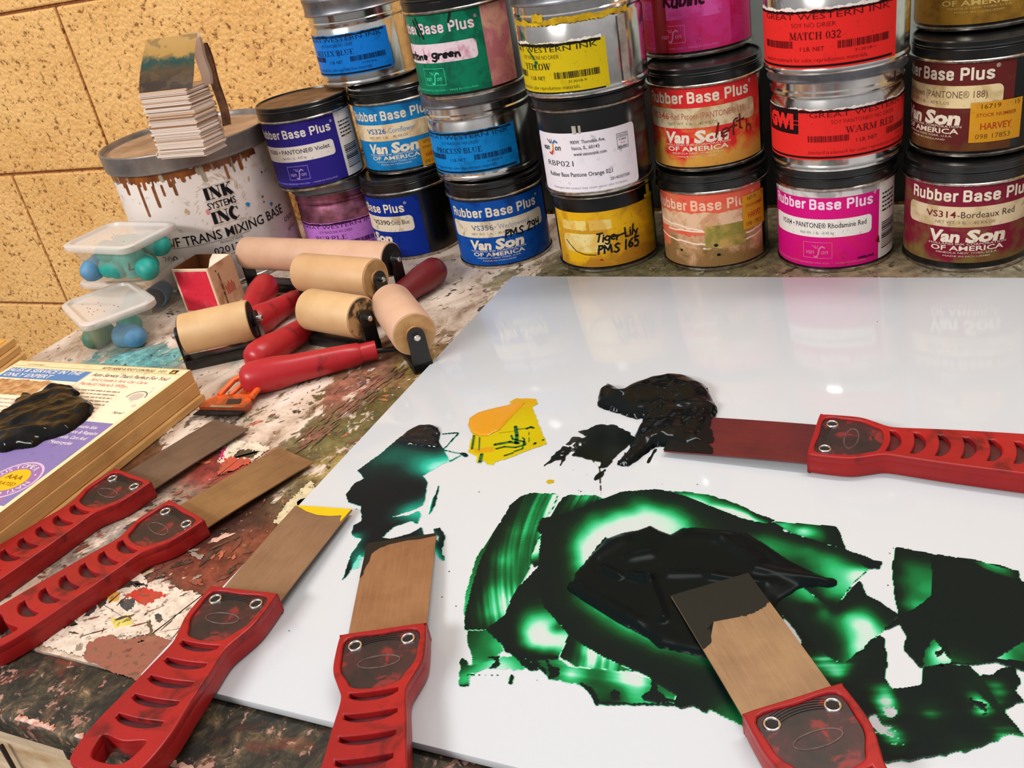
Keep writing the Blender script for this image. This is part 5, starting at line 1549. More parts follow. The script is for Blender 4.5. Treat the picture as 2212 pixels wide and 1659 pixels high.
def curve_solid(loops, z0, z1, bev):
    """flat outline with holes -> rounded slab (verts, faces)"""
    cu = bpy.data.curves.new('k', 'CURVE')
    cu.dimensions = '2D'
    cu.fill_mode = 'BOTH'
    cu.extrude = (z1 - z0) / 2 - bev
    cu.bevel_depth = bev
    cu.bevel_resolution = 2
    cu.offset = -bev
    for lp in loops:
        s = cu.splines.new('POLY')
        s.points.add(len(lp) - 1)
        for p, q in zip(s.points, lp): p.co = (q[0], q[1], 0, 1)
        s.use_cyclic_u = True
    o = bpy.data.objects.new('k', cu)
    me = o.to_mesh()
    V = [(v.co.x, v.co.y, v.co.z + (z0 + z1) / 2) for v in me.vertices]
    Fs = [tuple(p.vertices) for p in me.polygons]
    o.to_mesh_clear()
    bpy.data.objects.remove(o); bpy.data.curves.remove(cu)
    return V, Fs
def spline(pts, n=6):
    """closed Catmull-Rom through pts"""
    out = []
    m = len(pts)
    for i in range(m):
        p0, p1, p2, p3 = (np.array(pts[(i + k - 1) % m], float) for k in range(4))
        for j in range(n):
            u = j / n
            out.append(tuple(.5 * ((2 * p1) + (-p0 + p2) * u + (2 * p0 - 5 * p1 + 4 * p2 - p3) * u * u + (-p0 + 3 * p1 - 3 * p2 + p3) * u ** 3)))
    return out
BLEN, BW = .0965, .0455
def knife_parts(y0, pitch, ns, sw, sh, hy, wk=1.0):
    """shared meshes; local frame: +Y towards the blade, head front at y=0, underside z=0.
    y0, pitch, ns: first finger slot, spacing and count; sw, sh: slot half width and half height; hy: top of the hanging hole"""
    E_ = hy + .0215
    half = [(.0, .0010), (.0225, .0010), (.0245, -.0015), (.0250, -.018), (.0240, -.027), (.0200 * wk ** .5, -.036), (.0168 * wk, -.043), (.0164 * wk, -.050), (.0178 * wk, -.064), (.0196 * wk, -.085), (.0216 * wk, -hy + .008), (.0212 * wk, -hy - .008), (.0184 * wk, -E_ + .004), (.011 * wk, -E_ + .0008), (.0, -E_)]
    left = [(-x, y) for x, y in reversed(half[1:-1])]
    out = spline(half + left, 4)
    hole = spline([(-.0125, -hy), (0, -hy - .0018), (.0125, -hy + .0008), (.0140, -hy - .0030), (.0105, -hy - .0130), (0, -hy - .0150), (-.0105, -hy - .0130), (-.0140, -hy - .0035)], 4)
    slots = []
    cv_ = .3 if sw < .0118 else .16
    for k in range(ns):
        y = -y0 - k * pitch
        w = min(sw, .0118 + .0009 * k + (sw - .0118) * .4) if sw > .0118 else sw
        P = []
        for i in range(9):
            x = w * (i / 4 - 1)
            P.append((x, y + cv_ * sw * (x / w) ** 2 - sh * (1 - .45 * (x / w) ** 4)))
        for i in range(9):
            x = w * (1 - i / 4)
            P.append((x, y + cv_ * sw * (x / w) ** 2 + sh * (1 - .55 * (x / w) ** 2)))
        slots.append(P)
    win = spline([(-.0195, -.0032), (0, -.0028), (.0195, -.0032), (.0208, -.018), (.0198, -.0265), (.0155, -.0340), (.0115, -.0395), (0, -.0415), (-.0115, -.0395), (-.0155, -.0340), (-.0198, -.0265), (-.0208, -.018)], 4)
    Z = (.0, .0106, .0148)
    V1, F1 = curve_solid([out, hole], Z[0], Z[1], .0014)
    V2, F2 = curve_solid([out, hole, win] + slots, Z[1] - .0015, Z[2], .0010)
    V = V1 + V2
    Fs = F1 + [tuple(i + len(V1) for i in f) for f in F2]
    def mk(name, V, Fs, mats, smooth=True, ang=40, midx=None):
        me = bpy.data.meshes.new(name)
        me.from_pydata(V, [], Fs)
        for m in mats: me.materials.append(m)
        if smooth:
            me.polygons.foreach_set('use_smooth', [True] * len(me.polygons))
            me.update(); me.set_sharp_from_angle(angle=math.radians(ang))
        if midx: me.polygons.foreach_set('material_index', midx)
        return me
    P = {}
    mid = [0] * len(Fs)
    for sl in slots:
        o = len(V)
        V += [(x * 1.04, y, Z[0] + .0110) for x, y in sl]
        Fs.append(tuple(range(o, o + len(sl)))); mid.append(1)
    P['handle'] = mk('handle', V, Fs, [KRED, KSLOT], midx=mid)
    inset = [(x * .985, y) for x, y in win]
    V3 = [(x, y, .0132) for x, y in inset] + [(x, y, .0104) for x, y in inset]
    n = len(inset)
    F3 = [tuple(range(n))] + [(i, i + n, (i + 1) % n + n, (i + 1) % n) for i in range(n)]
    P['face_plate'] = mk('face_plate', V3, F3, [KPLATE], False)
    bm = bmesh.new()
    for k in range(5):
        r0 = .030 + k * .0014
        pts = arc(0, -.0365, r0, r0, 68, 112, 10)
        for a, b in zip(pts[:-1], pts[1:]):
            add_box(bm, (a[0] + b[0]) / 2, (a[1] + b[1]) / 2, .0133, math.dist(a, b) * 1.05, .0006, .0006, rot=Matrix.Rotation(math.atan2(b[1] - a[1], b[0] - a[0]), 3, 'Z'))
    me = bpy.data.meshes.new('moulded_rib'); bm.to_mesh(me); bm.free(); me.materials.append(KPLATE); P['moulded_rib'] = me
    bm = bmesh.new()
    pts = [(.0115 * math.cos(a * PI / 16), -.0225 + .0042 * math.sin(a * PI / 16)) for a in range(33)]
    tube_bm(bm, [(x, y, .0133) for x, y in pts], .0004, 6)
    me = bpy.data.meshes.new('badge_outline'); bm.to_mesh(me); bm.free(); me.materials.append(noisy('worn_badge', C(110, 84, 80), C(60, 44, 44), 200, .5)); P['badge_outline'] = me
    bm = bmesh.new()
    lathe_bm(bm, [(.0027, .0130), (.0029, .0140), (.0034, .0144), (.0040, .0140), (.0042, .0130)], 28, cap0=False, cap1=False)
    lathe_bm(bm, [(0, .0134), (.0029, .0135)], 20, cap0=False, cap1=False, mi=1)
    me = bpy.data.meshes.new('rivet'); bm.to_mesh(me); bm.free(); me.materials.append(TIN); me.materials.append(ink(40, 36, 36))
    me.polygons.foreach_set('use_smooth', [True] * len(me.polygons)); P['rivet'] = me
    return P
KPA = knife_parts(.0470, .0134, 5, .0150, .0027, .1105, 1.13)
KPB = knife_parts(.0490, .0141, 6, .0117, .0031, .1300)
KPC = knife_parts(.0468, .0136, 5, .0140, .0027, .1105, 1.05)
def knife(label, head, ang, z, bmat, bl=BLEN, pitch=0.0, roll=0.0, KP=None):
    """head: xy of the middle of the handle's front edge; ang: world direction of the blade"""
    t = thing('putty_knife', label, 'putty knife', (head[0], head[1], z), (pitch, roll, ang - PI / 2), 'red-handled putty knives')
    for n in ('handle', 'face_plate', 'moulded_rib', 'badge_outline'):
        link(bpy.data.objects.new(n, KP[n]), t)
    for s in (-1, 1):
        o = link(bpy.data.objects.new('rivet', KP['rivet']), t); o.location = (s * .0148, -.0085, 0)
    bm = bmesh.new()
    zb = .0062
    N = 12
    rows = []
    for i in range(N + 1):
        y = -.004 + (bl + .004) * i / N
        zz = zb - (zb - .0012) * 0.55 * (max(0, y) / bl) ** 1.6
        k = 1 + .012 * (max(y, 0) / bl)
        rows.append((y, zz, BW / 2 * k))
    up = [[bm.verts.new((s * w, y, zz + .0005)) for s in (-1, 1)] for y, zz, w in rows]
    dn = [[bm.verts.new((s * w, y, zz - .0005)) for s in (-1, 1)] for y, zz, w in rows]
    for a in range(N):
        bm.faces.new((up[a][0], up[a][1], up[a + 1][1], up[a + 1][0]))
        bm.faces.new((dn[a][0], dn[a + 1][0], dn[a + 1][1], dn[a][1]))
        for s in (0, 1):
            bm.faces.new((up[a][s], up[a + 1][s], dn[a + 1][s], dn[a][s]))
    bm.faces.new((up[N][0], up[N][1], dn[N][1], dn[N][0])); bm.faces.new((up[0][0], dn[0][0], dn[0][1], up[0][1]))
    b = from_bm('blade', bm, bmat, t)
    return t, b
def blade_film(b, pts, mat, name='ink_coating', bl=BLEN, lift=.0002, tri=True):
    """ink lying on a blade; pts in blade coordinates (x across, y from the handle), mm"""
    bm = bmesh.new()
    vs = [bm.verts.new((x * mm, y * mm, 0)) for x, y in pts]
    f = bm.faces.new(vs)
    bmesh.ops.triangulate(bm, faces=[f])
    y = 0
    while y < bl + .005:
        bmesh.ops.bisect_plane(bm, geom=bm.verts[:] + bm.edges[:] + bm.faces[:], plane_co=(0, y, 0), plane_no=(0, 1, 0)); y += .008
    zb = .0062
    for v in bm.verts:
        v.co.z = zb - (zb - .0012) * .55 * (max(0, v.co.y) / bl) ** 1.6 + .0005 + lift
    return from_bm(name, bm, mat, b)
def rag(pts, seed, amp=.8, step=1.5):
    rg = random.Random(seed)
    o = []
    for a, b in zip(pts[:-1], pts[1:]):
        n = max(1, int(math.dist(a, b) / step))
        for i in range(n):
            o.append((a[0] + (b[0] - a[0]) * i / n, a[1] + (b[1] - a[1]) * i / n + rg.uniform(-amp, amp) * (i > 0)))
    o.append(pts[-1])
    return o
R_ = math.radians
k1, b1 = knife('red putty knife against the phone book, clean brown blade tip under the orange scraper', (-.2612, -.4763), R_(78), .0003, blade_mat('a', (118, 97, 82), (94, 75, 62)), .0965, KP=KPB)
k2, b2 = knife('red putty knife with a bare brown blade, second from the phone book', (-.1801, -.5064), R_(71.5), .0003, blade_mat('b', (152, 117, 78), (124, 92, 60)), .0965, KP=KPB)
k3, b3 = knife('red putty knife lying across the slab corner, yellow ink at its blade tip', (-.0712, -.5761), R_(94.3), GZ + .0006, blade_mat('c', (148, 118, 92), (128, 99, 75)), .0965, KP=KPA)
YINK = M('yellow_ink_wet', C(212, 180, 14), .2)
blade_film(b3, rag([(22.6, 97), (-22.8, 97), (-19, 95)], 2, .2) + [(-10, 90.5), (0, 87.5), (10, 87.2), (19, 89), (20.5, 84), (21.8, 82)], YINK)
k4, b4 = knife('red putty knife on the glass, dark ink along its blade tip below the teal smear', (.0346, -.5856), R_(114), GZ + .0006, blade_mat('d', (156, 117, 84), (132, 94, 65)), .0935, KP=KPC)
TBLK = M('teal_black_ink_wet', C(14, 22, 24), .3, 0, .3)
blade_film(b4, [(22.8, 94), (-22.9, 94)] + rag([(-22.9, 58), (-21, 62), (-21.5, 68), (-19, 74), (-18.5, 82), (-14, 87), (-8, 89.5)], 3, .5) + [(4, 91), (12, 90.2), (22.8, 91.5)], TBLK)
k5, b5 = knife('red putty knife with its blade buried in the big green ink pile, bottom right', (.2535, -.5806), R_(125.5), GZ + .0006, blade_mat('e', (160, 132, 100), (134, 108, 81)), .0965, KP=KPA)
GBLK = M('green_black_ink_wet', C(20, 28, 28), .3, 0, .3)
blade_film(b5, [(22.9, 97), (-22.9, 97)] + rag([(-22.9, 52), (-17, 55), (-15, 60), (-17, 66)], 4, .6) + [(-19.5, 71), (-10, 68.5), (4, 66.5)] + rag([(4, 66.5), (12, 66), (20, 69), (22.9, 71)], 6, .9, .8), GBLK)
k6, b6 = knife('red putty knife pointing left, its dark red blade loaded with black ink', (.2358, -.3583), R_(177.5), GZ + .0006, blade_mat('f', (112, 42, 42), (84, 34, 36)), .0965, KP=KPB)
blade_film(b6, [(22.9, 97), (-22.9, 97)] + rag([(-22.9, 62), (-14, 66), (-17, 70), (-6, 66), (2, 69), (8, 73), (22.9, 74)], 8, 1.4, 1.6), M('black_ink_wet', C(15, 17, 17), .2, 0, .25), lift=.0006)
# ================================================================ wet ink on the slab and on the book
def vnoise(X, Y, s, seed=0):
    """smooth value noise in [0,1] on arrays"""
    def h(i, j):
        n = (i * 374761393 + j * 668265263 + seed * 982451653) & 0xffffffff
        n = ((n ^ (n >> 13)) * 1274126177) & 0xffffffff
        return ((n ^ (n >> 16)) & 0xffff) / 65535.0
    x, y = X / s, Y / s
    i, j = np.floor(x).astype(np.int64), np.floor(y).astype(np.int64)
    fx, fy = x - i, y - j
    fx, fy = fx * fx * (3 - 2 * fx), fy * fy * (3 - 2 * fy)
    return (h(i, j) * (1 - fx) + h(i + 1, j) * fx) * (1 - fy) + (h(i, j + 1) * (1 - fx) + h(i + 1, j + 1) * fx) * fy
def fbm(X, Y, s, seed=0, o=4):
    v, a, t = 0, .5, 0
    for k in range(o):
        v = v + a * vnoise(X, Y, s / 2 ** k, seed + k * 7); t += a; a *= .55
    return v / t
def inside(X, Y, poly):
    r = np.zeros(X.shape, bool)
    n = len(poly)
    for i in range(n):
        x0, y0 = poly[i]; x1, y1 = poly[(i + 1) % n]
        if y0 == y1: continue
        c = ((y0 > Y) != (y1 > Y)) & (X < (x1 - x0) * (Y - y0) / (y1 - y0) + x0)
        r ^= c
    return r
def edgedist(X, Y, poly):
    d = np.full(X.shape, 1e9)
    n = len(poly)
    for i in range(n):
        a = np.array(poly[i]); b = np.array(poly[(i + 1) % n]); e = b - a
        L = e @ e
        if L == 0: continue
        t = np.clip(((X - a[0]) * e[0] + (Y - a[1]) * e[1]) / L, 0, 1)
        d = np.minimum(d, (X - a[0] - t * e[0]) ** 2 + (Y - a[1] - t * e[1]) ** 2)
    return np.sqrt(d)
TAGS = {'A': (960, 1020, 2.597), 'B': (1440, 1020, 2.596), 'C': (720, 780, 3.352), 'D': (1160, 780, 2.1027), 'P': (0, 0, 1.0), 'K': (0, 760, 7.541)}
def W2(tag_, pts, z):
    """photo marks -> points on the plane z (metres)"""
    X, Y, s = TAGS[tag_]
    return [tuple(PZ(X + p[0] / s, Y + p[1] / s, z)[:2]) for p in pts]
def roughen(poly, amp, step, seed):
    rg = random.Random(seed)
    out = []
    n = len(poly)
    for i in range(n):
        a, b = np.array(poly[i]), np.array(poly[(i + 1) % n])
        e = b - a
        L = np.linalg.norm(e)
        k = max(1, int(L / step))
        nn = np.array([-e[1], e[0]]) / (L + 1e-9)
        for j in range(k):
            out.append(tuple(a + e * j / k + nn * rg.uniform(-amp, amp) * (j > 0)))
    return out
def grid_mesh(name, X, Y, keep, Zf, mat, parent, attrs):
    """cells of a regular grid with any kept corner; border drawn in smoothly"""
    ny, nx = X.shape
    cell = keep[:-1, :-1] | keep[1:, :-1] | keep[:-1, 1:] | keep[1:, 1:]
    cell &= (keep[:-1, :-1].astype(int) + keep[1:, :-1] + keep[:-1, 1:] + keep[1:, 1:]) >= 2
    idx = np.arange(nx * ny).reshape(ny, nx)
    q = np.stack([idx[:-1, :-1][cell], idx[:-1, 1:][cell], idx[1:, 1:][cell], idx[1:, :-1][cell]], 1)
    used = np.unique(q)
    remap = np.full(nx * ny, -1); remap[used] = np.arange(len(used))
    q = remap[q]
    P = np.stack([X.ravel()[used], Y.ravel()[used], Zf.ravel()[used]], 1)
    # smooth the border line
    e = np.concatenate([q[:, [0, 1]], q[:, [1, 2]], q[:, [2, 3]], q[:, [3, 0]]])
    es = np.sort(e, 1)
    key = es[:, 0] * (len(used) + 1) + es[:, 1]
    u, c = np.unique(key, return_counts=True)
    bk = u[c == 1]
    be = np.stack([bk // (len(used) + 1), bk % (len(used) + 1)], 1)
    for it in range(3):
        acc = np.zeros((len(used), 2)); cnt = np.zeros(len(used))
        np.add.at(acc, be[:, 0], P[be[:, 1], :2]); np.add.at(acc, be[:, 1], P[be[:, 0], :2])
        np.add.at(cnt, be[:, 0], 1); np.add.at(cnt, be[:, 1], 1)
        b = cnt > 0
        P[b, :2] = .5 * P[b, :2] + .5 * acc[b] / cnt[b][:, None]
    me = bpy.data.meshes.new(name)
    me.vertices.add(len(P)); me.vertices.foreach_set('co', P.ravel())
    me.loops.add(q.size); me.loops.foreach_set('vertex_index', q.ravel().astype(np.int32))
    me.polygons.add(len(q)); me.polygons.foreach_set('loop_start', np.arange(0, q.size, 4, dtype=np.int32))
    me.polygons.foreach_set('use_smooth', np.ones(len(q), bool))
    me.materials.append(mat)
    me.update(calc_edges=True)
    for nme, arr in attrs.items():
        a = me.attributes.new(nme, 'FLOAT', 'POINT')
        a.data.foreach_set('value', arr.ravel()[used].astype(np.float32))
    o = bpy.data.objects.new(name, me)
    return link(o, parent)
def film_mat(name, stops, rough=.3):
    """ink film: its own thickness decides how much pigment the light passes"""
    m = M(name, C(20, 30, 28), rough, 0, .10)
    g = G(m)
    f = g.attr('film', 'Fac')
    g.base(g.ramp(f, [(p, C(*c)) for p, c in stops]))
    return m
GREENF = film_mat('green_ink_film', [(0, (188, 196, 192)), (.07, (166, 204, 184)), (.16, (84, 190, 142)), (.26, (34, 160, 94)), (.38, (16, 106, 54)), (.52, (12, 66, 34)), (.66, (11, 38, 24)), (.82, (11, 27, 24)), (1, (11, 24, 24))])
TEALF = film_mat('teal_ink_film', [(0, (226, 230, 230)), (.12, (150, 220, 208)), (.26, (40, 176, 150)), (.42, (16, 122, 100)), (.58, (12, 82, 70)), (.75, (12, 42, 42)), (.9, (10, 27, 32)), (1, (10, 21, 27))])
YELF = film_mat('yellow_ink_film', [(0, (206, 198, 110)), (.4, (188, 170, 10)), (.7, (180, 156, 8)), (1, (196, 138, 18))], .2)
BLKF = film_mat('black_ink_film', [(0, (150, 146, 142)), (.3, (70, 68, 64)), (.6, (28, 32, 30)), (1, (14, 20, 19))], .14)
WETBLK = M('wet_black_mound', C(12, 16, 16), .13, 0, .14)
WETGRN = M('wet_green_black_mound', C(11, 18, 18), .26, 0, .06)
def film(name, layers, mat, parent=None, res=.0007, z=GZ + .0001, lift=.00035):
    P = [W2(l['t'], l['p'], z) for l in layers]
    allp = np.array(sum(P, []))
    x0, y0 = allp.min(0) - .002; x1, y1 = allp.max(0) + .002
    xs = np.arange(x0, x1, res); ys = np.arange(y0, y1, res)
    X, Y = np.meshgrid(xs, ys)
    T = np.full(X.shape, -1.0)
    wob = .0016 * (fbm(X, Y, .010, 3) - .5); wob2 = .0016 * (fbm(X, Y, .010, 9) - .5)
    for k, (l, poly) in enumerate(zip(layers, P)):
        amp = l.get('rag', .4) * mm
        pp = roughen(poly, amp, 2.2 * mm, k + 1)
        a = np.array(pp)
        i0, i1 = np.searchsorted(xs, [a[:, 0].min() - .001, a[:, 0].max() + .001]); j0, j1 = np.searchsorted(ys, [a[:, 1].min() - .001, a[:, 1].max() + .001])
        sx, sy = X[j0:j1, i0:i1], Y[j0:j1, i0:i1]
        m_ = inside(sx, sy, pp)
        cs = l['c']
        if isinstance(cs, (int, float)): V = np.full(sx.shape, float(cs))
        else:
            q = W2(l['t'], [(c[0], c[1]) for c in cs], z)
            wx, wy = (sx + wob[j0:j1, i0:i1]) * 100, (sy + wob2[j0:j1, i0:i1]) * 100
            q = np.array(q) * 100; cv = np.array([c[2] for c in cs], float); nq = len(q)
            # smooth plate through the marks
            ker = lambda r2: np.where(r2 > 1e-12, .5 * r2 * np.log(np.maximum(r2, 1e-12)), 0)
            D2 = ((q[:, None] - q[None]) ** 2).sum(2)
            A_ = np.zeros((nq + 3, nq + 3)); A_[:nq, :nq] = ker(D2) + np.eye(nq) * l.get('sm', .02)
            A_[:nq, nq] = 1; A_[:nq, nq + 1:] = q; A_[nq, :nq] = 1; A_[nq + 1:, :nq] = q.T
            so = np.linalg.lstsq(A_, np.concatenate([cv, [0, 0, 0]]), rcond=None)[0]
            V = so[nq] + so[nq + 1] * wx + so[nq + 2] * wy
            for (qx, qy), c_ in zip(q, so[:nq]): V = V + c_ * ker((wx - qx) ** 2 + (wy - qy) ** 2)
            V = np.clip(V, -.1, 1.1)
        if 's' in l:      # blade streaks: (mark a, mark b, amplitude, pitch mm)
            ma, mb, am, pit = l['s']
            (ax, ay), (bx, by) = W2(l['t'], [ma, mb], z)
            d = np.array([bx - ax, by - ay]); d /= np.linalg.norm(d)
            bend = l.get('bend', 0.0)
            u = (sx - ax) * d[0] + (sy - ay) * d[1]
            v = -(sx - ax) * d[1] + (sy - ay) * d[0] + bend * u * u
            st = fbm(v, u * .02, pit * mm, k * 5 + 1, 3)
            V = V + am * (st - .5) * 2 * np.clip(1.25 - V, 0, 1)
        V = V + .05 * (fbm(sx, sy, .006, k, 3) - .5)
        if l.get('edge'):
            ed = edgedist(sx, sy, poly)
            V = np.maximum(V, (1 - np.clip(ed / (l['edge'] * mm), 0, 1)) * l.get('ev', .95))
        V = np.clip(V, 0, 1)
        Ts = T[j0:j1, i0:i1]
        mode = l.get('m', 'r')
        if mode == 'r': Ts[m_] = V[m_]
        elif mode == 'max': Ts[m_] = np.maximum(Ts[m_], V[m_])
        elif mode == 'cut':
            cut = m_ & (fbm(sx, sy, l.get('cs', .004), k, 4) > l.get('ct', .5)); Ts[cut] = -1
        elif mode == 'speck':
            cut = m_ & (fbm(sx, sy, l.get('cs', .004), k, 4) > l.get('ct', .5)); Ts[cut] = V[cut]
    keep = T >= 0
    Z = z + .00008 + lift * np.clip(T, 0, 1)
    # let the blades press the film rather than pass through it
    return grid_mesh(name, X, Y, keep, Z, mat, parent, {'film': np.clip(T, 0, 1)})
def mound(name, t_, pts, hgt, mat, parent=None, z=GZ, res=.0008, ease=5.0, ridges=(), seed=1, rough=.45, rag_=.3, sc=.012):
    poly = W2(t_, pts, z)
    pp = roughen(poly, rag_ * mm, 1.6 * mm, seed)
    a = np.array(pp)
    xs = np.arange(a[:, 0].min() - .001, a[:, 0].max() + .001, res); ys = np.arange(a[:, 1].min() - .001, a[:, 1].max() + .001, res)
    X, Y = np.meshgrid(xs, ys)
    k = inside(X, Y, pp)
    d = edgedist(X, Y, poly)
    e = np.clip(d / (ease * mm), 0, 1)
    h = np.sqrt(np.clip(1 - (1 - e) ** 2, 0, 1))
    n = fbm(X, Y, sc, seed, 3)
    n = np.clip((n - .5) * 1.6 + .5, 0, 1)
    Z = hgt * mm * h * (1 - rough + rough * 1.6 * n)
    for (p, q, amp, wd_) in ridges:
        (ax, ay), (bx, by) = W2(t_, [p, q], z)
        e_ = np.array([bx - ax, by - ay]); L = e_ @ e_
        tt = np.clip(((X - ax) * e_[0] + (Y - ay) * e_[1]) / L, 0, 1)
        dd = np.hypot(X - ax - tt * e_[0], Y - ay - tt * e_[1])
        Z += amp * mm * np.exp(-(dd / (wd_ * mm)) ** 2) * h
    Z = z + .0002 + np.where(k, Z, 0)
    return grid_mesh(name, X, Y, k, Z, mat, parent, {})

# ---- dark teal smear, left
t = film('ink_smear', [
 dict(t='C', p=[(455, 575), (530, 520), (620, 475), (700, 463), (760, 490), (775, 530), (765, 590), (800, 640), (842, 720), (750, 770), (690, 805), (650, 830), (682, 880), (665, 1000), (650, 1045), (560, 1085), (420, 1130), (540, 1120), (620, 1085), (638, 1110), (610, 1180), (560, 1160), (440, 1200), (350, 1280), (410, 1290), (560, 1250), (640, 1200), (660, 1290), (205, 1420), (110, 1540), (60, 1600), (130, 1400), (205, 1290), (150, 1275), (130, 1250), (150, 1190), (205, 1160), (200, 1050), (110, 1025), (90, 970), (150, 890), (225, 850), (175, 795), (350, 665)],
  c=[(550, 530, 1), (650, 600, .95), (500, 630, .72), (600, 690, .55), (700, 690, .5), (780, 720, .25), (740, 640, .85), (400, 700, .62), (300, 760, .75), (450, 780, .8), (560, 800, .62), (640, 810, .45), (670, 800, .3), (600, 880, .95), (400, 900, 1), (500, 1000, 1), (300, 1000, 1), (160, 930, .97), (640, 930, 1), (640, 1010, .6), (600, 1070, .35), (520, 1090, .4), (420, 1110, .8), (300, 1180, 1), (160, 1230, .95), (150, 1270, .4), (260, 1320, 1), (120, 1500, .97), (150, 1490, .4), (560, 1220, 1), (610, 1180, .6)], rag=.35),
 dict(t='C', p=[(190, 1400), (205, 1440), (180, 1500), (130, 1510), (150, 1460)], c=.2, rag=.6),
 dict(t='C', p=[(768, 895), (762, 950), (740, 1030), (690, 1125), (700, 1030), (745, 950)], c=[(765, 900, 1), (745, 960, 1), (710, 1050, .45), (692, 1120, .4)], rag=.5),
 dict(t='C', p=[(720, 1212), (775, 1208), (800, 1240), (805, 1300), (790, 1380), (803, 1450), (760, 1420), (730, 1380), (708, 1360), (712, 1290), (745, 1290), (760, 1310), (765, 1270), (735, 1250)], c=[(750, 1220, 1), (790, 1270, .9), (770, 1330, .9), (740, 1320, .5), (740, 1370, .25), (790, 1430, .5)], rag=.9),
 dict(t='C', p=[(905, 665), (960, 668), (980, 690), (950, 698), (925, 680)], c=1.0),
 dict(t='C', p=[(780, 528), (905, 516), (912, 524), (806, 636), (798, 638), (900, 524), (782, 533)], c=1.0, rag=0),
 dict(t='C', p=[(800, 642), (905, 668), (903, 672), (800, 648)], c=1.0, rag=0),
 dict(t='C', p=[(832, 726), (925, 680), (928, 684), (850, 730)], c=.45, rag=.3),
], TEALF)
tag(t, 'dark teal ink smear on the glass above the black-tipped putty knife', 'ink')
mound('ink_bead', 'C', [(470, 572), (530, 520), (620, 475), (700, 463), (760, 490), (776, 530), (745, 550), (768, 600), (760, 626), (700, 630), (600, 612), (520, 606), (476, 595)], 3.2, M('wet_teal_black', C(12, 17, 22), .1, 0, .3), t, ease=6, ridges=(((500, 570), (740, 560), 1.2, 2.5), ((560, 520), (720, 480), .8, 3)), seed=4)
# ---- yellow smear
t = film('ink_smear', [
 dict(t='C', p=[(1050, 400), (1290, 330), (1276, 295), (1330, 270), (1470, 275), (1482, 312), (1440, 330), (1490, 470), (1545, 602), (1400, 652), (1240, 715), (1168, 732), (1160, 755), (1110, 745), (1092, 720), (1036, 740), (1042, 690), (978, 662), (1010, 530)], c=[(1400, 450, .5), (1250, 600, .45), (1050, 620, .5), (1400, 290, .9), (1500, 600, .6), (1100, 720, .4), (1300, 290, .9)], rag=.5, edge=1.2, ev=.75),
 dict(t='C', p=[(1000, 640), (1160, 625), (1160, 660), (1050, 672)], c=.95, rag=.6),
], YELF)
tag(t, 'yellow ink smear with an orange pool and green scribbles on the glass', 'ink')
mound('orange_pool', 'C', [(980, 470), (988, 415), (1050, 375), (1160, 345), (1290, 315), (1372, 298), (1384, 308), (1340, 350), (1280, 410), (1200, 500), (1120, 540), (1060, 542), (1005, 520)], .9, M('orange_ink_wet', C(202, 138, 16), .25), t, ease=3, rough=.1, z=GZ + .0004)
sg = [([(1180, 640), (1240, 625), (1320, 630), (1390, 610), (1385, 590), (1300, 570), (1290, 545)], 14), ([(1170, 610), (1280, 590), (1340, 600)], 22), ([(1320, 480), (1330, 545), (1325, 600)], 24), ([(1340, 500), (1400, 490), (1450, 485)], 6), ([(1400, 495), (1430, 482), (1450, 490)], 16), ([(1310, 660), (1370, 640), (1385, 570), (1370, 560)], 10), ([(1200, 525), (1300, 515), (1345, 490)], 3), ([(1020, 545), (1005, 640)], 14), ([(1060, 560), (1055, 650)], 8), ([(1075, 680), (1062, 735)], 22), ([(1455, 606), (1465, 598)], 16), ([(1515, 578), (1525, 575)], 12), ([(1418, 520), (1416, 540)], 5), ([(1418, 560), (1417, 590)], 5), ([(1240, 690), (1300, 670)], 12)]
gm = noisy('green_scribble_ink', C(18, 120, 40), C(12, 50, 26), 180, .2)
for pts, w in sg:
    S = Sheet()
    S.stroke(W2('C', pts, GZ), w / 3.352 * .38 * mm, gm, 1)
    S.build('green_scribble', lambda u, v, l: (u, v, GZ + .0007 + l), t, cut=False)
t = film('ink_drop', [dict(t='C', p=[(1538, 875), (1560, 860), (1600, 862), (1596, 880), (1560, 890)], c=.8, rag=.2)], YELF)
tag(t, 'tiny yellow ink drop between the yellow smear and the green swirl', 'ink')
# ---- black patch
t = film('ink_smear', [
 dict(t='C', p=[(1770, 512), (1830, 500), (1900, 466), (1960, 460), (2040, 465), (2130, 510), (2188, 552), (2180, 590), (2130, 620), (2050, 690), (1980, 770), (1925, 770), (1940, 730), (1880, 718), (1760, 690), (1700, 676), (1640, 770), (1655, 712), (1610, 720), (1520, 770), (1600, 680), (1690, 596), (1740, 548), (1800, 560), (1840, 548)], c=[(1950, 560, 1), (1700, 640, .8), (2100, 560, 1), (1600, 700, .85), (1820, 640, .9), (2000, 680, 1), (1750, 600, .6)], rag=1.0),
 dict(t='C', p=[(1660, 590), (1820, 590), (1760, 690), (1640, 690)], c=0.0, m='cut', ct=.56, cs=.003),
 dict(t='C', p=[(1885, 870), (1900, 830), (1970, 778), (1960, 820), (1925, 850)], c=1.0, rag=.9),
 dict(t='C', p=[(1708, 808), (1745, 780), (1735, 795)], c=1.0), dict(t='C', p=[(1822, 832), (1840, 815), (1836, 824)], c=.8),
 dict(t='C', p=[(1840, 680), (1925, 780), (1935, 970), (1941, 970), (1931, 778), (1846, 680)], c=1.0, rag=0),
], BLKF)
tag(t, 'flat ragged black ink patch between the yellow smear and the black pile', 'ink')
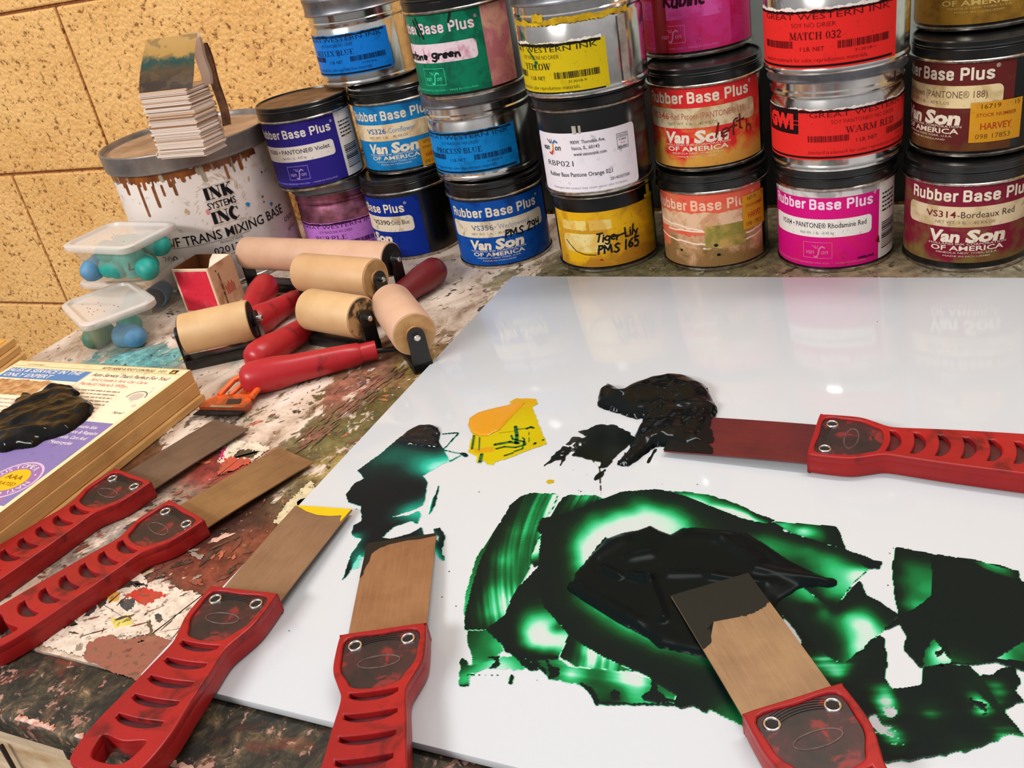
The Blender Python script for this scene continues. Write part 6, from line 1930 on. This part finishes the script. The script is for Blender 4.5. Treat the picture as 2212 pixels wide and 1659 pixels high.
# ---- black pile by the far knife
t = mound('ink_pile', 'D', [(277, 205), (282, 160), (318, 122), (362, 134), (386, 156), (440, 125), (520, 95), (600, 82), (700, 90), (770, 130), (800, 190), (822, 225), (812, 242), (790, 300), (770, 400), (700, 412), (690, 424), (610, 392), (540, 390), (470, 440), (415, 480), (365, 472), (420, 405), (470, 295), (488, 262), (440, 262), (370, 237), (300, 218)], 9, WETBLK, ease=13, ridges=(((440, 170), (760, 160), 2.5, 9), ((400, 460), (500, 330), -2.5, 6), ((300, 160), (380, 190), 2, 4), ((600, 240), (780, 230), 2.0, 4), ((430, 300), (540, 280), -2, 4)), seed=8, rough=.28, rag_=.7, sc=.022)
tag(t, 'glossy black ink pile at the tip of the dark red blade', 'ink')
for k, p in enumerate(([(585, 70), (606, 60), (602, 72)], [(785, 108), (800, 102), (790, 110)], [(498, 462), (540, 395), (545, 398), (506, 466)])):
    m2 = mound('ink_fleck', 'D', p, .4, WETBLK, t, ease=1, rag_=.1)
# ---- the big green swirl
S1 = dict(m='r')
GL = [
 dict(t='A', p=[(275, 340), (180, 480), (120, 680), (107, 800), (150, 820), (200, 600), (270, 420)], c=[(250, 400, .5), (150, 560, .45), (120, 720, .3), (115, 790, .26)], rag=.3),
 dict(t='A', p=[(430, 137), (480, 118), (640, 122), (612, 200), (570, 255), (560, 300), (520, 420), (470, 560), (400, 690), (350, 780), (350, 880), (112, 886), (118, 800), (150, 660), (200, 500), (280, 330), (345, 235), (365, 190)], c=[(430, 140, .8), (350, 240, .97), (280, 340, .97), (200, 510, .98), (155, 660, .97), (120, 800, .95), (400, 240, .72), (320, 360, .75), (250, 520, .75), (200, 660, .72), (165, 800, .7), (480, 200, .45), (400, 340, .36), (320, 500, .34), (270, 660, .34), (240, 800, .3), (580, 150, .25), (520, 240, .3), (460, 360, .36), (400, 500, .4), (340, 640, .42), (300, 800, .25), (610, 140, .12), (230, 870, .6), (500, 420, .4), (450, 560, .45)], s=((530, 130), (300, 560), .34, 2.0), bend=-2.4, rag=.3, edge=.5, ev=.9),
 dict(t='A', p=[(660, 145), (700, 128), (850, 130), (890, 150), (800, 200), (700, 250), (600, 252), (630, 190)], c=[(670, 150, .9), (650, 220, .8), (720, 180, .5), (780, 150, .25), (840, 145, .4), (800, 180, .6)], s=((720, 130), (660, 240), .3, 1.6), rag=.4),
 dict(t='A', p=[(480, 480), (520, 380), (565, 340), (540, 430), (530, 520), (500, 540)], c=[(490, 500, .5), (530, 440, .05), (545, 380, .12), (510, 520, .8)], edge=.8, ev=.9),
 dict(t='A', p=[(500, 560), (420, 640), (380, 700), (345, 800), (230, 886), (250, 920), (320, 965), (340, 1010), (420, 1030), (520, 1090), (600, 1160), (640, 1040), (700, 915), (560, 740)], c=1.0),
 dict(t='A', p=[(510, 590), (430, 680), (385, 740), (350, 900), (352, 1000), (480, 1032), (640, 1036), (660, 1005), (700, 915), (640, 850), (560, 750)], c=[(365, 900, .97), (370, 800, .97), (400, 740, .95), (430, 680, .92), (510, 620, .95), (480, 720, .8), (430, 800, .6), (410, 900, .55), (470, 800, .4), (450, 900, .22), (540, 800, .3), (500, 870, .06), (560, 880, .02), (600, 960, .03), (640, 920, .08), (660, 900, .2), (620, 840, .25), (560, 770, .5), (640, 870, .5), (400, 990, .9), (480, 980, .3), (500, 1010, .62), (560, 1000, .3), (600, 1020, .55), (640, 1010, .3)]),
 dict(t='A', p=[(130, 890), (240, 888), (320, 960), (330, 1000), (280, 1050), (160, 1100), (150, 1020), (130, 960)], c=[(150, 920, .6), (220, 930, .45), (290, 990, .3), (180, 1080, .3), (260, 1030, .4), (150, 1000, .5)], rag=.6),
 dict(t='A', p=[(90, 1050), (105, 1038), (150, 1090), (330, 1035), (400, 1030), (470, 1085), (440, 1110), (240, 1100), (150, 1130), (140, 1200), (85, 1200)], c=[(100, 1060, .8), (120, 1100, .5), (115, 1170, .25), (250, 1070, .2), (400, 1060, .3), (330, 1080, .1), (130, 1190, .4)], rag=.8),
 dict(t='A', p=[(240, 1038), (310, 1030), (312, 1080), (290, 1100), (252, 1102), (290, 1060)], c=.97, rag=.8),
 dict(t='A', p=[(340, 990), (420, 1030), (520, 1085), (525, 1112), (470, 1112), (400, 1040)], c=1.0, rag=.4),
 dict(t='A', p=[(350, 1140), (385, 1135), (382, 1190), (355, 1190)], c=[(365, 1180, 1), (370, 1145, .3)], rag=.6),
 dict(t='A', p=[(130, 1135), (310, 1138), (310, 1142), (130, 1140)], c=.8, rag=.1), dict(t='A', p=[(82, 1197), (140, 1194), (140, 1202), (82, 1204)], c=1.0, rag=.2),
 dict(t='A', p=[(520, 1060), (640, 1050), (700, 1095), (950, 1110), (1150, 1160), (1300, 1240), (1285, 1300), (870, 1305), (800, 1210), (740, 1188), (600, 1165)], c=[(560, 1080, .5), (640, 1130, .4), (700, 1140, .12), (760, 1170, .3), (800, 1140, .4), (860, 1150, .5), (910, 1160, .38), (1000, 1150, .06), (1100, 1190, .06), (960, 1190, .3), (880, 1240, .5), (960, 1260, .6), (1050, 1280, .3), (1200, 1200, .5), (1250, 1260, .3)], rag=.8, s=((700, 1160), (1200, 1230), .12, 3)),
 dict(t='A', p=[(560, 1030), (600, 1090), (645, 1100), (640, 1145), (580, 1166), (592, 1130)], c=1.0, rag=.4),
 dict(t='A', p=[(760, 1180), (830, 1215), (870, 1290), (862, 1314), (846, 1312), (820, 1250)], c=1.0, rag=.5),
 dict(t='A', p=[(870, 1296), (1300, 1300), (1300, 1310), (870, 1306)], c=1.0, rag=.4),
 dict(t='A', p=[(930, 1240), (955, 1222), (985, 1240), (980, 1280), (945, 1285)], c=.93, rag=.3),
 dict(t='A', p=[(1170, 1160), (1186, 1160), (1195, 1230), (1240, 1268), (1330, 1290), (1200, 1298), (1120, 1280), (1108, 1255), (1160, 1225)], c=1.0, rag=.4),
 dict(t='A', p=[(650, 1040), (700, 915), (760, 955), (900, 1040), (1065, 1120), (930, 1112), (740, 1092)], c=[(670, 1030, .85), (720, 980, .7), (700, 1060, .6), (770, 1040, .4), (800, 1020, .08), (830, 1070, .08), (880, 1070, .3), (960, 1100, .3), (1040, 1118, .4)], s=((730, 930), (700, 1090), .3, 2.5)),
 # the broad ring
 dict(t='A', p=[(1185, 97), (1000, 110), (850, 165), (720, 222), (610, 250), (545, 258), (520, 330), (545, 350), (535, 430), (530, 525), (500, 560), (520, 650), (560, 760), (650, 850), (700, 915), (760, 960), (900, 1040), (1150, 1150), (1180, 1180), (1300, 1250), (1290, 1310), (1330, 1330), (1400, 1315), (1475, 1360), (1480, 1330), (1700, 1440), (1900, 1250), (1900, 300), (1558, 200), (1400, 130)],
  c=[(1185, 105, .97), (1000, 120, .85), (860, 175, .95), (720, 235, .97), (600, 280, 1), (560, 350, 1), (550, 440, 1), (545, 540, 1), (560, 650, 1), (600, 770, 1), (700, 890, 1), (850, 990, 1), (1000, 1050, 1), (1200, 1140, 1), (1400, 1280, 1),
     (640, 380, .85), (640, 500, .85), (660, 600, .8), (690, 400, .6), (700, 480, .55), (715, 560, .55), (720, 430, .35), (745, 500, .25), (740, 400, .25), (800, 400, .04), (770, 470, .1), (860, 330, .06), (780, 330, .3), (720, 340, .55), (860, 280, .25), (820, 240, .5), (760, 260, .7), (900, 250, .4), (1000, 270, .05), (960, 230, .3), (900, 200, .7), (1000, 190, .6), (1080, 150, .55), (1060, 220, .25), (1120, 250, .03), (1120, 200, .2), (1180, 150, .7), (1200, 240, .1), (1150, 300, .0), (1280, 280, .1), (1240, 330, .03), (1360, 280, .3), (1300, 220, .4), (1250, 180, .6), (1420, 290, .55), (1400, 220, .75), (1500, 280, .8), (1400, 160, .95), (1560, 250, 1), (1700, 400, 1),
     (660, 690, .85), (720, 720, .6), (700, 780, .85), (800, 780, .5), (760, 840, .9), (900, 840, .45), (860, 900, .75), (1000, 900, .45), (960, 960, .85), (1100, 950, .48), (1080, 1010, .85), (1200, 1000, .5), (1200, 1060, .88), (1300, 1020, .5), (1400, 1050, .52), (1400, 1130, .85), (1500, 1090, .62), (1510, 1250, .8), (1550, 1320, .6), (1600, 1380, .45), (1400, 1310, 1), (1600, 1200, .9), (1800, 800, 1)], rag=.25, pw=1.9),
 dict(t='A', p=[(730, 580), (905, 366), (918, 378), (745, 590)], c=1.0, rag=.7), dict(t='A', p=[(760, 570), (800, 500), (910, 385), (925, 395), (830, 520)], c=[(780, 560, .1), (850, 460, .35), (910, 395, .5)], rag=.3),
 # right-hand leaves
 dict(t='B', p=[(0, 108), (120, 112), (240, 130), (400, 180), (520, 240), (612, 272), (560, 292), (420, 262), (250, 195), (100, 135)], c=[(40, 112, .5), (150, 125, .35), (240, 140, .45), (400, 190, .6), (520, 245, .9), (600, 272, 1), (250, 170, .3), (350, 205, .12), (420, 230, .08), (470, 245, .2), (540, 262, .7)], rag=.5, edge=.5, ev=.8),
 dict(t='B', p=[(590, 280), (700, 285), (950, 305), (975, 350), (1002, 432), (880, 402), (700, 345)], c=[(610, 290, .35), (660, 300, .22), (760, 330, .1), (800, 350, .22), (870, 370, .5), (930, 320, .97), (970, 390, .97), (700, 330, .35), (800, 375, .5), (900, 300, .9), (750, 295, .6), (920, 380, .8)], rag=.3, edge=.7, ev=.95),
 dict(t='B', p=[(330, 270), (470, 310), (700, 345), (880, 402), (1002, 432), (1150, 490), (1140, 540), (1050, 620), (940, 770), (860, 722), (780, 660), (640, 500), (500, 380)], c=[(450, 330, .85), (540, 350, .6), (500, 320, .97), (700, 352, .97), (880, 410, .97), (1000, 440, .97), (650, 400, .45), (800, 440, .42), (950, 480, .42), (1080, 510, .7), (1140, 500, .9), (1100, 555, .1), (1040, 580, .08), (980, 590, .2), (880, 560, .35), (760, 480, .5), (900, 640, .35), (960, 680, .3), (900, 700, .5), (1000, 640, .2), (850, 700, .8), (940, 750, .9), (740, 600, .9)], edge=.5, ev=.9),
 dict(t='B', p=[(1070, 475), (1205, 500), (1208, 512), (1190, 548), (1130, 542), (1095, 520)], c=1.0, rag=.5),
 dict(t='B', p=[(620, 700), (700, 660), (760, 640), (860, 720), (940, 770), (1050, 640), (1085, 608), (1120, 690), (1200, 730), (1305, 805), (1212, 895), (1000, 1075), (900, 1040), (760, 940), (690, 850), (640, 790)], c=[(640, 740, .9), (720, 700, .5), (770, 690, .32), (810, 720, .4), (800, 760, .9), (740, 800, .9), (940, 770, 1), (1075, 640, 1), (1110, 700, .95), (1200, 745, .9), (1290, 800, 1), (1120, 770, .5), (1050, 740, .75), (1010, 800, .3), (1060, 830, .12), (1130, 850, .05), (1160, 880, .1), (1200, 840, .5), (1240, 830, .8), (1080, 920, .08), (1040, 980, .2), (1010, 1050, .4), (980, 980, .6), (920, 1000, .85), (850, 900, .9), (900, 850, .6), (950, 830, .45), (950, 900, .55), (860, 800, .5), (900, 780, .5), (780, 900, .95)], edge=.4, ev=.9, rag=.25),
 dict(t='B', p=[(740, 920), (900, 1035), (1000, 1075), (1190, 910), (1225, 940), (1235, 1060), (1220, 1160), (1270, 1215), (1430, 1190), (1440, 1100), (1600, 1080), (1760, 1150), (1960, 1090), (1975, 1150), (1960, 1210), (2010, 1295), (1900, 1332), (1945, 1420), (2010, 1490), (1940, 1470), (1820, 1515), (1700, 1565), (1500, 1600), (1240, 1635), (1180, 1630), (900, 1400), (800, 1100)],
  c=[(850, 1000, .85), (880, 1060, .2), (930, 1120, .12), (960, 1060, .5), (1010, 1090, .3), (1050, 1130, .8), (1120, 1080, .95), (1200, 1000, 1), (1160, 1150, .97), (960, 1170, .5), (900, 1130, .4), (1000, 1200, 1), (1080, 1250, 1), (1240, 1240, .2), (1320, 1260, 1), (1150, 1350, 1), (1230, 1340, .15), (1250, 1400, .6), (1220, 1450, .06), (1280, 1490, .12), (1180, 1500, .9), (1350, 1400, 1), (1480, 1360, .5), (1500, 1250, 1), (1600, 1200, .97), (1680, 1300, .85), (1740, 1280, .12), (1770, 1340, .2), (1790, 1250, .7), (1840, 1200, .4), (1870, 1240, .4), (1830, 1150, .9), (1930, 1180, .97), (1960, 1280, .97), (1900, 1300, .7), (1850, 1380, .85), (1920, 1420, .7), (1880, 1480, .2), (1800, 1480, .85), (1600, 1450, 1), (1400, 1550, 1), (1640, 1520, .7), (1250, 1600, .95), (1960, 1470, .4)], s=((1150, 1450), (1700, 1440), .25, 2.2), rag=1.1),
 dict(t='B', p=[(1130, 1330), (1330, 1310), (1330, 1530), (1140, 1520)], c=0, m='cut', ct=.60, cs=.006), dict(t='B', p=[(1690, 1200), (1790, 1210), (1790, 1370), (1700, 1340)], c=1.0, m='speck', ct=.6, cs=.005),
 dict(t='B', p=[(1560, 1090), (1700, 1085), (1760, 1150), (1880, 1330), (2008, 1480), (1900, 1400), (1760, 1250)], c=[(1600, 1100, .9), (1700, 1130, .8), (1800, 1280, .75), (1900, 1400, .8), (2000, 1475, .95)], rag=.2),
]
t = film('ink_smear', GL, GREENF, res=.00075)
tag(t, 'big swirled green ink smear under the putty knife at bottom right', 'ink')
mp = [(735, 572), (800, 500), (905, 382), (1000, 345), (1090, 330), (1155, 305), (1200, 330), (1270, 356), (1330, 320), (1400, 314), (1560, 330), (1690, 350), (1800, 410), (1930, 500), (2060, 565), (2140, 596), (2180, 596), (2202, 614), (2196, 640), (2160, 650), (2090, 640), (2000, 650), (1950, 680), (1880, 720), (1830, 800), (1640, 1050), (1450, 1040), (1290, 1000), (1200, 985), (1150, 935), (1080, 900), (1000, 860), (820, 750), (690, 660), (700, 625), (730, 610)]
mound('ink_mound', 'A', mp, 2.4, WETGRN, t, z=GZ + .0003, ease=7, rough=.35, ridges=(((900, 560), (980, 600), 2.2, 3), ((860, 480), (1000, 400), 1.6, 5), ((1500, 600), (1800, 640), 1.8, 3), ((1750, 560), (2120, 625), 2.0, 4), ((1850, 640), (1700, 760), 1.4, 4), ((1060, 600), (1150, 620), 2.6, 3), ((1150, 620), (1230, 840), 2.6, 3), ((720, 660), (1080, 850), 1.4, 5), ((1040, 500), (1160, 480), 1.2, 4), ((1260, 590), (1430, 590), 1.0, 3), ((1560, 390), (1760, 520), 1.6, 5), ((1330, 390), (1540, 380), 1.2, 6)), seed=3, sc=.03)
# ---- right green patch
t = film('ink_smear', [
 dict(t='B', p=[(1283, 424), (1300, 424), (1480, 458), (1700, 490), (1850, 520), (1975, 556), (1986, 612), (2080, 650), (2080, 1100), (2000, 1120), (1850, 1070), (1700, 1085), (1600, 1083), (1430, 1104), (1330, 1000), (1345, 920), (1310, 855), (1216, 890), (1300, 806), (1280, 700), (1268, 560)], c=1.0, rag=.5),
 dict(t='B', p=[(1283, 430), (1478, 462), (1490, 560), (1490, 690), (1390, 770), (1306, 806), (1280, 700), (1268, 560)], c=[(1275, 560, .9), (1285, 700, .9), (1290, 440, .97), (1300, 600, .62), (1340, 520, .55), (1360, 640, .5), (1420, 560, .42), (1430, 660, .36), (1470, 600, .4), (1480, 500, .7), (1320, 740, .55), (1400, 740, .3), (1440, 710, .4), (1400, 455, .95), (1310, 790, .9)], rag=.25),
 dict(t='B', p=[(1700, 492), (1800, 512), (1972, 558), (1984, 608), (1900, 590), (1780, 545)], c=[(1720, 498, .6), (1800, 520, .35), (1880, 555, .4), (1940, 570, .6), (1975, 600, .9), (1975, 560, .97), (1860, 580, .7)], edge=.6, ev=.9),
 dict(t='B', p=[(1500, 935), (1520, 960), (1550, 995), (1605, 1065), (1430, 1102), (1445, 1030), (1470, 960)], c=[(1450, 1060, .45), (1480, 980, .4), (1510, 950, .35), (1510, 1020, .06), (1540, 1050, .05), (1580, 1060, .1), (1480, 1085, .3), (1530, 985, .12)], rag=.7),
 dict(t='B', p=[(1505, 1010), (1550, 995), (1540, 1030), (1515, 1035)], c=1.0, rag=.6),
 dict(t='B', p=[(1560, 930), (1700, 960), (1850, 1040), (1760, 1080), (1600, 1070)], c=[(1600, 980, .8), (1680, 1030, .72), (1780, 1050, .8), (1720, 980, .95)], rag=.3),
 dict(t='B', p=[(1850, 1045), (2080, 900), (2080, 1075), (2004, 1068)], c=[(1870, 1045, .12), (1900, 1050, .2), (1960, 1000, .42), (2000, 1000, .4), (2060, 960, .5), (2000, 1060, .5)], rag=.3),
], GREENF)
tag(t, 'separate dark green ink patch at the right edge, beyond the big swirl', 'ink')
t = thing('dust_speck', 'faint ink specks sprinkled over the white glass around the smears', 'specks', (0, 0, 0))
bm = bmesh.new()
rg = random.Random(21)
for px, py in ((1310, 912), (1300, 1096), (1430, 1046), (1035, 1063), (1190, 1078), (1170, 1070), (1255, 1062), (1270, 1072), (970, 1235), (985, 1310), (625, 1363), (1895, 695), (1922, 1196), (1962, 1186), (1930, 1185), (1918, 1265), (1506, 1047), (860, 1265), (1160, 1470), (1250, 1060), (955, 1290), (770, 1100)):
    q = PZ(px, py, GZ)
    r = rg.uniform(.2, .55) * mm
    vs = [bm.verts.new((q[0] + r * rg.uniform(.5, 1.6) * math.cos(a), q[1] + r * rg.uniform(.5, 1.3) * math.sin(a), GZ + .0003)) for a in np.linspace(0, 5.4, 7)]
    bm.faces.new(vs)
o = from_bm('speck', bm, ink(40, 50, 46), t)
o['kind'] = 'stuff'
# ---- black pile dumped on the phone book
t = mound('ink_pile', 'K', [(-60, 1180), (0, 1130), (40, 1080), (160, 1020), (260, 940), (240, 890), (320, 850), (370, 750), (450, 745), (525, 725), (530, 770), (620, 770), (700, 690), (860, 610), (960, 582), (1080, 600), (1205, 605), (1215, 680), (1320, 690), (1260, 720), (1270, 760), (1400, 800), (1500, 860), (1535, 930), (1480, 1040), (1330, 1180), (1150, 1310), (980, 1385), (700, 1460), (560, 1560), (300, 1590), (100, 1640), (-80, 1640)], 9, M('wet_brown_black_mound', C(15, 14, 13), .12, 0, .18), z=.0333, ease=11, rough=.35, ridges=(((200, 1100), (900, 800), -1.6, 4), ((300, 1250), (1000, 950), 2.2, 5), ((500, 1300), (1100, 1100), -1.2, 5), ((600, 760), (1150, 650), -1.8, 3), ((100, 1450), (760, 1380), 2.2, 5)), seed=12, sc=.022)
tag(t, 'thick brown-black ink pile dumped on the open phone book', 'ink')
